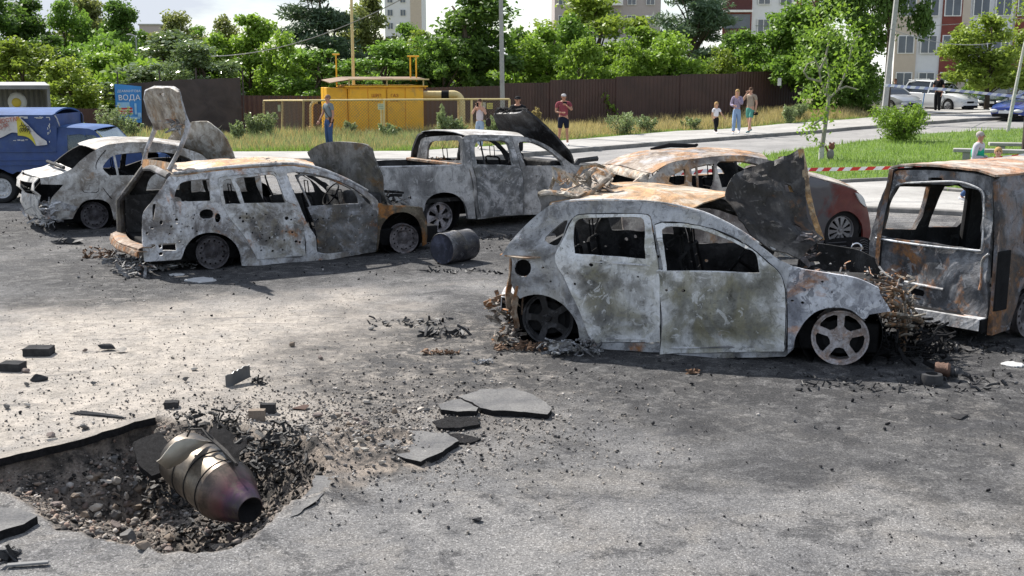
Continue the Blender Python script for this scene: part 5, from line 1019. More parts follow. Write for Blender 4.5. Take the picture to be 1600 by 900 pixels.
# ============================================================ background: fences, gas cabinet, poles, buildings
FENCEM = None
def corrugated(name, col, var=.12):
    t = NT(name); c = t.coord(); n = t.noise(c, .9, 6, .6); n2 = t.noise(c, 7, 6, .7, 0, 3)
    cc = t.mix(t.ramp(n, [(.35, 0), (.65, 1)]), tuple(x * .8 for x in col), tuple(x * 1.25 for x in col)); cc = t.mix(t.math('MULTIPLY', t.ramp(n2, [(.6, 0), (.7, 1)]), .25), cc, (.12, .085, .07))
    return t.fin(cc, .5, 0, t.bump(n2, .1, .01))
BROWN = corrugated('brown_sheet', (.062, .030, .025))
def fence(name, px_line, label, mat=None, period=.2, steps=()):
    """px_line: (x, base y, top y)"""
    mat = mat or BROWN; base = [G(x, yb) for x, yb, yt in px_line]
    o = base[0]; t = thing(name, label, 'fence', tuple(o)); rows0, rows1 = [], []
    for (a, b), (pa, pb) in zip(zip(base, base[1:]), zip(px_line, px_line[1:])):
        d = b - a; d.z = 0; L = d.length; u = d.normalized(); n = Vector((-u.y, u.x, 0)); k = max(2, int(L / (period / 4)))
        def top(p, yt): r = ray(p[0], yt); g = G(p[0], p[1]); s_ = (g - CAMP); tt = math.hypot(s_.x, s_.y) / math.hypot(r.x, r.y); return (CAMP + r * tt).z
        za, zb = top(pa, pa[2]), top(pb, pb[2])
        for i in range(k + 1):
            f = i / k; q = a + d * f; ph = (i % 4); dd = .018 if ph in (1, 2) else 0
            rows0.append(q - n * dd - o - Vector((0, 0, .05))); zt = za + (zb - za) * f
            rows1.append(Vector((q.x - n.x * dd, q.y - n.y * dd, zt)) - o)
        # posts behind the sheet
    mid = [a.lerp(b, .5) for a, b in zip(rows0, rows1)]
    MB().grid([rows0, mid, rows1]).build('fence_sheet', mat, t, smooth=False, solid=.01)
    n_ = 0
    for i in range(0, len(rows0), 48):
        MB().box((rows0[i].x, rows0[i].y + .06, (rows0[i].z + rows1[i].z) / 2), (.06, .06, rows1[i].z - rows0[i].z - .04)).build('post', mat, t)
    return t
fence('metal_fence', [(-260, 213, 168), (40, 211, 169), (172, 210, 170)], 'low dark brown sheet metal fence behind the blue van')
fence('metal_fence', [(372, 209, 149), (520, 208, 150), (530, 208, 134), (665, 207, 137), (785, 205, 134)], 'dark brown corrugated fence running behind the yellow gas cabinet')
fence('metal_fence', [(786, 205, 130), (858, 201, 129), (860, 201, 125), (960, 196, 123), (962, 196, 119.5), (1060, 190, 118), (1062, 190, 116), (1148, 184, 115), (1150, 184, 112), (1252, 177, 111)], 'long dark brown corrugated fence rising in steps to the right')
# notices on the long fence
nt_m = paint('paper_white', (.62, .62, .60), .7)
for (x, y, w, h), lab in (((1078, 148, 8, 9), 'white paper notice on the brown fence left of the walking family'), ((1218, 128, 7, 11), 'white paper notice on the brown fence above and right of the family')):
    b = G(x, 184); D = (b - CAMP); r = ray(x, y); k = math.hypot(D.x, D.y) / math.hypot(r.x, r.y) * .985; p = CAMP + r * k; s_ = D.length / F
    o = MB().box((0, 0, 0), (w * s_, .02, h * s_)).box((0, -.012, h * s_ * .2), (w * s_ * .7, .004, h * s_ * .08)).build('paper_notice', nt_m, None, origin=None); o.location = p; o.rotation_euler = (0, 0, .6); tag(o, lab, 'notice')
# dark cloth screen with the blue banner
def wall_frame(p0, p1):   # picture feet of a straight upright thing
    a, b = G(*p0), G(*p1); d = b - a; d.z = 0; u = d.normalized(); return a, u, math.atan2(u.y, u.x), d.length
def on_wall(a, u, px, py):
    n = Vector((-u.y, u.x, 0)); r = ray(px, py); t = (a - CAMP).dot(n) / r.dot(n); q = CAMP + r * t - a; return q.dot(u), q.z
a, u, rz, L = wall_frame((181, 214), (377, 211))
tp = NT('brown_screen_cloth'); c = tp.coord(); n = tp.noise(c, 1.5, 5, .6, .6); n2 = tp.noise(c, 9, 5, .7)
CL = tp.fin(tp.mix(tp.ramp(n, [(.35, 0), (.65, 1)]), (.035, .027, .027), (.065, .05, .048)), .7, 0, tp.bump(n, .4, .05))
t = thing('cloth_screen', 'tall dark brown cloth screen on poles behind the burnt saloon', 'screen', tuple(a), rz)
W_ = lambda px, py: on_wall(a, u, px, py)
tl, tm, tr, br, bl_ = W_(181, 132), W_(285, 124), W_(376, 121), W_(379, 206), W_(183, 212)
P = []
for i in range(25):
    f = i / 24; x0 = bl_[0] + (br[0] - bl_[0]) * f; zt = (tl[1] + (tm[1] - tl[1]) * f * 2) if f < .5 else tm[1] + (tr[1] - tm[1]) * (f - .5) * 2
    P.append([(x0, .03 * math.sin(f * 14) + .03 * crump(f * 3, j, 3), .0 + zt * j / 8 - .02 * math.sin(math.pi * (f * 6 % 1)) * (j == 8)) for j in range(9)])
MB().grid(P).build('cloth', CL, t, solid=.01)
for px_, top_ in ((182, 112), (248, 110), (305, 106), (378, 108)):
    x, z = W_(px_, top_); MB().tube([(x, .06, 0), (x + .02, .06, z)], .03, 7).build('pole', CL, t)
za = W_(181, 165)[1]; MB().tube([(0, .04, za), (W_(379, 168)[0], .04, W_(379, 168)[1])], .02, 6).build('rail', CL, t)
t2 = thing('banner', 'blue advertising banner for water hung on the left end of the cloth screen', 'banner', tuple(a), rz)
BM = paint('banner_blue', (.04, .24, .60), .55, var=.12, scale=1); WM = paint('banner_white', (.75, .77, .8), .7); RM = paint('banner_red', (.45, .06, .06), .7); PB = paint('banner_pale_blue', (.30, .52, .75), .7)
c1, c2, c3, c4 = W_(179, 131), W_(221, 135), W_(221.5, 192), W_(182, 188)
Pb = []
for i in range(9):
    f = i / 8; Pb.append([((c1[0] + (c2[0] - c1[0]) * f) * g + (c4[0] + (c3[0] - c4[0]) * f) * (1 - g), -.10 + .03 * math.sin(f * 7 + g * 3), (c1[1] + (c2[1] - c1[1]) * f) * g + (c4[1] + (c3[1] - c4[1]) * f) * (1 - g)) for g in [k / 10 for k in range(11)]])
MB().grid(Pb).build('banner_cloth', BM, t2, solid=.006)
def lett(s, par, loc, size, mat, rot=(R(90), 0, 0), off=.0, align='LEFT'):
    tx = bpy.data.curves.new('lettering', 'FONT'); tx.body = s; tx.size = size; tx.extrude = .002; tx.offset = off; tx.align_x = align
    o = text_mesh('lettering', tx); o.parent = par; o.location = (loc[0], loc[1] - .01, loc[2]); o.rotation_euler = rot; o.data.materials.append(mat); return o
def on_b(px, py): x, z = W_(px, py); return (x, -.155, z)
k_ = (G(200, 214) - CAMP).length / F
lett('ДІАМАНТОBА', t2, on_b(183.5, 144), 4.7 * k_, WM); lett('BОДА', t2, on_b(185, 156.5), 11 * k_, WM)
bx = MB(); x, y, z = on_b(193, 164); bx.box((x, y, z), (17 * k_, .004, 8 * k_)); x, y, z = on_b(212, 170); bx.box((x, y, z), (3 * k_, .004, 16 * k_)).box((x + 5 * k_, y, z - 9 * k_), (5 * k_, .004, 7 * k_)); bx.build('bottle_print', PB, t2)
x, y, z = on_b(196, 173); MB().box((x, y, z), (20 * k_, .006, 9 * k_)).build('red_box', RM, t2); lett('приємна', t2, on_b(188, 173) , 4.2 * k_, WM); lett('і корисна', t2, on_b(188, 177.5), 4.0 * k_, WM)
x, y, z = on_b(200, 184); MB().box((x, y, z), (34 * k_, .004, 3 * k_)).build('pale_strip', PB, t2)
# ------------------------------------------------------------ shed at far left
a, u, rz, L = wall_frame((-140, 222), (78, 222))
t = thing('storage_shed', 'open grey corrugated metal shed behind the blue van', 'shed', tuple(a), rz); W_ = lambda px, py: on_wall(a, u, px, py)
GM = corrugated('grey_corrugated', (.16, .165, .17)); zt = W_(0, 134)[1]; xr = W_(77, 150)[0]
def corr_wall(P0, P1, h, name, mat, par, z0=0):
    d = Vector(P1) - Vector(P0); n = Vector((-d.y, d.x, 0)).normalized(); k = int(d.length / .05); A_, B__ = [], []
    for i in range(k + 1):
        q = Vector(P0) + d * i / k + n * (.02 if i % 4 in (1, 2) else 0); A_.append((q.x, q.y, z0)); B__.append((q.x, q.y, z0 + h))
    MB().grid([A_, B__]).build(name, mat, par, smooth=False, solid=.008)
corr_wall((xr, 0, 0), (xr - 1.2, 2.4, 0), zt, 'side_wall', GM, t); corr_wall((0, 2.4, 0), (xr - 1.2, 2.4, 0), zt, 'back_wall', GM, t)
MB().grid([[(0, -.15, zt + .02), (xr + .08, -.15, zt + .02)], [(-.2, 2.5, zt + .12), (xr - 1.15, 2.5, zt + .12)]]).build('roof', GM, t, solid=.04)
MB().box((xr / 2, -.12, zt - .06), (xr + .1, .06, .12)).build('eave_beam', GM, t); MB().box((xr, -.05, zt / 2), (.08, .08, zt)).build('corner_post', GM, t)
q = W_(14, 160); b_ = MB().ball((q[0], .7, q[1]), (.36, .12, .36), 14, 9).build('white_ring', paint('white_plastic', (.6, .6, .58), .5), None); 
b_.location = a; b_.rotation_euler = (0, 0, rz); tag(b_, 'round white and yellow bundle hanging in the open shed', 'bundle'); b_.name = 'bundle'
MB().ball((q[0] + .02, .58, q[1] - .02), (.18, .05, .17), 12, 8).build('yellow_centre', paint('yellow_plastic', (.6, .45, .05), .5), b_)
# ------------------------------------------------------------ yellow gas cabinet
YEL = paint('gas_yellow', (.86, .45, .02), .45, var=.10, scale=1.5, bump=.1, dirt=(.62, .34, .05)); DBRN = paint('brown_canopy', (.16, .085, .03), .6); YD = paint('gas_yellow_edge', (.55, .27, .01), .5); PYEL = paint('pale_yellow_pipe', (.62, .50, .24), .45, var=.1, dirt=(.5, .38, .16))
a, u, rz, L = wall_frame((546, 216), (662, 214)); t = thing('gas_cabinet', 'bright yellow metal gas regulator cabinet with four doors behind the pavement', 'gas cabinet', tuple(a), rz); W_ = lambda px, py: on_wall(a, u, px, py)
zt = W_(600, 133)[1]; X = lambda px: W_(px, 180)[0]; x1 = X(662); dpt = 1.9
MB().box((x1 / 2, dpt / 2, zt / 2 + .1), (x1, dpt, zt - .2)).build('body', YEL, t, bevel=.01)
for i, (p0, p1) in enumerate(((546.5, 575), (575.6, 604), (604.8, 633), (633.6, 661.4))):
    xa, xb = X(p0) + .012, X(p1) - .012; MB().box(((xa + xb) / 2, -.015, zt / 2 + .05), (xb - xa, .03, zt - .32)).build('door', YEL, t, bevel=.006)
MB().box((X(605), -.04, zt / 2), (.03, .03, zt - .4)).build('lock_bar', YD, t)
for px_ in (543, 664): MB().tube([(X(px_), -.05, zt - .02), (X(px_), -.05, zt - .14)], .05, 8).build('roof_hook', YD, t)
MB().box((x1 / 2, dpt / 2 - .05, zt - .05), (x1 + .3, dpt + .2, .05)).build('top_plate', YEL, t)
zr = W_(600, 124)[1]; xl = X(546)
MB().grid([[(-.75, -.3, zr - .12), (0, -.25, zr), (x1 + .15, -.25, zr)], [(-.75, dpt, zr - .02), (0, dpt, zr + .1), (x1 + .15, dpt, zr + .1)]]).build('canopy_roof', DBRN, t, solid=.03); MB().box((x1 / 2 + .07, -.28, zr), (x1 + .2, .05, .05)).build('canopy_edge', PYEL, t)
for px_ in (546, 604.5, 661): MB().box((X(px_), -.12, (zt + zr) / 2 - .02), (.05, .05, zr - zt)).build('canopy_post', PYEL, t)
# left side housing seen obliquely
MB().box((-.42, .85, zt * .49), (.80, 1.5, zt * .93)).build('side_housing', YEL, t, bevel=.01)
for s_, px_, py_, sz in (('ШРП', 580, 150.5, .17), ('ГАЗ', 610, 150.5, .17), ('0-104', 580, 157.5, .16), ('вогне', 610, 157.5, .14)): lett(s_, t, (W_(px_, py_)[0], -.034, W_(px_, py_)[1] - .03), sz, paint('sign_red', (.30, .03, .02), .6) if 'sign_red' not in bpy.data.materials else bpy.data.materials['sign_red'])
for x in (.1, x1 - .1): MB().box((x, .2, .05), (.12, .12, .12)).build('foot', YD, t)
# vent masts on the roof
def upright(name, px, pyb, pyt, r, mat, label, cat, base=None, D=None, cross=0, n=8, grp=None, back=0, taper=1, lean=0):
    g = G(px, base); rr = ray(px, pyt); k = math.hypot(g.x, g.y) / math.hypot(rr.x, rr.y); z1 = (CAMP + rr * k).z; rb = ray(px, pyb); z0 = (CAMP + rb * k).z
    t = thing(name, label, cat, (g.x, g.y, z0), group=grp); MB().tube([(0, 0, 0), (lean, 0, z1 - z0)], [r, r * taper], n).build('shaft', mat, t)
    if cross: MB().tube([(-cross, 0, z1 - z0), (cross, 0, z1 - z0)], r * 1.1, 6).build('crossbar', mat, t)
    return t, z1 - z0, g
upright('vent_pipe', 528.5, 132, 85, .03, YEL, 'thin yellow T-topped vent pipe on the left of the gas cabinet', 'vent pipe', base=212, cross=.14)
upright('vent_pipe', 643, 127, 88, .03, YEL, 'yellow T-topped vent pipe on the cabinet roof, left of the pair', 'vent pipe', base=212, cross=.12)
upright('vent_pipe', 652, 127, 88, .03, YEL, 'yellow T-topped vent pipe on the cabinet roof, right of the pair', 'vent pipe', base=212, cross=.12)
upright('lightning_mast', 554.5, 212, -40, .07, PYEL, 'tall pale yellow mast rising behind the gas cabinet', 'mast', base=210, taper=.8)
# big pipe leaving the cabinet, elbows into the ground
def pipe_thing(name, label, pts, r, base_y, mat, collar=None):
    g0 = G(pts[0][0], base_y); t = thing(name, label, 'gas pipe', tuple(g0)); n = Vector((0, 1, 0)); P = []
    for x, y in pts: rr = ray(x, y); k = g0.y / rr.y; P.append(CAMP + rr * k - g0)
    S_ = smooth_poly([(p.x, p.z) for p in P], .08, False); MB().tube([(x, 0, z) for x, z in S_], r, 14).build('pipe', mat, t); return t, P
tt, P = pipe_thing('gas_pipe', 'thick pale yellow gas pipe bending down into the ground right of the cabinet', [(662, 148), (690, 148), (700, 147.5), (712, 148), (720, 156), (721, 175), (721, 197)], .155, 212, PYEL)
MB().tube([(P[1].x, 0, P[1].z), (P[1].x + .3, 0, P[1].z)], .17, 14).build('black_wrap', BLACK, tt); MB().box((P[-1].x, 0, P[-1].z - .2), (.42, .42, .5)).build('rusty_base', paint('rusty_concrete', (.42, .27, .12), .8), tt, bevel=.02)
tt, P = pipe_thing('gas_pipe', 'thin pale yellow gas pipe bending down beside the walking man', [(520, 159), (498, 159), (490, 160), (486.5, 166), (486.5, 180), (486.5, 200)], .075, 213, PYEL)
MB().tube([(P[1].x - .02, 0, P[1].z), (P[1].x + .14, 0, P[1].z)], .088, 12).build('black_wrap', BLACK, tt); MB().box((P[-1].x, 0, P[-1].z - .15), (.26, .26, .42)).build('rusty_base', paint('rusty_concrete', (.42, .27, .12), .8), tt, bevel=.02)
# pipe frame with wire mesh round the gas yard
WIRE = paint('wire_mesh', (.16, .14, .11), .6)
def yard(name, label, feet, topy, mesh=True, rtop=.035):
    base = [G(x, y) for x, y in feet]; o = base[0]; t = thing(name, label, 'fence', tuple(o)); tops = []
    for (x, y), b, ty in zip(feet, base, topy):
        rr = ray(x, ty); k = math.hypot(b.x, b.y) / math.hypot(rr.x, rr.y); tops.append(CAMP + rr * k - o); MB().tube([b - o, tops[-1]], .04, 8).build('post', PYEL, t)
    MB().tube(tops, rtop, 8).build('top_rail', PYEL, t)
    mb = MB()
    for (a_, b_), (c_, d_) in zip(zip(base, base[1:]), zip(tops, tops[1:])):
        a2, b2 = a_ - o, b_ - o; L = (b2 - a2).length; Hh = c_.z; k = int((L + Hh) / .11)
        for i in range(k):
            s_ = i * .11
            for flip in (0, 1):
                x0 = max(0, s_ - Hh) / L; z0 = min(s_, Hh); x1 = min(s_, L) / L; z1 = max(0, s_ - L)
                if flip: x0, x1 = 1 - x0, 1 - x1
                mb.tube([a2.lerp(b2, x0) + Vector((0, 0, z0)), a2.lerp(b2, x1) + Vector((0, 0, z1))], .0045, 3, cap=False)
    mb.build('wire_mesh', WIRE, t); return t
yard('mesh_fence', 'pale yellow pipe fence with wire mesh along the front of the gas yard', [(474, 222), (600, 222), (737, 220), (752, 219.5), (796, 219)], (157, 156, 155, 155, 155))
yard('mesh_fence', 'left return of the pale yellow pipe fence towards the brown fence', [(412, 211), (441, 215), (474, 222)], (157.5, 157, 157))
def board(name, px, py, w, h, base, mat, label, cat, post=None, pm=None, lines=0):
    g = G(px, base); rr = ray(px, py); k = g.y / rr.y; p = CAMP + rr * k; s_ = g.y / F
    t = thing(name, label, cat, (g.x, g.y - .06, g.z)); MB().box((0, 0, p.z - g.z), (w * s_, .02, h * s_)).build('sign_plate', mat, t)
    if post: MB().tube([(0, .03, 0), (0, .03, p.z - g.z)], .035, 8).build('post', pm, t)
    if lines:
        mb = MB()
        for q in range(lines): mb.box((0, -.012, p.z - g.z + h * s_ * (.28 - .56 * q / max(1, lines - 1))), (w * s_ * .7, .004, h * s_ * .07))
        mb.build('printed_lines', paint('print_grey', (.15, .16, .12), .8) if 'print_grey' not in bpy.data.materials else bpy.data.materials['print_grey'], t)
    return t
board('warning_sign', 597, 166.5, 10, 9, 224, paint('pale_green_sign', (.52, .56, .36), .6), 'pale sign on a post in front of the yellow gas cabinet', 'sign', True, PYEL, 3)
board('warning_sign', 765.5, 165.5, 9, 9, 219, paint('yellow_sign', (.66, .60, .16), .6), 'yellow square sign on the wire mesh right of the woman', 'sign', lines=3)
board('warning_sign', 757, 164, 4.5, 8, 219, paint('grey_sign', (.45, .45, .42), .6), 'small grey sign on the mesh just right of the woman', 'sign')
board('warning_sign', 438.5, 169, 4, 10, 216, paint('green_sign', (.30, .36, .22), .6), 'small narrow sign on a post of the yard fence at left', 'sign')
# ------------------------------------------------------------ poles
CONC = paint('pole_concrete', (.36, .36, .35), .85, var=.1, scale=2, bump=.3, dirt=(.26, .26, .25))
def utility(px_top, px_bot, base, w_bot, label, h=9):
    g = G(px_bot, base); s_ = g.y / F; t = thing('utility_pole', label, 'pole', tuple(g))
    MB().tube([(0, 0, -.1), ((px_top - px_bot) * s_ * 1.6, 0, h)], [w_bot * s_ / 2, w_bot * s_ / 2 * .62], 4).build('shaft', CONC, t, bevel=.03); 
    MB().tube([(-.6, 0, h - .4), (.7, 0, h - .4)], .04, 6).build('crossarm', CONC, t); return g
utility(783, 786, 214, 11, 'tall grey concrete utility pole behind the pickup truck', 9); utility(1391, 1379, 196, 11, 'pale concrete utility pole beside the parked white cars', 11); utility(1576, 1570, 140, 6, 'pale distant utility pole near the yellow-green tree at right', 10) if False else None
gp = CAMP + ray(1570, 139) * (72 / ray(1570, 139).y); t = thing('utility_pole', 'thin pale pole between the yellow-green tree and the blue car', 'pole', (gp.x, gp.y, T(gp.x, gp.y))); MB().tube([(0, 0, -.2), (.25, 0, 7)], [.13, .09], 8).build('shaft', CONC, t); MB().tube([(-.5, 0, 6.6), (.8, 0, 6.6)], .03, 6).build('crossarm', CONC, t)
gp = CAMP + ray(213, 70) * (75 / ray(213, 70).y); t = thing('street_lamp', 'small curved grey street lamp among the trees at left', 'street lamp', (gp.x, gp.y, 0)); z = gp.z + .55; MB().tube([(0, 0, 0), (0, 0, z - .2), (-.06, 0, z), (-.3, 0, z + .1)], .05, 7).build('pole', CONC, t); MB().ball((-.42, 0, z + .1), (.2, .08, .06), 10, 6).build('lamp_head', CONC, t)
def wire(name, p0, p1, D0, D1, label, sag=.3, r=.018):
    a = CAMP + ray(*p0) * (D0 / ray(*p0).y); b = CAMP + ray(*p1) * (D1 / ray(*p1).y); P = [a.lerp(b, k / 16) - Vector((0, 0, sag * 4 * (k / 16) * (1 - k / 16))) for k in range(17)]
    tag(MB().tube([p - a for p in P], r, 5).build('overhead_wire', BLACK if r > .02 else CONC, None), label, 'wire').location = a
wire('w', (330, 88), (640, -8), 52, 40, 'grey overhead wire crossing in front of the trees at left', .5, .02)
wire('w', (1180, 40), (1600, 28), 60, 70, 'thin overhead wire in front of the apartment block', .3)
wire('w', (1390, 45), (1620, 45), 48, 70, 'overhead wire running right from the leaning pole', .8)
# ------------------------------------------------------------ apartment blocks
def block(name, label, px0, px1, D, top_h, depth, base_mat, bays, floor=2.9, wallcols=None, rot=0, z0=0, nf=None):
    a = CAMP + ray(px0, 116) * (D / ray(px0, 116).y); b = CAMP + ray(px1, 116) * (D / ray(px1, 116).y); Wd = (b - a).length
    t = thing(name, label, 'apartment block', (a.x, a.y, z0), rot); MB().box((Wd / 2, depth / 2, top_h / 2), (Wd, depth, top_h)).build('wall', base_mat, t)
    x = 0; nf = nf or int(top_h / floor)
    MB().box((Wd / 2, depth / 2, top_h + .2), (Wd + .5, depth + .5, .4)).build('roof', CONC, t)
    for (w, mat, kind) in bays:
        w = w * Wd
        if mat is not base_mat: MB().box((x + w / 2, -.06, top_h / 2), (w, .12, top_h)).build('wall_panel', mat, t)
        for f in range(nf):
            zc = f * floor + 1.6
            if kind == 'w':
                o = MB().box((x + w / 2, -.14, zc), (1.3, .08, 1.45)).build('window', WHF, t); MB().box((x + w / 2 - .3, -.19, zc), (.52, .02, 1.3)).box((x + w / 2 + .3, -.19, zc), (.52, .02, 1.3)).build('pane', GLS, o)
            elif kind == 'b':
                o = MB().box((x + w / 2, -.7, zc - .75), (w * .92, 1.2, .12)).build('balcony', WHF, t); MB().box((x + w / 2, -1.25, zc - .2), (w * .9, .06, 1.1)).build('parapet', base_mat if mat is not base_mat else WHF, o); MB().box((x + w / 2, -.16, zc + .3), (w * .8, .06, 1.6)).build('pane', GLS, o)
            elif kind == 'd':
                o = MB().box((x + w / 2, -.4, zc - 1.4), (w * .98, .8, .22)).build('balcony', WHF, t); MB().box((x + w / 2, -.35, zc - .75), (w * .92, .06, 1.0)).build('parapet', DBR, o); MB().box((x + w / 2, -.16, zc + .45), (w * .9, .06, 1.5)).build('pane', GLS, o)
        x += w
    return t
WHF = paint('white_frame', (.70, .70, .70), .6); GLS = paint('dark_window_glass', (.10, .12, .15), .12, var=.3, scale=.6); WHW = paint('white_render', (.66, .67, .70), .8, var=.04); BRK = paint('brick_red', (.20, .065, .055), .85, var=.12, scale=2); BEI = paint('beige_render', (.52, .45, .38), .8, var=.05); DBR = paint('brown_parapet', (.10, .045, .045), .7); PNK = paint('grey_pink_panel', (.40, .36, .36), .85, var=.06)
block('apartment_building', 'white and brick red apartment block with beige base at the right edge', 1395, 1720, 92, 22, 12, WHW, [(.10, BEI, 'w'), (.11, WHW, 'w'), (.09, BRK, 'w'), (.035, BEI, '0'), (.10, WHW, 'w'), (.10, WHW, 'w'), (.10, BRK, 'w'), (.12, WHW, 'w'), (.12, BRK, 'w'), (.125, WHW, 'w')], rot=-.12, z0=.3)
block('apartment_building', 'white apartment block with dark brown balconies behind the tall pine', 1126, 1275, 120, 26, 12, WHW, [(.30, BRK, 'd'), (.25, WHW, 'w'), (.2, WHW, 'w'), (.25, BRK, 'w')], rot=0)
block('apartment_building', 'grey-pink panel block glimpsed above the trees in the middle', 866, 1030, 170, 25, 14, PNK, [(.15, PNK, 'w'), (.2, PNK, 'w'), (.3, PNK, 'b'), (.15, PNK, 'w'), (.2, PNK, 'w')])
block('apartment_building', 'distant pale grey tower above the trees right of the tall mast', 603, 660, 260, 22.5, 14, PNK if False else WHW, [(.3, WHW, 'w'), (.4, WHW, 'w'), (.3, BEI, '0')])
block('apartment_building', 'small distant grey roofline between the trees at left', 222, 252, 300, 15, 12, PNK, [(.5, PNK, '0'), (.5, PNK, '0')])
# ============================================================ plants
def leafmat(name, a, b, trans=.42, rough=.5, spec=.3, nscale=.35):
    t = NT(name); c = t.coord(); oi = t.n('ShaderNodeObjectInfo'); g = t.n('ShaderNodeNewGeometry')
    ri = g.outputs['Random Per Island']; n = t.noise(c, nscale * 3, 3, .6)
    col = t.mix(t.math('ADD', t.math('MULTIPLY', n, .9), t.math('MULTIPLY', ri, .45), clamp=True), a, b)
    hs = t.n('ShaderNodeHueSaturation'); t.l(col, hs.inputs['Color']); v = t.math('ADD', t.math('MULTIPLY', oi.outputs['Random'], .4), .98); t.l(v, hs.inputs['Value'])
    t.fin(hs.outputs[0], rough, 0, spec=spec)
    tr = t.n('ShaderNodeBsdfTranslucent'); t.l(t.mix(.5, hs.outputs[0], (b[0] * 1.6, b[1] * 1.7, b[2])), tr.inputs[0]); ms = t.n('ShaderNodeMixShader'); ms.inputs[0].default_value = trans
    t.l(t.b.outputs[0], ms.inputs[1]); t.l(tr.outputs[0], ms.inputs[2]); t.l(ms.outputs[0], t.out.inputs[0]); return t.m
LEAF = {'mid': leafmat('leaf_mid_green', (.06, .115, .02), (.15, .25, .045)), 'bright': leafmat('leaf_bright_green', (.075, .14, .02), (.20, .30, .045)),
        'yellow': leafmat('leaf_yellow_green', (.09, .14, .022), (.21, .27, .045)), 'dark': leafmat('leaf_dark_green', (.04, .08, .02), (.10, .17, .035), .4),
        'silver': leafmat('leaf_glossy', (.055, .09, .035), (.14, .19, .075), .3, .22, .8), 'pine': leafmat('pine_needles', (.05, .085, .055), (.11, .16, .09), .25, .6),
        'weed': leafmat('weed_leaf', (.10, .14, .07), (.24, .29, .14), .3), 'straw': leafmat('straw_blade', (.22, .17, .075), (.46, .38, .20), .3, .8), 'grass': leafmat('grass_blade', (.085, .14, .03), (.20, .29, .07), .4, .6, nscale=.5), 'olive': leafmat('leaf_olive', (.09, .11, .035), (.19, .21, .07))}
BARK = paint('bark', (.10, .08, .06), .95, var=.3, scale=4, bump=.8); WBARK = paint('whitewashed_bark', (.55, .53, .50), .9, var=.15, scale=6, bump=.5, dirt=(.3, .27, .23)); GBARK = paint('pale_grey_bark', (.28, .26, .23), .9, var=.2, scale=5, bump=.5)
def leaves_np(C, N, size, r, aspect=.55, droop=.3, up=None):
    """one quad leaf per centre; N outward normals (or None)"""
    n = len(C); d = r.normal(size=(n, 3)); d /= np.linalg.norm(d, axis=1)[:, None]; d[:, 2] -= droop; d /= np.linalg.norm(d, axis=1)[:, None]
    o = r.normal(size=(n, 3)) * .8 + (N if N is not None else 0) + np.array([0, 0, .5]); s = np.cross(d, o); s /= np.linalg.norm(s, axis=1)[:, None] + 1e-9
    L = size * r.uniform(.6, 1.35, (n, 1)); a = C - d * L * .5; b = C + s * L * aspect * .5; c = C + d * L * .5; e = C - s * L * aspect * .5
    return np.stack([a, b, c, e], 1).reshape(-1, 3)
def quads_mesh(name, V, mat, k=4):
    me = bpy.data.meshes.new(name); n = len(V); me.vertices.add(n); me.vertices.foreach_set('co', V.astype(np.float32).reshape(-1)); f = n // k
    me.loops.add(n); me.loops.foreach_set('vertex_index', np.arange(n, dtype=np.int32)); me.polygons.add(f); me.polygons.foreach_set('loop_start', np.arange(0, n, k, dtype=np.int32)); me.polygons.foreach_set('loop_total', np.full(f, k, np.int32)) if hasattr(me.polygons[0] if f else None, 'loop_total') else None
    me.update(calc_edges=True); me.validate(); me.materials.append(mat); return me
def crown_mesh(seed, w, h, z0, n, size, mat, kind='round'):
    r = np.random.default_rng(seed); Cs = []; Ns = []; limbs = []
    nb = 26 if kind != 'pine' else 34
    for i in range(nb):
        if kind == 'pine':
            zf = r.random() ** .8; rad = w * .5 * (1 - .75 * zf) * r.uniform(.35, 1); a = r.random() * 6.28; c = np.array([math.cos(a) * rad, math.sin(a) * rad, z0 + h * zf]); br = w * .11 * r.uniform(.7, 1.3) * np.array([1.3, 1.3, .55])
        else:
            zf = r.random(); prof = math.sin(math.pi * min(1, .18 + .78 * zf)) ** .7; rad = w * .40 * prof * math.sqrt(r.random()); a = r.random() * 6.28
            c = np.array([math.cos(a) * rad, math.sin(a) * rad, z0 + h * (.08 + .84 * zf)]); br = w * .155 * r.uniform(.6, 1.25) * np.array([1, 1, .8])
        limbs.append(c); k = n // nb; d = r.normal(size=(k, 3)); d /= np.linalg.norm(d, axis=1)[:, None]; rr = r.uniform(.35, 1.12, (k, 1)) ** .6
        # sub-clumps give ragged light and dark masses
        sc = r.normal(size=(9, 3)); sc /= np.linalg.norm(sc, axis=1)[:, None]; j = r.integers(0, 9, k); p = d * .55 + sc[j] * .75
        Cs.append(c + p * rr * br); Ns.append(d)
    C = np.concatenate(Cs); N = np.concatenate(Ns); return quads_mesh('crown', leaves_np(C, N * .7, size, r, .55 if kind != 'pine' else .22), mat), limbs
def trunk_mesh(seed, h, r0, limbs, mat, z0):
    rg = random.Random(seed); mb = MB(); P = [Vector((rg.uniform(-.04, .04) * i, rg.uniform(-.04, .04) * i, h * i / 7)) for i in range(8)]; mb.tube(P, [r0 * (1 - .75 * i / 7) for i in range(8)], 8)
    for c in limbs[::2]:
        c = Vector(c); z = min(h * .95, max(z0 * .5, c.z * .55)); b = Vector((P[int(z / h * 7)].x, P[int(z / h * 7)].y, z)); m = b.lerp(c, .5) + Vector((rg.uniform(-.2, .2), rg.uniform(-.2, .2), .15)); mb.tube([b, m, c], [r0 * .35, r0 * .22, r0 * .07], 5)
    me = bpy.data.meshes.new('trunk'); me.from_pydata(mb.v, [], mb.f); me.update(); me.polygons.foreach_set('use_smooth', [True] * len(me.polygons)); me.materials.append(mat); return me
_TM = {}
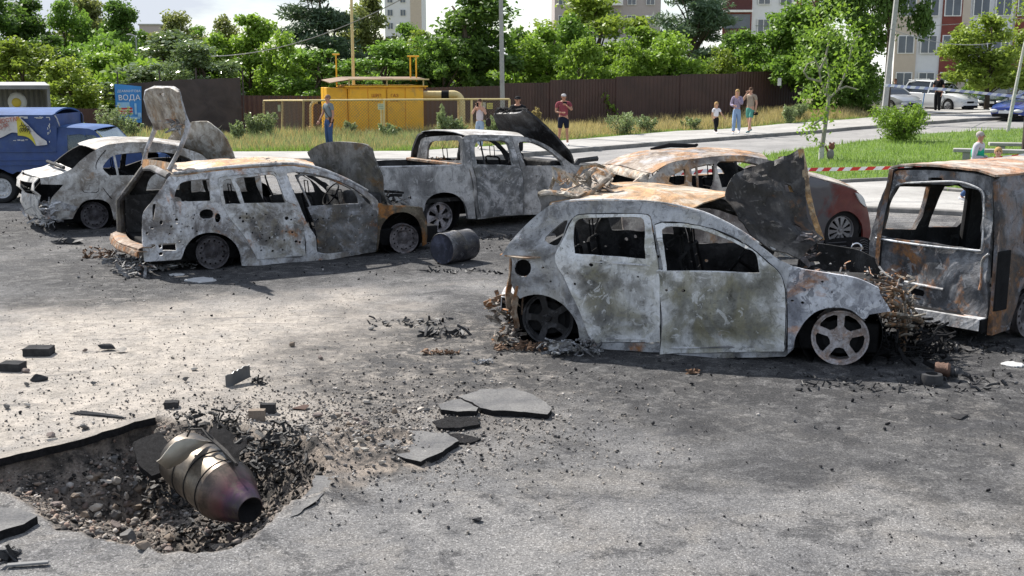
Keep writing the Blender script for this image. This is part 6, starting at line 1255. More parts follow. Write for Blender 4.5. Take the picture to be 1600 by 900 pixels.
def tree_meshes(kind, mat, v):
    key = (kind, mat, v)
    if key not in _TM:     # unit tree: width 4, height 6
        if kind == 'pine': cm, lb = crown_mesh(100 + v, 4.6, 5.4, 1.2, 15000, .26, LEAF[mat], 'pine')
        elif kind == 'big': cm, lb = crown_mesh(500 + v, 4.4, 4.7, 1.5, 34000, .115, LEAF[mat])
        elif kind == 'bush': cm, lb = crown_mesh(200 + v, 4.2, 4.4, -.1, 8500, .21, LEAF[mat])
        else: cm, lb = crown_mesh(300 + v, 4.4, 5.0, 1.1, 12000, .21, LEAF[mat])
        _TM[key] = (cm, trunk_mesh(v, 5.2 if kind != 'bush' else 3.2, .13, lb, BARK, 1.5))
    return _TM[key]
def tree(px, w_px, top, D, kind, mat, label, v=0, group=None, name=None, base=0):
    p = CAMP + ray(px, 116) * (D / ray(px, 116).y); g = T(p.x, p.y) + base; rt = ray(px, top); ztop = H + rt.z * D / rt.y; h = ztop - g; w = w_px * D / F
    cm, tm = tree_meshes(kind, mat, v); t = thing(name or {'pine': 'pine_tree', 'bush': 'bush', 'round': 'tree', 'big': 'tree'}[kind], label, {'pine': 'pine', 'bush': 'bush', 'round': 'tree', 'big': 'tree'}[kind], (p.x, p.y, g), random.Random(int(px * 7 + D)).uniform(0, 6.28), group)
    w *= 1.22; t.scale = (w / 4.0, w / 4.0, h / (6.2 if kind != 'bush' else 4.2)); 
    for nm, me in (('crown', cm), ('trunk', tm)): o = bpy.data.objects.new(nm, me); COL.objects.link(o); o.parent = t
    return t
GT = 'trees and bushes beyond the fences'
for i, (px, w, top, D, kind, mat, lab) in enumerate([
    (-25, 130, -25, 80, 'round', 'dark', 'tall dark green tree cut by the left edge of the picture'),
    (40, 110, -12, 84, 'round', 'dark', 'tall dark tree second from the left edge, above the shed'),
    (103, 80, -6, 82, 'round', 'mid', 'mid green tree behind the lamp side of the left grove, third from the left'),
    (150, 90, -14, 86, 'round', 'olive', 'feathery olive green tree in the middle of the left grove'),
    (196, 95, -8, 80, 'round', 'dark', 'dark rounded tree just left of the curved street lamp'),
    (225, 60, 45, 90, 'round', 'mid', 'small dark tree top right of the street lamp, under the distant roofline'),
    (275, 80, 14, 88, 'round', 'olive', 'olive brown-green tree standing alone against the sky at left'),
    (318, 60, 34, 92, 'round', 'mid', 'low far tree in the gap right of the olive tree'),
    (345, 70, 22, 86, 'round', 'olive', 'dusty green tree left of the bright one'),
    (30, 130, 62, 56, 'bush', 'yellow', 'yellow-green bushy tree rising over the grey shed'),
    (75, 90, 48, 62, 'round', 'dark', 'dark shrubby tree between the shed bushes and the tall grove'),
    (110, 110, 92, 54, 'bush', 'yellow', 'bright yellow-green bush over the low fence behind the blue van'),
    (150, 110, 78, 64, 'round', 'bright', 'light green round tree behind the low dark fence'),
    (192, 70, 75, 70, 'bush', 'bright', 'light green bush above the blue banner'),
    (255, 165, 46, 57, 'round', 'silver', 'broad glossy-leaved tree glinting white above the cloth screen'),
    (315, 110, 60, 54, 'round', 'silver', 'glossy-leaved tree at the right end of the cloth screen'),
    (392, 105, 14, 57, 'round', 'bright', 'tall bright green tree right of the cloth screen'),
    (440, 90, 52, 55, 'bush', 'bright', 'sunlit green bush over the brown fence left of the mast'),
    (510, 150, -30, 66, 'pine', 'pine', 'grey-green pine left of the tall yellow mast'),
    (500, 110, 70, 53, 'round', 'mid', 'dense green tree directly left of the gas cabinet roof'),
    (590, 90, -15, 72, 'round', 'olive', 'tall loose tree right of the mast, left of the distant tower'),
    (600, 120, 58, 54, 'round', 'mid', 'green tree directly behind the gas cabinet'),
    (652, 80, 40, 60, 'round', 'yellow', 'yellow-green tree below the distant tower'),
    (722, 175, -28, 56, 'round', 'dark', 'large dark green tree left of the middle utility pole'),
    (690, 110, 62, 54, 'bush', 'mid', 'green bush behind the thick gas pipe'),
    (812, 70, 52, 62, 'bush', 'mid', 'dark bush immediately right of the middle utility pole'),
    (862, 110, 38, 58, 'round', 'bright', 'bright green tree above the stepped brown fence, right of the pole'),
    (930, 150, -22, 66, 'round', 'yellow', 'tall yellow-green tree in front of the grey-pink block'),
    (910, 90, 66, 55, 'bush', 'bright', 'leafy bush over the brown fence behind the man in the red shirt'),
    (985, 90, 62, 57, 'bush', 'bright', 'light green bush beside the tall yellow-green tree'),
    (1040, 120, 52, 58, 'bush', 'bright', 'rounded sunlit bush under the tall pine'),
    (1080, 140, -40, 70, 'pine', 'pine', 'tall blue-green pine in front of the white block with balconies'),
    (1125, 70, 76, 58, 'bush', 'yellow', 'small yellow-green bush over the fence right of the pine'),
    (1155, 70, 45, 64, 'round', 'dark', 'dark tree between the pine and the leafy trees near the corner'),
    (1210, 110, 12, 60, 'round', 'mid', 'mid green tree behind the right end of the brown fence'),
    (1275, 130, -35, 57, 'round', 'mid', 'tall tree behind the young sapling, left of the leaning pole'),
    (1388, 150, -330, 56, 'big', 'dark', 'huge dark overhanging tree around the leaning concrete pole'),
    (1335, 90, -20, 60, 'round', 'mid', 'leafy tree left of the huge dark tree'),
    (1345, 80, 88, 56, 'bush', 'mid', 'dense undergrowth bush at the foot of the huge dark tree'),
    (1290, 70, 120, 55, 'bush', 'mid', 'low bush at the right end of the brown fence'),
    (1000, 100, 34, 61, 'round', 'bright', 'sunlit tree right of the tall yellow-green one, below the grey-pink block'),
    (882, 90, 20, 63, 'round', 'mid', 'mid green tree left of the tall yellow-green one'),
    (1240, 90, 30, 62, 'round', 'mid', 'dense tree just left of the young sapling crown'),
    (640, 70, 28, 64, 'round', 'mid', 'mid green tree at the foot of the distant tower'),
    (1545, 110, 18, 62, 'round', 'yellow', 'yellow-green tree in front of the apartment block at right'),
    (1612, 90, 40, 66, 'round', 'yellow', 'yellow-green tree cut by the right edge of the picture'),
    (1515, 60, 96, 70, 'bush', 'bright', 'low green bush at the foot of the yellow-green tree'),
]): tree(px, w, top, D, kind, mat, lab, i % 3, GT)
# far woods that close the view between the trunks
def woods(name, x0, x1, D, hh, mat, seed, n=26000):
    r = np.random.default_rng(seed); x = r.uniform(x0, x1, n); y = D + r.uniform(0, 6, n); hp = np.array([hh * (.55 + .5 * abs(noise.noise(Vector((v * .13, seed, 0)))) + .3 * abs(noise.noise(Vector((v * .5, seed, 3))))) for v in x]); z = hp * r.random(n) ** .7
    C = np.stack([x, y, z], 1); me = quads_mesh(name, leaves_np(C, None, .38, r), LEAF[mat]); return link(name, me)
o = woods('far_woods', -62, 26, 96, 6.6, 'mid', 5); tag(o, 'far mass of trees filling the gaps behind the grove', 'woods', kind='stuff')
o = woods('thicket', -46, 19, 74, 5.6, 'mid', 8, 42000); tag(o, 'continuous mid green thicket behind the nearer trees', 'thicket', kind='stuff')
o = woods('hedge', -40, 15, 60, 3.9, 'bright', 6, 34000); tag(o, 'dense sunlit undergrowth rising just behind the brown fences', 'undergrowth', kind='stuff')
# ------------------------------------------------------------ young tree with whitewashed trunk, on the verge
def sapling():
    g = G(1284, 252); t = thing('young_tree', 'young lanky tree with whitewashed trunk foot standing on the green verge', 'tree', tuple(g)); s_ = g.y / F
    def q(x, y, dy=0): rr = ray(x, y); k = (g.y + dy) / rr.y; return CAMP + rr * k - g
    mb = MB(); mb.tube([q(1283, 254), q(1284, 230)], [.085, .075], 9); mb.build('whitewashed_foot', WBARK, t)
    mb = MB(); mb.tube([q(1284, 232), q(1289, 200), q(1293, 170), q(1295, 152)], [.07, .06, .055, .05], 8)
    br = [[(1295, 152), (1283, 128), (1279, 105), (1272, 90)], [(1294, 155), (1310, 140), (1324, 108), (1332, 70), (1345, 45)], [(1290, 150), (1296, 120), (1290, 92), (1295, 60)], [(1283, 128), (1262, 122), (1256, 112), (1262, 100), (1272, 96)], [(1310, 140), (1322, 135), (1340, 140)], [(1281, 110), (1290, 90), (1296, 60), (1290, 35)], [(1292, 180), (1275, 192), (1262, 200)]]
    for i, b in enumerate(br): P = [q(x, y, (-.35, .3, .1, -.5, .5, .3, -.2)[i] * k / 3) for k, (x, y) in enumerate(b)]; mb.tube(P, [.035 * (1 - .75 * k / len(P)) for k in range(len(P))], 6)
    mb.build('trunk', GBARK, t)
    r = np.random.default_rng(4); C = []
    for (x, y, w, n) in ((1275, 60, 36, 500), (1300, 40, 40, 420), (1330, 60, 36, 420), (1345, 85, 22, 240), (1262, 95, 24, 200), (1320, 100, 26, 300), (1340, 120, 26, 260), (1265, 145, 24, 240), (1290, 135, 22, 260), (1252, 150, 14, 90), (1300, 110, 24, 240), (1290, 165, 20, 220), (1282, 185, 20, 200), (1270, 200, 16, 170), (1262, 208, 14, 110), (1285, 20, 34, 260), (1320, 15, 30, 240), (1278, 225, 10, 50)):
        c = q(x, y); C.append(np.array(c) + r.normal(size=(n // 3, 3)) * np.array([w * s_ * .38, .35, w * s_ * .38]))
    C = np.concatenate(C); me = quads_mesh('crown', leaves_np(C, None, .13, r, .5), LEAF['yellow' if False else 'bright']); o = link('crown', me, None, t)
    # stuffed toy-like bundle tied beside the trunk
    b = q(1297, 250); b2 = thing('toy_figure', 'small grey and brown toy figure tied beside the young whitewashed tree', 'toy', tuple(g + b)); k = s_
    MB().ball((0, 0, 9 * k), (6 * k, 5 * k, 9 * k)).build('body', paint('grey_plush', (.25, .23, .22), .95), b2); MB().ball((1.5 * k, 0, 21 * k), (5 * k, 4 * k, 5.5 * k)).ball((-1.5 * k, 0, 26 * k), (1.5 * k, 1 * k, 2 * k)).ball((4.5 * k, 0, 26 * k), (1.5 * k, 1 * k, 2 * k)).build('head', paint('brown_plush', (.22, .10, .07), .95), b2)
    MB().tube([(-4 * k, 0, 13 * k), (-9 * k, -.03, 22 * k)], [.03, .02], 6).build('arm', bpy.data.materials['brown_plush'], b2)
sapling()
def shrub(px, by, w_px, top, mat, label, n=1500, lsz=.09, seed=0, name='shrub', stems=9, cone=0, cat='shrub', group=None):
    g = G(px, by); s_ = g.y / F; w = w_px * s_; h = (by - top) * s_ * 1.02; r = np.random.default_rng(seed + 50); t = thing(name, label, cat, tuple(g), group=group); mb = MB(); C = []
    for i in range(stems):
        a = r.random() * 6.28; rad = w * .45 * r.random() ** .6 * (1 if not cone else .8); hh = h * (r.uniform(.65, 1) if not cone else (1 - .6 * rad / (w * .45)) * r.uniform(.8, 1))
        tip = Vector((math.cos(a) * rad, math.sin(a) * rad * .8, hh)); m = tip * .5 + Vector((0, 0, hh * .1)); mb.tube([(0, 0, 0), m, tip], [.018, .012, .004], 4)
        k = n // stems; f = r.random(k) ** .75; P = np.array([(m * (2 * x) if x < .5 else m.lerp(tip, (x - .5) * 2)) for x in f]); C.append(P + r.normal(size=(k, 3)) * (w * .08 * (1.3 - f))[:, None])
    mb.build('stem', BARK, t); link('foliage', quads_mesh('foliage', leaves_np(np.concatenate(C), None, lsz, r, .42, droop=-.2), LEAF[mat]), None, t); return t
shrub(1405, 224, 110, 168, 'bright', 'large light green shrub before the parked white people carrier', 6500, .11, 1, stems=40)
GW = 'tall weeds along the far side of the pavement'
for i, (px, by, w, top, mat, lab, cone) in enumerate([(180, 226, 46, 172, 'weed', 'tall grey-green weed bush under the blue banner', 0), (205, 228, 30, 190, 'weed', 'grey-green weed right of the one under the blue banner', 0), (398, 226, 26, 185, 'weed', 'round grey-green weed left of the thick weed tuft by the cloth screen', 0), (418, 226, 34, 182, 'weed', 'thick rounded weed at the right end of the cloth screen', 0), (372, 228, 18, 196, 'weed', 'small weed at the foot of the cloth screen near its right pole', 0),
    (545, 220, 20, 196, 'weed', 'weed between the walking man and the gas cabinet', 0), (608, 224, 30, 200, 'weed', 'dark weed tuft right of the pale sign post', 0), (695, 226, 34, 160, 'weed', 'tall conical weed in front of the wire mesh, right of the gas cabinet', 1), (715, 226, 26, 190, 'weed', 'lower weed right of the tall conical one', 0), (772, 228, 24, 188, 'weed', 'weed behind the raised black bonnet, by the mesh corner', 0), (975, 214, 50, 184, 'weed', 'wide grey-green weed in the dry grass right of the man in red', 0), (1010, 210, 26, 186, 'weed', 'grey weed right of the wide weed clump', 0), (1078, 206, 24, 190, 'weed', 'short weed in the dry grass left of the child', 0),
    (1232, 196, 26, 172, 'weed', 'weed in the dry grass right of the walking family', 0), (1246, 192, 22, 168, 'weed', 'slim weed nearest the end of the brown fence', 0), (838, 214, 14, 160, 'straw', 'tall dry brown seed stalk beside the man in the black cap', 1), (130, 226, 16, 188, 'weed', 'low weed right of the blue van cab', 0)]):
    shrub(px, by, w * 1.5, top - 6, mat, lab, 1500, .11, 20 + i, 'weed', 14, cone, 'weed', GW)
# right edge: thin whitewashed tree and brown post
g = G(1574, 208); t = thing('young_tree', 'thin whitewashed tree trunk leaning at the right edge before the blue car', 'tree', tuple(g)); s_ = g.y / F
MB().tube([(0, 0, 0), (.12, 0, 1.2), (.35, 0, 3.2), (.6, 0, 5)], [.075, .07, .05, .02], 8).build('trunk', WBARK, t); r = np.random.default_rng(9); link('crown', quads_mesh('crown', leaves_np(np.array([.5, 0, 4.6]) + r.normal(size=(500, 3)) * .5, None, .14, r), LEAF['yellow']), None, t)
g = G(1598, 246); t = thing('post', 'dark brown slatted signpost cut by the right edge of the picture', 'post', tuple(g)); s_ = g.y / F; BRW = paint('brown_post', (.045, .028, .026), .6)
MB().box((.02, 0, 1.55), (.12, .12, 3.1)).build('shaft', BRW, t, bevel=.01)
for k in range(4): MB().box((-.02, -.09, (246 - 80 - 10 * k) * s_), (.34, .04, .15)).build('slat', BRW, t)
# ------------------------------------------------------------ grass
def blades(name, label, pts_fn, n, seed, mat, hr, wr, cat='grass', lean=.35):
    r = np.random.default_rng(seed); P = pts_fn(r, n); n = len(P); h = r.uniform(hr[0], hr[1], n) * P[:, 3]; w = r.uniform(*wr, n); a = r.uniform(0, math.pi, n); l = r.normal(size=(n, 2)) * lean * h[:, None]
    c, s = np.cos(a), np.sin(a); b = P[:, :3]; v0 = b + np.stack([-c * w, -s * w, -.02 + 0 * w], 1); v1 = b + np.stack([c * w, s * w, -.02 + 0 * w], 1); v2 = b + np.stack([l[:, 0], l[:, 1], h], 1)
    me = quads_mesh(name, np.stack([v0, v1, v2], 1).reshape(-1, 3), mat, 3); return tag(link(name, me), label, cat, kind='stuff')
BL = [Vector((p.x, p.y)) for p in back]; seg = np.array([(b - a).length for a, b in zip(BL, BL[1:])]); cum = np.concatenate([[0], np.cumsum(seg)])
def strip(dlo, dhi, tall=None, xlim=(-30, 16.8), bias=1.0):
    def f(r, n):
        s = r.uniform(0, cum[-1], n * 3); i = np.clip(np.searchsorted(cum, s) - 1, 0, len(seg) - 1); t_ = (s - cum[i]) / seg[i]; A = np.array([(p.x, p.y) for p in BL]); q = A[i] * (1 - t_)[:, None] + A[i + 1] * t_[:, None]; d = A[i + 1] - A[i]; d /= np.linalg.norm(d, axis=1)[:, None]; nr = np.stack([-d[:, 1], d[:, 0]], 1)
        o = dlo + (dhi - dlo) * r.random(n * 3) ** bias; q = q + nr * o[:, None]; k = (q[:, 0] > xlim[0]) & (q[:, 0] < xlim[1]); q = q[k][:n]; o = o[k][:n]
        z = np.array([T(x, y) for x, y in q]); g = np.array([.55 + .9 * abs(noise.noise(Vector((x * .5, y * .5, 2)))) for x, y in q]) * (tall(o, q) if tall else 1); return np.column_stack([q, z, g])
    return f
blades('dry_grass', 'tall dry straw-coloured grass along the foot of the fences', strip(.5, 8.5, lambda o, q: np.clip(.35 + o / 2.2, .3, 1.0) * np.where(q[:, 0] < -2, .8, 1)), 80000, 1, LEAF['straw'], (.30, .78), (.010, .028))
blades('green_grass', 'short green grass bordering the far pavement', strip(.02, 5, lambda o, q: np.clip(1.1 - o / 9, .5, 1) * np.where(q[:, 0] < -2, 1.3, 1), bias=1.6), 52000, 2, LEAF['grass'], (.10, .26), (.010, .026))
blades('weedy_grass', 'grey-green weedy growth mixed into the dry grass', strip(.3, 7, lambda o, q: np.clip(.4 + o / 2.5, .3, 1.0) * np.where(q[:, 0] < -2, 1.15, .75)), 26000, 3, LEAF['weed'], (.28, .66), (.014, .034))
VP = [(p[0], p[1]) for p in verge_poly]
def verge_pts(r, n):
    q = np.column_stack([r.uniform(3.5, 36, n * 6), 20 + 32 * r.random(n * 6)]); q = q[inpoly(q, VP)]
    # denser near the camera side
    q = q[r.random(len(q)) < np.clip(1.35 - (q[:, 1] - 22) / 34, .25, 1)][:n]; z = np.array([T(x, y) + .05 for x, y in q]); g = np.array([.5 + 1.0 * abs(noise.noise(Vector((x * .7, y * .7, 5)))) for x, y in q]); return np.column_stack([q, z, g])
blades('verge_grass', 'bright short grass covering the green verge', verge_pts, 80000, 4, LEAF['grass'], (.08, .20), (.008, .02))
# ============================================================ people
SKIN = paint('skin', (.50, .28, .19), .55, var=.06); SKIN2 = paint('tanned_skin', (.38, .19, .12), .55, var=.06)
def skin_mesh(chains, sub=2):
    """chains: list of lists of (pos, rx, ry, key); equal keys are the same joint"""
    bm = bmesh.new(); lay = bm.verts.layers.skin.verify(); keys = {}; first = True
    for ch in chains:
        prev = None
        for j, (p, rx, ry, key) in enumerate(ch):
            v = keys.get(key) if key else None
            if v is None:
                v = bm.verts.new(p); v[lay].radius = (rx, ry)
                if key: keys[key] = v
                if first: v[lay].use_root = True; first = False
            if prev is not None and not bm.edges.get((prev, v)): bm.edges.new((prev, v))
            prev = v
    me = bpy.data.meshes.new('tmp'); bm.to_mesh(me); bm.free(); o = bpy.data.objects.new('tmp', me); COL.objects.link(o)
    m = o.modifiers.new('s', 'SKIN'); m.use_smooth_shade = True; s = o.modifiers.new('u', 'SUBSURF'); s.levels = sub; s.render_levels = sub
    dg = bpy.context.evaluated_depsgraph_get(); dg.update(); r = bpy.data.meshes.new_from_object(o.evaluated_get(dg)); bpy.data.objects.remove(o); return r
def hand_geo(mb, wrist, dirv, palm_n, s=1.0, curl=.5):
    """palm and five separate tapering fingers"""
    d = dirv.normalized(); n = (palm_n - d * palm_n.dot(d)).normalized(); w = d.cross(n)
    M = Matrix((w, d, n)).transposed(); mb.ball(wrist + d * .045 * s, (.042 * s, .052 * s, .016 * s), 10, 6, M)
    for i, (off, L) in enumerate(((-.030, .062), (-.010, .074), (.011, .070), (.031, .054))):
        b = wrist + d * .085 * s + w * off * s; a1 = (d * math.cos(curl * .5) + n * math.sin(curl * .5)); a2 = (d * math.cos(curl * 1.6) + n * math.sin(curl * 1.6)); k = b + a1 * L * .5 * s
        mb.tube([b - d * .01, k, k + a2 * L * .5 * s], [.0095 * s, .0085 * s, .0065 * s], 6)
    b = wrist + d * .03 * s - w * .036 * s; mb.tube([b, b + (d * .6 - w * .7).normalized() * .035 * s, b + (d * .9 - w * .45 + n * .3).normalized() * .068 * s], [.013 * s, .011 * s, .008 * s], 6)
def person(px, foot, top, label, face=0, legs='stand', arms=('down', 'down'), shirt=None, sleeves='short', trousers=None, tlen='long', hair=None, cap=None, shoes=None, skin=None, longhair=False, build=1.0, z0=.125, extra=None, elder=False, child=False, feetpx=None, dx=0, head_tilt=0, hunch=0, group=None):
    g = G(px, foot, z0); s_ = (g - CAMP).length / F; h = (foot - top) / ((g.y * CP + (H - g.z) * SP) ** -1 * F) / .985; k = h / 1.75; skin = skin or SKIN
    t = thing('person', label, 'person', tuple(g), face, group); V3 = Vector; bw = build
    sw = .185 * bw if not child else .17
    hy = -.10 * hunch
    P = dict(pel=V3((0, 0, .93)), wai=V3((0, hy * .3, 1.08)), che=V3((0, hy * .7, 1.28)), nb=V3((0, hy, 1.44)), nk=V3((0, hy - .01, 1.50)), h1=V3((0, hy - .025 - head_tilt * .5, 1.56)), h2=V3((0, hy - .02 - head_tilt * .7, 1.63)), h3=V3((0, hy - .01 - head_tilt * .8, 1.69)))
    if child:
        for q, z in (('pel', .86), ('wai', .98), ('che', 1.16), ('nb', 1.33), ('nk', 1.38), ('h1', 1.46), ('h2', 1.56), ('h3', 1.65)): P[q].z = z
    hr = 1.0 if not child else 1.3; sz = P['nb'].z - .03
    J = {}
    for sd, nm in ((-1, 'L'), (1, 'R')):
        sh = V3((sd * sw, hy, sz)); pose = arms[0] if sd < 0 else arms[1]
        el, wr = {'down': (V3((sd * (sw + .05), .03, sz - .29)), V3((sd * (sw + .05), -.05, sz - .54))), 'swing_f': (V3((sd * (sw + .04), -.07, sz - .28)), V3((sd * (sw + .03), -.22, sz - .50))), 'swing_b': (V3((sd * (sw + .04), .12, sz - .27)), V3((sd * (sw + .06), .14, sz - .53))),
                  'phone': (V3((sd * (sw + .06), -.14, sz - .22)), V3((sd * .055, -.30, sz - .06))), 'face': (V3((sd * (sw + .09), -.13, sz - .20)), V3((sd * .07, -.20, sz + .10))), 'low': (V3((sd * (sw + .06), -.04, sz - .28)), V3((sd * .10, -.25, sz - .30))), 'out': (V3((sd * (sw + .14), -.02, sz - .25)), V3((sd * (sw + .26), -.10, sz - .42))), 'chin': (V3((sd * (sw + .04), -.16, sz - .24)), V3((sd * .03, -.20, sz - .02)))}[pose]
        J['s' + nm], J['e' + nm], J['w' + nm] = sh, el, wr
    hp = P['pel'].z - .03; kn = hp * .54
    lg = {'stand': ((-.10, 0, 0, 0), (.10, 0, 0, 0)), 'wide': ((-.16, 0, 0, 0), (.15, -.04, 0, 0)), 'walk': ((-.09, -.12, -.30, -.30), (.09, .02, .14, .30)), 'walk2': ((-.09, .04, .16, .26), (.09, -.12, -.26, -.26))}[legs]
    for nm, sd, (x, ky, _, ay) in (('L', -1, lg[0]), ('R', 1, lg[1])):
        J['h' + nm] = V3((sd * .085 * bw, 0, hp)); J['k' + nm] = V3(((x + sd * .085) / 2 * 1.0, ky - .02, kn)); J['a' + nm] = V3((x, ay + .01, .09 + (.05 if ay > .2 else 0))); J['t' + nm] = V3((x * 1.08, ay - .15, .035 + (.0 if ay < .2 else .0)))
    K = lambda v: v * k
    def C(seq): return [(K(p), rx * k, ry * k, key) for p, rx, ry, key in seq]
    tor = [(P['pel'], .135 * bw, .10 * bw, 'pel'), (P['wai'], .125 * bw, .09 * bw, 'wai'), (P['che'], .15 * bw, .105 * bw, 'che'), (P['nb'], .09, .07, 'nb'), (P['nk'], .052, .052, 'nk'), (P['h1'], .062 * hr, .070 * hr, 'h1'), (P['h2'], .076 * hr, .092 * hr, 'h2'), (P['h3'], .062 * hr, .080 * hr, 'h3')]
    arm = lambda nm, a, b, c: [(P['nb'], 0, 0, 'nb'), (J['s' + nm], a, a, 's' + nm), (J['e' + nm], b, b, 'e' + nm), (J['w' + nm], c, c * .8, 'w' + nm)]
    leg = lambda nm, a, b, c: [(P['pel'], 0, 0, 'pel'), (J['h' + nm], a, a, 'h' + nm), (J['k' + nm], b, b, 'k' + nm), (J['a' + nm], c, c, 'a' + nm)]
    body = skin_mesh([C(tor)] + [C(arm(n, .052 * bw, .040, .027)) for n in 'LR'] + [C(leg(n, .085 * bw, .055, .038) + [(J['t' + n], .034, .026, 't' + n)]) for n in 'LR'])
    mb = MB(); mb.v = [tuple(v.co) for v in body.vertices]; mb.f = [tuple(p.vertices) for p in body.polygons]; mb.mi = [0] * len(mb.f)
    hc = K(P['h2']); hs_ = k * hr
    mb.tube([hc + V3((0, -.085, .012)) * hs_, hc + V3((0, -.112, -.022)) * hs_], [.009 * hs_, .016 * hs_], 6)
    for sd in (-1, 1): mb.ball(hc + V3((sd * .076, .0, -.01)) * hs_, (.012 * hs_, .022 * hs_, .032 * hs_), 6, 5)
    for nm, sd in (('L', -1), ('R', 1)):
        d = (J['w' + nm] - J['e' + nm]).normalized(); hand_geo(mb, K(J['w' + nm]) + d * .012 * k, d, V3((-sd * .6, -.6, .1)), k * (1.0 if not child else .9), .55)
    mb.build('body', skin, t)
    fm = MB()
    for sd in (-1, 1): fm.ball(hc + V3((sd * .030, -.088, .012)) * hs_, (.011 * hs_, .006 * hs_, .007 * hs_), 6, 5); fm.box(hc + V3((sd * .030, -.092, .030)) * hs_, (.026 * hs_, .006, .005 * hs_))
    fm.build('eyes_and_brows', BLACK, t); MB().ball(hc + V3((0, -.086, -.045)) * hs_, (.022 * hs_, .006 * hs_, .006 * hs_), 7, 5).build('mouth', paint('lips', (.30, .09, .08), .5) if 'lips' not in bpy.data.materials else bpy.data.materials['lips'], t)
    def cloth(name, chains, mat): me = skin_mesh(chains); return link(name, me, mat, t)
    e = .016
    if shirt:
        ch = [C([(P['pel'] + V3((0, 0, .02)), .14 * bw + e, .105 * bw + e, 'pel'), (P['wai'], .128 * bw + e, .094 * bw + e, 'wai'), (P['che'], .15 * bw + e, .107 * bw + e, 'che'), (P['nb'] - V3((0, 0, .015)), .088 + e * .6, .07 + e * .6, 'nb')])]
        if sleeves != 'none':
            for nm in 'LR':
                s1 = J['s' + nm]; f = .62 if sleeves == 'short' else 1; a = C([(P['nb'], 0, 0, 'nb'), (s1, .055 * bw + e, .055 * bw + e, 's' + nm), (s1.lerp(J['e' + nm], f), .046 + e, .046 + e, 'e' + nm)] + ([(J['e' + nm].lerp(J['w' + nm], .93), .032 + e, .032 + e, 'w' + nm)] if sleeves == 'long' else []))
                ch.append(a)
        cloth('shirt', ch, shirt)
    if trousers:
        ch = [C([(P['wai'] - V3((0, 0, .06)), .13 * bw + e * .8, .095 * bw + e * .8, 'wai'), (P['pel'] - V3((0, 0, .02)), .138 * bw + e, .105 * bw + e, 'pel')])]
        for nm in 'LR':
            f = .85 if tlen == 'short' else 1
            ch.append(C([(P['pel'], 0, 0, 'pel'), (J['h' + nm] - V3((0, 0, .06)), .092 * bw + e, .092 * bw + e, 'h' + nm), (J['h' + nm].lerp(J['k' + nm], f), .066 + e + (.012 if tlen == 'short' else 0), .066 + e, 'k' + nm)] + ([(J['a' + nm] + V3((0, 0, .01)), .048 + e, .05 + e, 'a' + nm)] if tlen == 'long' else [])))
        cloth('trousers', ch, trousers)
    for nm in 'LR':
        a, b = K(J['a' + nm]), K(J['t' + nm]); sm = MB(); sm.tube([a + V3((0, .05, -.045)) * k, a + V3((0, 0, -.03)) * k, a.lerp(b, .6), b + V3((0, -.02, 0)) * k], [.034 * k, .046 * k, .044 * k, .03 * k], 9, .8); sm.build('shoe', shoes or WHW, t)
    if hair and not cap:
        hm = MB(); hm.ball(hc + V3((0, .018, .028)) * hs_, (.084 * hs_, .098 * hs_, .088 * hs_), 14, 9)
        if longhair: hm.ball(hc + V3((0, .055, -.06)) * hs_, (.088 * hs_, .055 * hs_, .15 * hs_), 12, 8)
        hm.build('hair', hair, t)
    if cap: cm = MB(); cm.ball(hc + V3((0, .005, .045)) * hs_, (.088 * hs_, .100 * hs_, .062 * hs_), 14, 8); cm.ball(hc + V3((0, -.12, .028)) * hs_, (.06 * hs_, .06 * hs_, .010 * hs_), 10, 5); cm.build('cap', cap, t)
    if hair and cap: MB().ball(hc + V3((0, .03, .0)) * hs_, (.080 * hs_, .080 * hs_, .06 * hs_), 12, 8).build('hair', hair, t)
    if extra: extra(t, k, J, P)
    return t
cm_ = lambda n, c, r=.85, **q: paint(n, c, r, **q)
GREY = cm_('grey_tshirt', (.17, .20, .21)); JEAN = cm_('blue_jeans', (.045, .085, .19)); PJEAN = cm_('pale_jeans', (.30, .38, .48)); WTOP = cm_('white_top', (.55, .50, .52)); BLK = cm_('black_cloth', (.014, .014, .016)); REDT = cm_('dusty_red_tshirt', (.24, .06, .075)); NAVY = cm_('navy_shorts', (.012, .016, .03)); CAPG = cm_('pale_grey_cap', (.42, .41, .42)); WTEE = cm_('white_tshirt', (.70, .68, .70)); LILAC = cm_('lilac_check_shirt', (.30, .25, .34), var=.4, scale=25); SAND = cm_('sand_tshirt', (.33, .27, .21)); TEAL = cm_('teal_shorts', (.10, .30, .24)); DENIM = cm_('light_blue_jeans', (.24, .34, .50)); BLOND = cm_('blond_hair', (.42, .27, .12)); BRHAIR = cm_('brown_hair', (.10, .06, .04)); GRHAIR = cm_('grey_hair', (.36, .33, .31)); SHAVE = cm_('cropped_hair', (.20, .13, .10)); GREEN = cm_('green_vest', (.02, .36, .22)); PALE = cm_('pale_grey_sleeve', (.45, .44, .48)); TSHOE = cm_('teal_shoe', (.14, .25, .26)); LSTRAP = cm_('leather_brown', (.06, .035, .02))
def strapbag(t, k, J, P):
    MB().tube([Vector((-.15, -.06, 1.40)) * k, Vector((0, -.145, 1.22)) * k, Vector((.17, -.05, .98)) * k], .012 * k, 5).build('strap', LSTRAP, t); MB().ball(Vector((.20, -.02, .93)) * k, (.05 * k, .09 * k, .10 * k), 10, 6).build('bag', LSTRAP, t)
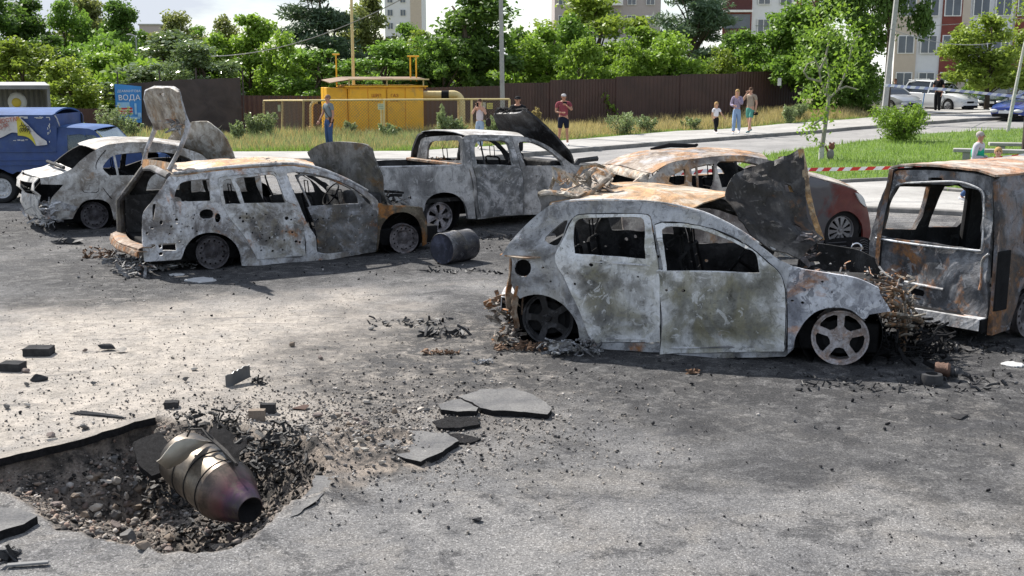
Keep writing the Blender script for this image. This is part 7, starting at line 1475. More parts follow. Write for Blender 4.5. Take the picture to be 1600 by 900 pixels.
def handbag(t, k, J, P):
    b = MB().ball(Vector((.30, .02, .93)) * k, (.10 * k, .10 * k, .16 * k), 12, 8).build('handbag', cm_('dark_bag', (.035, .025, .028)), t); MB().tube([Vector((.18, 0, 1.44)) * k, Vector((.27, -.02, 1.25)) * k, Vector((.28, 0, 1.05)) * k], .01 * k, 5).build('strap', BLACK, b); MB().box(Vector((0, -.33, sz_(P) + .10)) * k, (.07 * k, .012 * k, .14 * k)).build('phone', BLACK, t)
def sz_(P): return P['nb'].z
def phone(t, k, J, P): MB().box(Vector((0, -.34, P['nb'].z - .0)) * k, (.13 * k, .012 * k, .07 * k)).build('phone', BLACK, t)
def camera_bag(t, k, J, P):
    w = J['wR' if J['wR'].x > 0 else 'wL']; b = MB().box((w + Vector((.02, 0, -.13))) * k, (.15 * k, .11 * k, .11 * k)).build('camera', BLACK, t, bevel=.015); MB().tube([(w + Vector((.0, 0, -.18))) * k, (w + Vector((.01, .02, -.42))) * k, (w + Vector((.05, .02, -.42))) * k, (w + Vector((.07, 0, -.18))) * k], .008, 5).build('camera_strap', BLACK, b)
person(515, 233, 150, 'man with shaved head in grey t-shirt and jeans walking left past the gas cabinet', R(-50), 'stand', ('swing_f', 'down'), GREY, 'short', JEAN, 'long', SHAVE, None, BLK, SKIN2, extra=strapbag, build=1.05)
person(750, 233, 156, 'woman in white sleeveless top and pale jeans holding a phone to her face', R(-12), 'walk2', ('face', 'face'), WTOP, 'none', PJEAN, 'long', BRHAIR, None, cm_('pale_trainers', (.6, .58, .56)), extra=handbag, build=.86)
person(809, 242, 152, 'man in black cap and black jacket behind the raised bonnet of the pickup', R(-10), 'stand', ('down', 'down'), BLK, 'long', BLK, 'long', BRHAIR, BLK, BLK, SKIN2, z0=0, build=1.1)
person(880, 227, 148, 'man in dusty red t-shirt, navy shorts and grey cap looking down at his phone', R(5), 'wide', ('low', 'phone'), REDT, 'short', NAVY, 'short', BRHAIR, CAPG, WHW, SKIN2, extra=phone, build=1.12, head_tilt=.03)
person(1118, 208.5, 159, 'child in white t-shirt and black trousers walking ahead of the couple', R(15), 'walk', ('down', 'out'), WTEE, 'short', BLK, 'long', BLOND, None, WHW, child=True, longhair=True, build=.95)
person(1150, 209.5, 141, 'woman with blond hair, lilac open shirt and light blue jeans beside the child', R(-15), 'walk', ('low', 'chin'), LILAC, 'long', DENIM, 'long', BLOND, None, WHW, longhair=True, build=.88)
person(1171, 207.5, 138, 'man in sand t-shirt and teal shorts with a black camera hanging from his hand', R(-40), 'walk2', ('face', 'down'), SAND, 'short', TEAL, 'short', BRHAIR, None, TSHOE, extra=camera_bag, build=1.05)
person(1464, 176.5, 117, 'man in black standing by the white parked car, behind the police tape', R(-60), 'stand', ('low', 'down'), BLK, 'short', BLK, 'long', BRHAIR, None, BLK, SKIN2, z0=0, build=1.05)
person(1396, 173, 124, 'dark dressed figure half hidden by the leaning concrete pole', R(20), 'stand', ('down', 'down'), cm_('dark_green_jacket', (.03, .04, .03)), 'long', BLK, 'long', BRHAIR, None, BLK, SKIN2, z0=0)
def vest(t, k, J, P): MB().ball(Vector((0, -.035, 1.22)) * k, (.19 * k, .15 * k, .23 * k), 14, 9).build('green_vest', GREEN, t)
person(1519, 318, 207, 'elderly woman with grey hair in green vest with pale sleeves, beyond the burnt van', R(50), 'walk', ('low', 'low'), PALE, 'long', JEAN, 'long', GRHAIR, None, WHW, SKIN2, z0=.03, hunch=.6, extra=vest, build=1.15)
person(1553, 322, 229, 'fair-haired boy whose head shows above the roof of the burnt van', R(-15), 'stand', ('down', 'down'), WTEE, 'short', JEAN, 'long', BLOND, None, WHW, z0=.03, child=True, build=.95)
# ============================================================ crater, engine, slabs, rubble
def rockmat(name, stops, bs=.5):
    t = NT(name); c = t.coord(); g = t.n('ShaderNodeNewGeometry'); n = t.noise(c, 30, 5, .7); col = t.ramp(g.outputs['Random Per Island'], stops, 'CONSTANT'); col = t.mix(.8, col, t.ramp(n, [(.3, .6), (.7, 1.3)]), 'MULTIPLY')
    return t.fin(col, .92, 0, t.bump(n, bs, .01), spec=.2)
RUB = rockmat('rubble_stone', [(0, (.26, .215, .18)), (.2, (.17, .15, .135)), (.38, (.32, .285, .25)), (.52, (.10, .09, .082)), (.66, (.26, .19, .155)), (.80, (.03, .028, .027)), (.9, (.42, .39, .36))])
CHR = rockmat('charred_stone', [(0, (.022, .021, .02)), (.45, (.045, .042, .04)), (.75, (.09, .08, .07)), (.9, (.20, .17, .15))])
GRV = rockmat('grey_gravel', [(0, (.28, .25, .22)), (.3, (.15, .14, .135)), (.5, (.34, .30, .26)), (.68, (.045, .045, .047)), (.9, (.44, .41, .38))])
CRB = rockmat('black_crumbs', [(0, (.020, .020, .022)), (.5, (.04, .04, .042)), (.85, (.10, .10, .105)), (.95, (.35, .34, .33))])
def _ico(sub):
    bm = bmesh.new(); bmesh.ops.create_icosphere(bm, subdivisions=sub, radius=1); V = np.array([v.co[:] for v in bm.verts]); Fc = np.array([[v.index for v in f.verts] for f in bm.faces]); bm.free(); return V, Fc
def rock_shapes(sub, n, seed, sharp=.35):
    r = np.random.default_rng(seed); V, Fc = _ico(sub); out = []
    for _ in range(n):
        W_ = V.copy()
        for _k in range(13):      # planar cuts give angular broken stone
            d = r.normal(size=3); d /= np.linalg.norm(d); m = r.uniform(.32, .74); s = W_ @ d; W_ -= np.outer(np.maximum(0, s - m), d)
        out.append(W_ * (1 + r.normal(size=(len(W_), 1)) * .04))
    return out, Fc
def rubble(name, label, pts, sizes, mat, sub=1, seed=0, flat=(.45, .9), cat='rubble', sink=.25):
    r = np.random.default_rng(seed); shapes, Fc = rock_shapes(sub, 14, seed); VV = []; n = len(pts)
    for i in range(n):
        s = shapes[i % 14]; q = r.normal(size=4); q /= np.linalg.norm(q); w, x, y, z = q
        Rm = np.array([[1 - 2 * (y * y + z * z), 2 * (x * y - w * z), 2 * (x * z + w * y)], [2 * (x * y + w * z), 1 - 2 * (x * x + z * z), 2 * (y * z - w * x)], [2 * (x * z - w * y), 2 * (y * z + w * x), 1 - 2 * (x * x + y * y)]])
        v = (s * np.array([1, r.uniform(.6, 1), r.uniform(*flat)])) @ Rm.T * sizes[i]; v[:, 2] *= .85; VV.append(v + pts[i] + np.array([0, 0, sizes[i] * (.5 - sink)]))
    V = np.concatenate(VV); m = len(VV[0]); Fa = (Fc[None] + (np.arange(n) * m)[:, None, None]).reshape(-1, 3); me = bpy.data.meshes.new(name)
    me.vertices.add(len(V)); me.vertices.foreach_set('co', V.astype(np.float32).reshape(-1)); k = len(Fa); me.loops.add(k * 3); me.loops.foreach_set('vertex_index', Fa.astype(np.int32).reshape(-1)); me.polygons.add(k); me.polygons.foreach_set('loop_start', np.arange(0, 3 * k, 3, dtype=np.int32)); me.update(calc_edges=True); me.validate(); me.materials.append(mat)
    return tag(link(name, me), label, cat, kind='stuff')
def z_of(P): return np.array([gh(x, y) for x, y in P])
rr = np.random.default_rng(77)
Q = rr.uniform([CXMIN + .3, CYMIN + .3], [CXMAX - .3, CYMAX - .4], (14000, 2)); dd = np.array([crater_d(x, y)[0] for x, y in Q])
Qi = Q[(dd > .02)]; Qi = Qi[:5200]; sz = .008 + .034 * rr.random(len(Qi)) ** 4.5
chm = np.array([sstep(-.2, .4, (x + 2.2) + .5 * fbm(x * 3, y * 3, 5)) for x, y in Qi]) > rr.random(len(Qi))
rubble('crater_rubble', 'broken stones and earth filling the crater', np.column_stack([Qi, z_of(Qi)])[~chm], sz[~chm], RUB, 1, 3)
rubble('charred_rubble', 'blackened stones and clods round the jet engine in the crater', np.column_stack([Qi, z_of(Qi)])[chm], sz[chm], CHR, 1, 9)
Qs = rr.uniform([CXMIN + .3, CYMIN + .3], [CXMAX - .3, CYMAX - .4], (9000, 2)); ds = np.array([crater_d(x, y)[0] for x, y in Qs]); Qs = Qs[(ds > 0)][:5200]
rubble('crater_grit', 'fine brown grit between the crater stones', np.column_stack([Qs, z_of(Qs)]), .005 + .008 * rr.random(len(Qs)), CHR, 0, 4)
# spoil field right of and behind the crater
n = 9000; A_ = rr.normal(size=(n, 2)) * np.array([.85, .62]) + np.array([-1.15, 7.55]); B2 = rr.uniform([-6.5, 6.6], [1.2, 12.5], (n, 2)); k = rr.random(n) < np.exp(-((B2[:, 0] + 2.0) / 2.6) ** 2 - ((B2[:, 1] - 7.6) / 2.2) ** 2); P_ = np.concatenate([A_, B2[k]])
dq = np.array([crater_d(x, y)[0] if near_cr(x, y) else -9 for x, y in P_]); P_ = P_[(dq < .02) & (P_[:, 1] > 5.7)]
rubble('spoil', 'pale broken stones thrown out beyond the crater', np.column_stack([P_, z_of(P_)]), .004 + .021 * rr.random(len(P_)) ** 4, GRV, 1, 5, sink=.1)
n = 15000; B2 = np.column_stack([rr.uniform(-7, 2.2, n), 6.8 + 8 * rr.random(n) ** 1.3]); k = rr.random(n) < np.clip(1.1 - np.hypot((B2[:, 0] + 3) / 4.5, (B2[:, 1] - 8.5) / 5), 0, 1); B2 = B2[k]; dq = np.array([crater_d(x, y)[0] if near_cr(x, y) else -9 for x, y in B2]); B2 = B2[dq < 0]
rubble('gravel', 'small pale gravel scattered over the dusty asphalt', np.column_stack([B2, z_of(B2)]), .003 + .008 * rr.random(len(B2)) ** 2, GRV, 0, 6, sink=.1)
n = 34000; C2 = np.column_stack([rr.uniform(-9, 8, n), 4.6 + 13 * rr.random(n) ** 1.25]); cl = np.array([fbm(x * .8, y * .8, 9) for x, y in C2]); k = rr.random(n) < np.clip(.12 + 2.2 * cl, .04, 1); C2 = C2[k]; dq = np.array([crater_d(x, y)[0] if near_cr(x, y) else -9 for x, y in C2]); C2 = C2[dq < 0]
rubble('black_crumbs', 'black charred crumbs littering the asphalt', np.column_stack([C2, z_of(C2)]), .002 + .011 * rr.random(len(C2)) ** 4, CRB, 0, 7, sink=.1)
# charred litter round each burnt car
L_ = []
for (c, hl, hw, a) in FOOT:
    m = 1300; u = rr.uniform(-hl - .5, hl + .5, m); v = rr.normal(size=m) * (hw + .35); L_.append(np.column_stack([c[0] + u * math.cos(a) - v * math.sin(a), c[1] + u * math.sin(a) + v * math.cos(a)]))
L_ = np.concatenate(L_); rubble('charred_litter', 'black charred litter under and around the burnt cars', np.column_stack([L_, [gz(x, y) for x, y in L_]]), .005 + .03 * rr.random(len(L_)) ** 3.5, CRB, 0, 8, flat=(.15, .6), sink=.1)
# ---------------- individual stones and chunks
DKC = paint('asphalt_chunk', (.045, .045, .047), .92, var=.4, scale=12, bump=1.0); LGT = paint('limestone_chunk', (.46, .42, .37), .9, var=.15, scale=8, bump=.6); TAN = paint('tan_brick', (.22, .18, .145), .9, var=.15, scale=9, bump=.7); PKS = paint('pinkish_stone', (.20, .165, .15), .9, var=.2, scale=8, bump=.6); GST = paint('grey_stone', (.15, .145, .14), .9, var=.25, scale=9, bump=.8)
def chunk(px, py, w, h, label, mat, cat='stone', name='stone', seed=0, boxy=False, group=None, rz=None, dep=None, gfn=Gh):
    g = gfn(px, py); s_ = (g - CAMP).length / F; r = random.Random(seed + int(px * 13 + py)); wx, hz, dy = w * s_ / 2, h * s_ / 2, (dep or w * .7) * s_ / 2
    if boxy:
        bm = bmesh.new(); bmesh.ops.create_cube(bm, size=2); bmesh.ops.subdivide_edges(bm, edges=bm.edges[:], cuts=3, use_grid_fill=True); V = [Vector(v.co) for v in bm.verts]; Fc = [tuple(v.index for v in f.verts) for f in bm.faces]; bm.free(); V = [Vector((v.x * wx, v.y * dy, v.z * hz)) + Vector((crump(v.x, v.y, seed + v.z, 2), crump(v.y, v.z, seed + 4 + v.x, 2), crump(v.x, v.z, seed + 9, 2))) * .14 * min(wx, hz) for v in V]
    else:
        sh, Fa = rock_shapes(2, 1, seed + int(px)); V = [Vector((v[0] * wx * 1.1, v[1] * dy * 1.1, v[2] * hz * 1.15)) for v in sh[0]]; Fc = [tuple(f) for f in Fa]
    o = MB().add(V, Fc).build(name, mat, None, smooth=boxy, ang=25); o.location = g + Vector((0, dy * .6, hz * .75)); o.rotation_euler = (0, 0, rz if rz is not None else r.uniform(-.5, .5)); return tag(o, label, cat, group)
chunk(58, 556, 37, 13, 'square black asphalt block lying alone on the pale dust, upper left', DKC, 'asphalt chunk', 'asphalt_chunk', 1, True, rz=.05)
chunk(17, 580, 31, 13, 'black asphalt block at the left edge beside a pinkish stone', DKC, 'asphalt chunk', 'asphalt_chunk', 2, True, rz=-.1)
chunk(39, 583, 16, 11, 'rounded pinkish stone touching the black block at the left edge', PKS, seed=3); chunk(57, 597, 26, 12, 'dark lumpy clod just below the pinkish stone', DKC, 'clod', 'clod', 4); chunk(42, 604, 11, 8, 'small grey stone in front of the dark lumpy clod', GST, seed=5)
chunk(164, 549, 32, 16, 'dark tilted wedge of asphalt leaning on a white stone', DKC, 'asphalt chunk', 'asphalt_chunk', 6); chunk(187, 552, 24, 10, 'flat white stone supporting the dark wedge', LGT, seed=7); chunk(131, 551, 10, 7, 'small mauve stone left of the dark wedge', PKS, seed=8)
chunk(267, 638, 20, 11, 'black six-sided asphalt lump above the crater', DKC, 'asphalt chunk', 'asphalt_chunk', 9, True); chunk(419, 646, 22, 17, 'upright black block beside the tan brick', DKC, 'asphalt chunk', 'asphalt_chunk', 10, True, dep=10); chunk(401, 657, 24, 18, 'tan squared brick piece at the top of the crater', TAN, 'brick', 'brick', 11, True, dep=12)
chunk(574, 631, 17, 9, 'white angular stone right of the spoil, lying alone', LGT, seed=12); chunk(147, 602, 12, 8, 'grey angular stone in the middle of the pale dust', GST, seed=13); chunk(289, 597, 13, 9, 'grey stone near the picture third, above the black lump', GST, seed=14); chunk(11, 640, 14, 9, 'bluish grey stone at the left edge above the crater rim', GST, seed=15); chunk(41, 636, 13, 9, 'pale tan stone next to the bluish grey one at left', LGT, seed=16)
chunk(302, 580, 18, 6, 'flat pale stone far left of the curved metal plate', LGT, seed=17); chunk(457, 542, 10, 9, 'tan cubic stone in the dust behind the metal plate', TAN, seed=18); chunk(500, 563, 14, 10, 'split pale stone with dark top', PKS, seed=19); chunk(581, 516, 15, 8, 'dark lump with a silver side on the grey asphalt', GST, 'clod', 'clod', 20)
chunk(130, 673, 24, 11, 'grey rounded stone just above the undercut crater edge', GST, seed=21); chunk(80, 684, 22, 9, 'pinkish flat stone on the crater lip at left', PKS, seed=22); chunk(78, 692, 19, 9, 'second pale stone on the crater lip, nearer the edge', LGT, seed=23)
chunk(197, 845, 42, 30, 'largest dark grey boulder at the bottom of the crater', GST, 'boulder', 'boulder', 24); chunk(222, 862, 26, 18, 'tan boulder right of the dark grey one at the crater bottom', TAN, 'boulder', 'boulder', 25); chunk(342, 860, 30, 16, 'dark lump on the near rim below the jet engine', DKC, 'clod', 'clod', 26); chunk(150, 800, 26, 16, 'pale broken stone in the middle of the crater', LGT, seed=27); chunk(180, 815, 18, 22, 'upright grey shard in the crater beside the dark boulder', GST, seed=28)
chunk(470, 642, 44, 6, 'reddish brown flat splinter behind the spoil heap', paint('red_brown_splinter', (.09, .06, .05), .9), 'splinter', 'splinter', 29); chunk(745, 817, 22, 9, 'black clinker lump on the grey asphalt in the foreground middle', DKC, 'clod', 'clod', 30); chunk(1000, 853, 10, 7, 'small black clinker lump beside a pale stain', DKC, 'clod', 'clod', 31)
chunk(1505, 655, 34, 5, 'thin black strip lying on the asphalt at right', DKC, 'strip', 'strip', 32, gfn=Gh); chunk(545, 652, 18, 12, 'rounded pinkish stone behind the tilted slab', PKS, seed=33); chunk(527, 655, 16, 11, 'tan stone left of the rounded pinkish one', TAN, seed=34)
rg = random.Random(12); k = 0
while k < 46:
    px, py = rg.uniform(2, 420), rg.uniform(690, 862)
    p = Gh(px, py)
    if crater_d(p.x, p.y)[0] < .12 or (250 < px < 430 and 650 < py < 830): continue
    chunk(px, py, rg.uniform(12, 24), rg.uniform(9, 17), 'broken stone among many lying in the crater', rg.choice([PKS, LGT, GST, TAN, GST]), seed=100 + k, group='stones lying in the crater'); k += 1
for k in range(44):
    px = rg.gauss(520, 70); py = rg.gauss(680, 30)
    if py < 640 or px < 425: continue
    p = Gh(px, py)
    if near_cr(p.x, p.y) and crater_d(p.x, p.y)[0] > 0: continue
    chunk(px, py, rg.uniform(9, 20), rg.uniform(6, 13), 'pale stone among many on the spoil heap', rg.choice([PKS, LGT, LGT, TAN, GST]), seed=200 + k, group='stones on the spoil heap')
# ---------------- broken asphalt slabs
EDGE = paint('broken_asphalt_edge', (.028, .027, .028), .95, var=.5, scale=30, bump=1.5)
def slabtop(name, dust):
    t = NT(name); c = t.coord(); n1 = t.noise(c, 3, 7, .7); n3 = t.noise(c, 60, 5, .75, 0, 2); base = t.mix(t.ramp(n1, [(.35, 0), (.65, 1)]), (.10, .10, .104), (.19, .186, .18))
    if dust: base = t.mix(t.ramp(n1, [(.3, .3), (.6, 1)]), base, (.33, .295, .255))
    return t.fin(t.mix(.8, base, t.ramp(n3, [(.3, .5), (.5, 1), (.7, 1.4)]), 'MULTIPLY'), .92, 0, t.bump(n3, .7, .015), spec=.2)
ST, STD = slabtop('slab_top', False), slabtop('dusty_slab_top', True)
def slab(px_poly, label, z=.06, th=.06, mat=ST, tilt=(0, 0), seed=0, bend=0):
    L_ = [G(x, y, z) for x, y in px_poly]; o = sum((Vector(p) for p in L_), Vector()) / len(L_); o.z = 0
    r2 = random.Random(seed); ol = smooth_poly([(p.x - o.x, p.y - o.y, 1) for p in L_], .05); ol = [(x + .022 * crump(x, y, seed, 9), y + .022 * crump(y, x, seed + 2, 9)) for x, y in ol]; V, Tt = cdt(ol, [], .06)
    vs = [(x, y, z + x * tilt[0] + y * tilt[1] + .006 * crump(x, y, seed, 5) + bend * (x * x + y * y)) for x, y in V]
    ob = MB().add(vs, Tt).build('asphalt_slab', [mat, EDGE], None, solid=th, soff=-1, ang=50); m = ob.modifiers['solid']; m.material_offset = 1; m.material_offset_rim = 1; ob.location = (o.x, o.y, 0)
    return tag(ob, label, 'asphalt slab')
slab([(-160, 768), (-60, 738), (-10, 719), (40, 706), (95, 694), (120, 688), (160, 676), (200, 662), (243, 651), (240, 647), (200, 656), (150, 670), (90, 687), (0, 708), (-160, 745)], 'long undercut asphalt edge overhanging the far left side of the crater', .022, .055, STD, seed=1)
slab([(752, 636), (718, 619), (750, 607), (800, 606), (838, 618), (862, 637), (857, 645), (820, 643), (770, 641)], 'larger lifted asphalt slab with a curved top, right of the cracked one', .05, .045, seed=2, bend=-.03)
slab([(686, 632), (700, 626), (718, 622), (748, 636), (744, 643), (715, 642), (690, 639)], 'smaller cracked asphalt slab left of the larger lifted one', .042, .04, seed=3)
slab([(587, 698), (592, 688), (640, 672), (700, 678), (716, 688), (690, 705), (655, 720), (632, 716), (608, 708)], 'dust-covered asphalt slab with thick black edge in the middle foreground', .05, .055, ST, seed=4)
slab([(675, 658), (700, 651), (748, 652), (752, 662), (720, 668), (690, 668)], 'thin black crumbling slab between the lifted slabs and the dusty one', .03, .03, EDGE, seed=5)
slab([(690, 680), (720, 676), (752, 686), (735, 692), (705, 690)], 'small flat black slab fragment below the crumbling one', .02, .02, EDGE, seed=6)
slab([(-40, 800), (-10, 792), (30, 795), (58, 805), (40, 818), (-5, 832), (-40, 836)], 'grey asphalt slab lying at the bottom left edge of the crater', .05, .07, seed=7)
slab([(495, 742), (530, 745), (505, 775), (470, 800), (452, 808), (455, 790), (480, 770)], 'tilted grey asphalt slab on the right rim of the crater', .03, .06, ST, seed=8, tilt=(.06, 0))
slab([(206, 700), (250, 688), (272, 700), (262, 722), (235, 728), (215, 718)], 'dark asphalt plate standing in the crater left of the jet engine', -.02, .04, EDGE, seed=9, tilt=(-.1, .25))
# ---------------- jet engine
def engine():
    D0, D1 = 6.05, 6.62; n0 = CAMP + ray(391, 797) * (D0 / ray(391, 797).y); b0 = CAMP + ray(288, 716) * (D1 / ray(288, 716).y); ax = (n0 - b0); L = ax.length; q = ax.to_track_quat('Z', 'Y')
    t = thing('jet_engine', 'dull bronze-grey ringed jet engine with tapered nozzle stuck in the crater', 'jet engine', tuple(b0)); t.rotation_euler = q.to_euler()
    m = NT('heat_tinted_steel'); c = m.coord(); sx = m.n('ShaderNodeSeparateXYZ'); m.l(c, sx.inputs[0]); n1 = m.noise(c, 6, 6, .65, .5); n2 = m.noise(m.coord(scale=(1, 1, 6)), 10, 5, .6)
    z = m.math('ADD', sx.outputs[2], m.math('MULTIPLY', n1, .12)); z = m.math('DIVIDE', z, L + .06)
    col = m.ramp(z, [(.0, (.05, .044, .038)), (.2, (.12, .10, .08)), (.6, (.19, .162, .128)), (.76, (.14, .10, .09)), (.84, (.13, .06, .07)), (.92, (.075, .04, .075)), (1.0, (.06, .05, .06))])
    col = m.mix(m.ramp(n1, [(.48, 0), (.62, .8)]), col, (.05, .045, .04)); n4 = m.noise(c, 22, 8, .75, .4, 3); col = m.mix(m.ramp(n4, [(.5, 0), (.62, .7)]), col, (.10, .085, .07)); ST_ = m.fin(col, m.ramp(n2, [(.3, .34), (.7, .6)]), .8, m.bump(n1, .15, .01))
    pr = [(.150, -.02), (.170, .0), (.175, .05), (.180, .10), (.183, .2), (.184, L * .66), (.176, L * .68), (.155, L * .77), (.132, L * .82), (.108, L * .91), (.080, L), (.076, L), (.10, L - .06), (.12, L - .14), (.0, L - .18)]
    mb = MB().lathe(pr, 48); mb.v = [(x * (1 + .012 * crump(x * 3, z * 3, 2)), y * (1 + .012 * crump(y * 3, z * 3, 5)), z) for x, y, z in mb.v]; mb.build('casing', ST_, t, ang=22)
    for zb in (.16, .27, .38): MB().lathe([(.181, L * zb / .62 - .006), (.1875, L * zb / .62 - .003), (.1875, L * zb / .62 + .003), (.181, L * zb / .62 + .006)], 48).build('band', EDGE, t)
    MB().lathe([(.0745, L + .001), (.0, L - .10)], 24).build('nozzle_bore', BLACK, t)
    MB().box((0.0, 0, 0), (.03, .07, .006)).build('slot', BLACK, t)
    fr = Frame((300, 790), (400, 790)); Q = Zc(200, 640, 4.5)
    FL = paint('torn_steel', (.36, .33, .28), .42, .6, var=.2, bump=.2); DKM = paint('scorched_torn_steel', (.05, .047, .045), .65, .1, var=.3, bump=.3)
    pl = lambda x, y, v: fr.pt(*Q([(x, y)])[0], v)
    tt = thing('torn_casing', 'pale torn sheet of casing metal peeled over the back of the jet engine', 'metal sheet', tuple(fr.o), fr.rz)
    v0 = 6.30 - fr.o.y
    plate(fr, 'casing_sheet', [pl(190, 355, v0 - .15), pl(560, 225, v0 + .15), pl(300, 400, v0 - .05)], Q([(188, 355, 1), (240, 290), (300, 238), (380, 205), (470, 205), (575, 222, 1), (500, 250), (430, 290), (380, 345), (330, 392), (290, 412, 1), (250, 402)]), FL, tt, dent=.02, bulge=.04, thick=.006, h=.025, step=4, k=6)
    plate(fr, 'torn_fin', [pl(580, 180, v0 + .15), pl(820, 240, v0 + .05), pl(760, 380, v0 - .1)], Q([(575, 165, 1), (610, 90, 1), (640, 150, 1), (715, 95, 1), (690, 145, 1), (770, 185), (830, 195, 1), (832, 240), (785, 300, 1), (770, 385, 1), (700, 345), (640, 262)]), EDGE, tt, holes=[Q(circ((772, 215), 36, 32, 12))], dent=.015, thick=.006, h=.025, step=4, k=5)
    mb = MB(); mb.tube([pl(415, 190, v0 + .1), pl(440, 140, v0 + .1), pl(520, 135, v0 + .1), pl(560, 190, v0 + .05), pl(640, 260, v0), pl(760, 380, v0 - .12)], .007, 6); mb.tube([pl(520, 140, v0 + .1), pl(600, 210, v0 + .1), pl(700, 300, v0), pl(765, 390, v0 - .1)], .010, 6); mb.build('bent_rods', DKM, tt)
    # charred wreckage heaped around it
    w = thing('wreckage', 'heap of black charred wreckage packed around the back of the jet engine', 'wreckage', tuple(Gh(420, 720)))
    o = w.location; mb = MB()
    for (x, y, sx_, sy_, sz_, n_, sd) in ((330, 668, .22, .12, .12, 70, 1), (425, 705, .22, .22, .14, 150, 2), (440, 740, .18, .14, .12, 100, 3), (250, 745, .12, .15, .12, 60, 4), (280, 790, .2, .12, .1, 60, 5), (395, 745, .12, .1, .12, 50, 6), (330, 835, .2, .1, .06, 60, 7)):
        p = Gh(x, y); scrap(mb, tuple(p - o), (sx_, sy_, sz_), n_, sd, .55, (.012, .05))
    mb.build('charred_scrap', paint('charred_scrap', (.030, .029, .028), .6, .3, var=.6, scale=14, bump=.5), w)
    MB().tube([Gh(412, 738, .06) - o, Gh(418, 730, .10) - o, Gh(428, 727, .12) - o, Gh(436, 722, .14) - o], .004, 5).build('silver_wire', FL, w)
engine()
# ---------------- barrel and loose car parts
def barrel():
    a = G(690, 413); b = Vector((.62, .80, 0)).normalized(); r = .205; t = thing('barrel', 'scorched blue-black metal barrel lying on its side near the pickup wheel', 'barrel', (a.x, a.y, r), math.atan2(b.y, b.x)); M = Matrix(((0, 0, 1), (0, 1, 0), (-1, 0, 0)))
    m = burn('barrel_skin', ash=(.17, .17, .185), mid=(.06, .06, .068), soot=(.03, .03, .036), rust=(.30, .17, .09), a=.45, r=.64, seed=81, scale=1.3, tw=.2, rough=.38); m2 = burn('barrel_end', ash=(.10, .11, .16), mid=(.04, .043, .062), soot=(.03, .032, .05), a=.5, r=.75, seed=82, rough=.4, tw=0)
    mb = MB().lathe([(r, 0), (r + .004, .006), (r, .016), (r - .002, .26), (r + .006, .275), (r - .002, .29), (r, .53), (r + .004, .54), (r, .548)], 44, M); mb.v = [(x, y * (1 + .03 * crump(x * 3, z, 2)), z * (1 + .03 * crump(x * 3, y, 6))) for x, y, z in mb.v]; mb.build('barrel_side', m, t)
    for x, s_, nm in ((.012, 1, 'barrel_end'), (.538, -1, 'barrel_end')): MB().lathe([(r - .002, 0), (r * .8, .012 * s_), (0, .018 * s_)], 36, M).build(nm, m2, t).location = (x, 0, 0)
barrel()
def bits(name, label, px, py, sz, n, seed, mat, cat='debris', pl=.6, s=(.02, .07), gfn=None):
    g = (gfn or (lambda a, b: G(a, b)))(px, py); mb = scrap(MB(), (0, 0, .005), sz, n, seed, pl, s); o = mb.build(name, mat, None); o.location = g; return tag(o, label, cat)
SILV = burn('silver_scrap', ash=(.52, .53, .55), mid=(.15, .15, .155), soot=(.03, .03, .03), a=.5, r=.75, seed=91, scale=5, rough=.45); BRN = paint('brown_scrap', (.17, .11, .075), .7, .2, var=.4, scale=20); DKS = paint('dark_scrap', (.03, .03, .032), .6, .1, var=.5, scale=15)
bits('metal_debris', 'crumpled silver and black scrap lying beside the rear wheel of the hatchback', 890, 552, (.26, .10, .10), 55, 1, SILV, s=(.03, .11)); bits('debris', 'rusty crumbs and a bent bit under the broken rear bumper of the hatchback', 815, 545, (.25, .12, .04), 60, 2, BRN, s=(.01, .05))
bits('metal_debris', 'small pale crumpled foil-like scrap left of the hatchback', 752, 569, (.09, .04, .03), 16, 3, SILV, s=(.02, .06)); bits('debris', 'broken black moulding with pale flecks lying left of the hatchback', 695, 524, (.20, .05, .035), 34, 4, DKS, s=(.03, .10)); bits('debris', 'brown crumbled plastic bits below the black moulding', 690, 553, (.16, .04, .025), 40, 5, BRN, s=(.01, .035))
bits('debris', 'small orange-brown car part in front of the hatchback door', 1083, 583, (.05, .03, .02), 14, 6, BRN, s=(.015, .04)); bits('debris', 'tangle of black and brown bits behind the wrecked estate car bumper', 155, 402, (.2, .12, .12), 60, 7, BRN, s=(.02, .06)); bits('debris', 'black flat bar lying between the saloon and the estate car, left', 107, 381, (.16, .03, .02), 16, 8, DKS, s=(.05, .14))
bits('debris', 'scatter of black flakes on the asphalt right of the barrel', 790, 372, (.4, .3, .01), 40, 9, DKS, s=(.03, .09)); bits('debris', 'black shreds in front of the barrel', 720, 425, (.5, .15, .01), 34, 10, DKS, s=(.02, .08)); bits('debris', 'dark splinters beside the small silver lump in the middle ground', 640, 505, (.4, .2, .015), 60, 11, DKS, s=(.01, .05)); bits('metal_debris', 'black curved metal scrap at the bottom left corner', 14, 872, (.06, .03, .03), 10, 12, DKS, s=(.04, .09)); bits('debris', 'wide scatter of black flakes on the asphalt at right', 1420, 600, (1.0, .25, .015), 110, 13, DKS, s=(.01, .05)); bits('debris', 'ashy flakes and clinker under the rear bumper of the van', 1500, 545, (.5, .2, .03), 120, 14, DKS, s=(.01, .06))
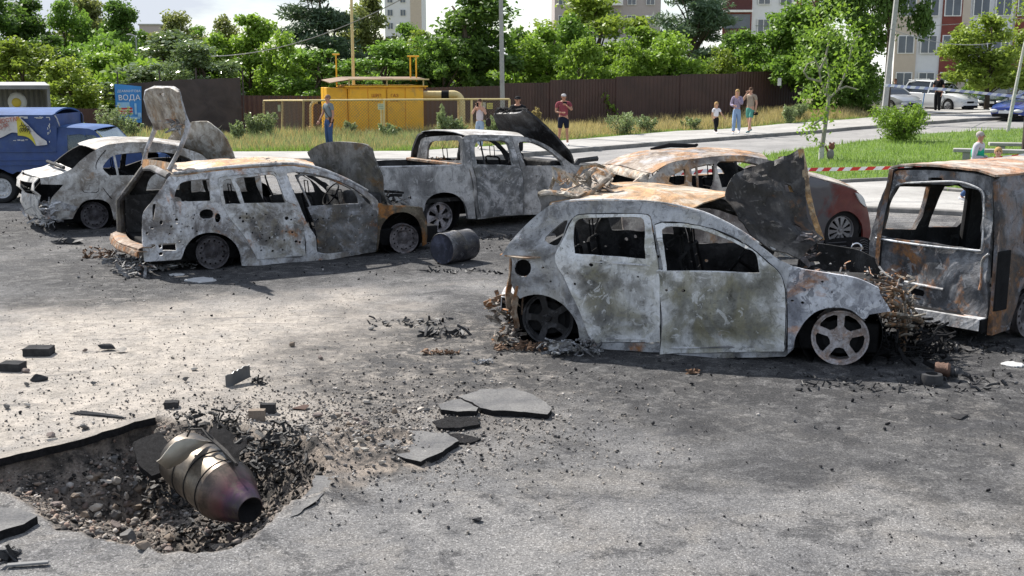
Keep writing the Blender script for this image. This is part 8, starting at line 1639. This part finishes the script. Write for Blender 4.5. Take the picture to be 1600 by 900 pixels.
# pieces with a clear form
g = G(372, 600); t = thing('metal_plate', 'grey curved metal plate with torn edge standing in the dust above the crater', 'metal plate', tuple(g), .5); MB().grid([[(x, .05 * math.sin(x * 9) + .01 * crump(x * 5, z * 5, 2), .01 + z + x * .22 + (.015 * crump(x * 9, 1, 4) if z > .08 else 0)) for z in (0, .04, .08, .11)] for x in np.linspace(-.11, .11, 12)]).build('plate', paint('grey_steel', (.13, .135, .14), .4, .5, var=.2), t, solid=.006)
bits('metal_debris', 'torn dark and tan scrap right of the curved grey plate', 402, 600, (.05, .03, .05), 14, 15, DKS, s=(.02, .06))
g = G(155, 650); t = thing('charred_strip', 'long charred black strip lying on the crater edge', 'strip', tuple(G(155, 652)), -.25); mb = MB()
for k in range(4): mb.tube([(-.24 + .02 * k, .012 * k, .012 + .004 * k), (0, .012 * k + .004, .016), (.22 - .03 * k, .012 * k, .012)], .006, 5)
mb.build('strip', DKS, t)
g = G(1478, 592); t = thing('alternator', 'small burnt alternator with copper windings lying right of the hatchback', 'alternator', tuple(g), -.4); COP = paint('burnt_copper', (.12, .07, .05), .5, .5, var=.3, scale=30, bump=.6)
Mx = Matrix(((0, 0, 1), (0, 1, 0), (-1, 0, 0))); MB().lathe([(0, -.07), (.055, -.07), (.062, -.05), (.055, -.03), (.062, -.01), (.055, .01), (.062, .03), (.05, .05), (0, .05)], 20, Mx).build('windings', COP, t).location = (-.02, 0, .075)
MB().lathe([(0, .05), (.035, .05), (.04, .07), (.03, .08), (.04, .09), (.035, .11), (.012, .11), (.012, .09), (0, .09)], 20, Mx).build('pulley', DKS, t).location = (-.02, -.0, .06)
g = G(1455, 600); t = thing('drum', 'small black cylindrical part lying in front of the alternator', 'car part', tuple(g)); MB().lathe([(.06, 0), (.085, 0), (.088, .05), (.08, .085), (.05, .088), (.05, .06), (0, .06)], 26).build('ring', DKS, t)
for (px, py, w, h, lab) in ((1583, 570, 34, 9, 'pale melted ash puddle at the right edge'), (315, 437, 50, 4, 'thin pale melted aluminium puddle below the estate car rear wheel'), (276, 429, 24, 3, 'small pale melted metal streak left of the larger one')):
    g = G(px, py); s_ = (g - CAMP).length / F; r2 = random.Random(px); n_ = 22; pts = [(math.cos(6.28 * i / n_) * w * s_ * .5 * r2.uniform(.7, 1.1), math.sin(6.28 * i / n_) * w * s_ * .45 * r2.uniform(.7, 1.1)) for i in range(n_)]
    o = MB().prism(pts, gz(g.x, g.y) - .01, gz(g.x, g.y) + .012).build('melted_metal', paint('melted_aluminium', (.55, .55, .55), .5, .2, var=.2, scale=12, bump=.6) if 'melted_aluminium' not in bpy.data.materials else bpy.data.materials['melted_aluminium'], None, bevel=.006); o.location = (g.x, g.y, 0); tag(o, lab, 'melted metal')
g = G(44, 884); o = MB().box((0, 0, .012), (.20, .03, .012)).build('strip', paint('pale_strip_metal', (.20, .20, .20), .8), None, bevel=.003); o.location = g; o.rotation_euler = (0, .0, .2); tag(o, 'pale flat metal strip at the bottom left corner', 'strip')
# ---------------- tapes
def tape(name, pts, D, wd, mats, per, label, sag=0):
    P = [CAMP + ray(x, y) * (d / ray(x, y).y) for (x, y), d in zip(pts, D)]; L = 0; Q = []
    for a, b in zip(P, P[1:]):
        k = max(2, int((b - a).length / .04)); Q += [a.lerp(b, i / k) for i in range(k)]
    Q.append(P[-1]); o = Q[0]; mb = MB(); s = 0
    for i, (a, b) in enumerate(zip(Q, Q[1:])):
        mb.cm = int(s / per) % 2; u = (b - a); s += u.length; sk = u * .0
        tw = .35 * math.sin(s * .9); up = Vector((0, math.sin(tw), math.cos(tw))) * wd / 2; sh = u.normalized() * wd * .45
        b2_ = len(mb.v); mb.add([a - o - up - sh, b - o - up - sh, b - o + up + sh, a - o + up + sh], [(0, 1, 2, 3)])
    return tag(mb.build(name, mats, None, solid=.002, origin=None), label, 'tape').__setattr__('location', o)
TR_, TW = paint('tape_red', (.55, .02, .015), .4), paint('tape_white', (.75, .75, .75), .4)
tape('barrier_tape', [(1040, 277), (1100, 267), (1262, 265), (1330, 264), (1400, 262), (1480, 256), (1600, 243), (1680, 234)], [21, 21.3, 21.8, 22, 22, 21.5, 20.5, 20], .07, [TR_, TW], .15, 'red and white barrier tape stretched across in front of the green verge')
tape('police_tape', [(1382, 133), (1420, 136), (1480, 140), (1560, 148), (1600, 152), (1680, 160)], [47, 48, 48.5, 49, 49, 49], .12, [TW, paint('tape_blue', (.34, .37, .58), .4)], .22, 'white and blue police tape tied to the leaning pole')
# ---------------- parked cars far behind
def far_car(name, label, rear, front, W_, prof, col, glassr, wheels=.32, z0=0, plate=False, rails=False, group='cars parked at the far end of the street'):
    a = G(*rear); b = G(*front); u = b - a; u.z = 0; u.normalize(); WB = (b - a).length; t = thing(name, label, 'car', tuple(a), math.atan2(u.y, u.x), group)
    # prof: list of (x/WB, belt z, roof z or None, low z)
    st = [(p[0] * WB, p[1], p[2], p[3], p[4]) for p in prof]; rows = []
    for x, zl, zb, zr, taper in st:
        w = W_ / 2 - taper; rows.append([(x, W_ / 2 + s * v, z) for s, v, z in ((-1, w * .93, zl), (-1, w, zl + .12), (-1, w, (zl + zb) / 2), (-1, w * .97, zb - .04), (-1, w * .90, zb), (-1, w * .5, zb + .03), (1, w * .5, zb + .03), (1, w * .90, zb), (1, w * .97, zb - .04), (1, w, (zl + zb) / 2), (1, w, zl + .12), (1, w * .93, zl))])
    mb = MB().grid(rows); n = len(rows[0]); mb.add(rows[0], [tuple(range(n))]); mb.add(rows[-1], [tuple(range(n))[::-1]]); bd = mb.build('body', col, t, ang=35)
    cab = [(x, zb, zr, tp) for x, zl, zb, zr, tp in st if zr]; rg_, rf_ = [], []
    for x, zb, zr, tp in cab:
        w = W_ / 2 - tp; hh = (zr - zb); wr = w * .9 - hh * .36; rg_.append([(x, W_ / 2 + s * v, z) for s, v, z in ((-1, w * .9, zb - .02), (-1, wr, zr - .03), (1, wr, zr - .03), (1, w * .9, zb - .02))]); rf_.append([(x, W_ / 2 + s * v, z) for s, v, z in ((-1, wr + .015, zr - .06), (-1, wr - .02, zr), (-1, wr * .5, zr + .025), (1, wr * .5, zr + .025), (1, wr - .02, zr), (1, wr + .015, zr - .06))])
    MB().grid(rg_).build('windows', glassr, t, ang=30); inner = [r_ for r_, c in zip(rf_, cab) if c[2] - c[1] > .3]; MB().grid(inner).build('roof', col, t)
    P_ = MB()
    for i, (x, zb, zr, tp) in enumerate(cab):
        if i in (0, len(cab) - 1) or (zr - zb) <= .3: continue
    for s in (0, 3):
        P_.tube([Vector(r_[s]).lerp(Vector(r_[1 if s == 0 else 2]), 1.0) for r_ in rg_], .045, 6); m_ = rg_[len(rg_) // 2]; P_.tube([m_[s], m_[1 if s == 0 else 2]], .045, 6)
    P_.build('pillars', col, t)
    TY = bpy.data.materials['tyre_rubber']; AL = bpy.data.materials['grey_alloy']
    for x in (0, WB):
        for s, v in ((-1, .02), (1, W_ - .02)): wheel(t, x, v, wheels * .66, 'ten', s, AL, tyre=wheels * .34, tyremat=TY)
        for v, s in ((-.005, -1), (W_ + .005, 1)): MB().lathe([(wheels + .05, 0), (wheels + .05, .05), (0, .06)], 24, Matrix(((1, 0, 0), (0, 0, -s), (0, 1, 0)))).build('wheel_arch', BLACK, t).location = (x, v, wheels)
    xf = st[-1][0]; zf = st[-1][2]; w = W_ / 2 - st[-1][4]; HLm = bpy.data.materials['headlamp_glass']
    for s in (-1, 1): MB().ball((xf - .05, W_ / 2 + s * w * .78, zf - .12), (.12, .20, .09), 12, 8).build('headlight', HLm, t)
    MB().box((xf + .02, W_ / 2, zf - .14), (.05, w * .8, .10)).build('grille', BLACK, t); MB().box((xf + .04, W_ / 2, .28), (.08, w * 1.7, .14)).build('lower_grille', BLACK, t, bevel=.02)
    if plate: MB().box((xf + .09, W_ / 2, .42), (.03, .52, .12)).build('number_plate', WHF, t); MB().ball((xf + .05, W_ / 2, zf - .13), (.03, .07, .07), 10, 6).build('badge', bpy.data.materials['chrome'], t)
    xr = st[0][0]; zr_ = st[0][2]
    for s in (-1, 1): MB().box((xr - .005, W_ / 2 + s * (W_ / 2 - st[0][4]) * .8, zr_ - .15), (.06, .2, .2)).build('tail_light', paint('tail_red', (.35, .02, .02), .3) if 'tail_red' not in bpy.data.materials else bpy.data.materials['tail_red'], t, bevel=.02)
    for s in (-1, 1): mx_ = [c for c in cab if c[2] - c[1] > .3][-1][0]; MB().ball((mx_ + .25, W_ / 2 + s * (W_ / 2 + .08), cab[0][1] + .08), (.08, .10, .07), 10, 6).build('mirror', col, t)
    if rails: r_ = [c for c in cab if c[2] - c[1] > .3]; MB().tube([(r_[0][0], .3, r_[0][2] + .08), (r_[-1][0] - .1, .3, r_[-1][2] + .08)], .03, 6).tube([(r_[0][0] + .4, .25, r_[0][2] + .12), (r_[0][0] + .4, W_ - .25, r_[0][2] + .12)], .03, 6).build('roof_rack', WHF, t)
    return t
CGL = paint('car_glass', (.02, .025, .03), .08, var=.1); WHC = paint('white_car_paint', (.68, .69, .70), .25, coat=.6, var=.02); BLC = paint('blue_car_paint', (.010, .045, .30), .22, coat=.7, var=.03); DKG = paint('dark_green_car_paint', (.018, .03, .035), .2, coat=.7, var=.05); SLV = paint('silver_car_paint', (.40, .42, .44), .3, .5, coat=.5, var=.05)
SUV = [(-.34, .30, .85, None, .14), (-.30, .25, 1.0, None, .06), (-.27, .22, 1.02, 1.06, .05), (-.17, .22, 1.03, 1.60, .02), (.1, .22, 1.02, 1.68, 0), (.45, .22, 1.0, 1.66, 0), (.66, .22, .99, 1.50, .0), (.88, .22, .97, 1.04, .03), (1.1, .22, .90, None, .05), (1.25, .25, .78, None, .12), (1.31, .30, .66, None, .24)]
HAT = [(-.30, .28, .80, None, .14), (-.27, .24, .92, None, .06), (-.24, .2, .94, 1.0, .05), (-.10, .2, .95, 1.36, .02), (.2, .2, .94, 1.43, 0), (.5, .2, .92, 1.40, 0), (.70, .2, .91, 1.18, 0), (.86, .2, .90, .96, .03), (1.1, .2, .82, None, .05), (1.25, .24, .70, None, .10), (1.33, .3, .58, None, .22)]
far_car('parked_car', 'white people carrier with roof rails parked beyond the police tape', (1421, 173), (1479, 175), 1.75, SUV, WHC, CGL, .34, rails=True)
far_car('parked_car', 'blue hatchback at the right edge facing the camera', (1640, 180), (1566, 187), 1.7, HAT, BLC, CGL, .31, plate=True)
far_car('parked_car', 'dark green car with only its nose visible, left of the blue hatchback', (1580, 166), (1537, 170), 1.7, HAT, DKG, CGL, .30, plate=True)
far_car('parked_car', 'silver car mostly hidden behind the leaning concrete pole', (1348, 173), (1390, 175), 1.7, HAT, SLV, CGL, .30)
g = G(1441, 177); t = thing('scooter', 'small blue and black kick scooter standing before the white people carrier', 'scooter', tuple(g), .2); BB = paint('scooter_blue', (.08, .22, .45), .4)
MB().tube([(-.05, 0, .12), (.06, 0, 1.05)], .028, 7).build('stem', BB, t); MB().tube([(.06, -.22, 1.05), (.06, .22, 1.05)], .02, 6).build('handlebar', BLACK, t); MB().box((-.4, 0, .11), (.7, .14, .05)).build('deck', BLACK, t, bevel=.01)
for x in (-.8, .0): MB().lathe([(.03, -.02), (.10, -.02), (.11, 0), (.10, .02), (.03, .02)], 18, Matrix(((1, 0, 0), (0, 0, 1), (0, 1, 0)))).build('wheel', BLACK, t).location = (x, 0, .11)
# concrete benches by the brown post, on the verge
for (p0, p1, lab) in (((1488, 254), (1600, 257), 'nearer low concrete bench behind the elderly woman'), ((1545, 243), (1600, 244), 'farther low concrete bench by the brown post')):
    a, b = G(*p0), G(*p1); L = (b - a).length; t = thing('bench', lab, 'bench', tuple(a), math.atan2((b - a).y, (b - a).x)); 
    MB().box((L / 2 + .6, .2, .34), (L + 1.2, .42, .10)).build('seat', PAVE, t, bevel=.015)
    for x in (.35, L + .8): MB().box((x, .2, .145), (.2, .34, .29)).build('support', PAVE, t, bevel=.01)
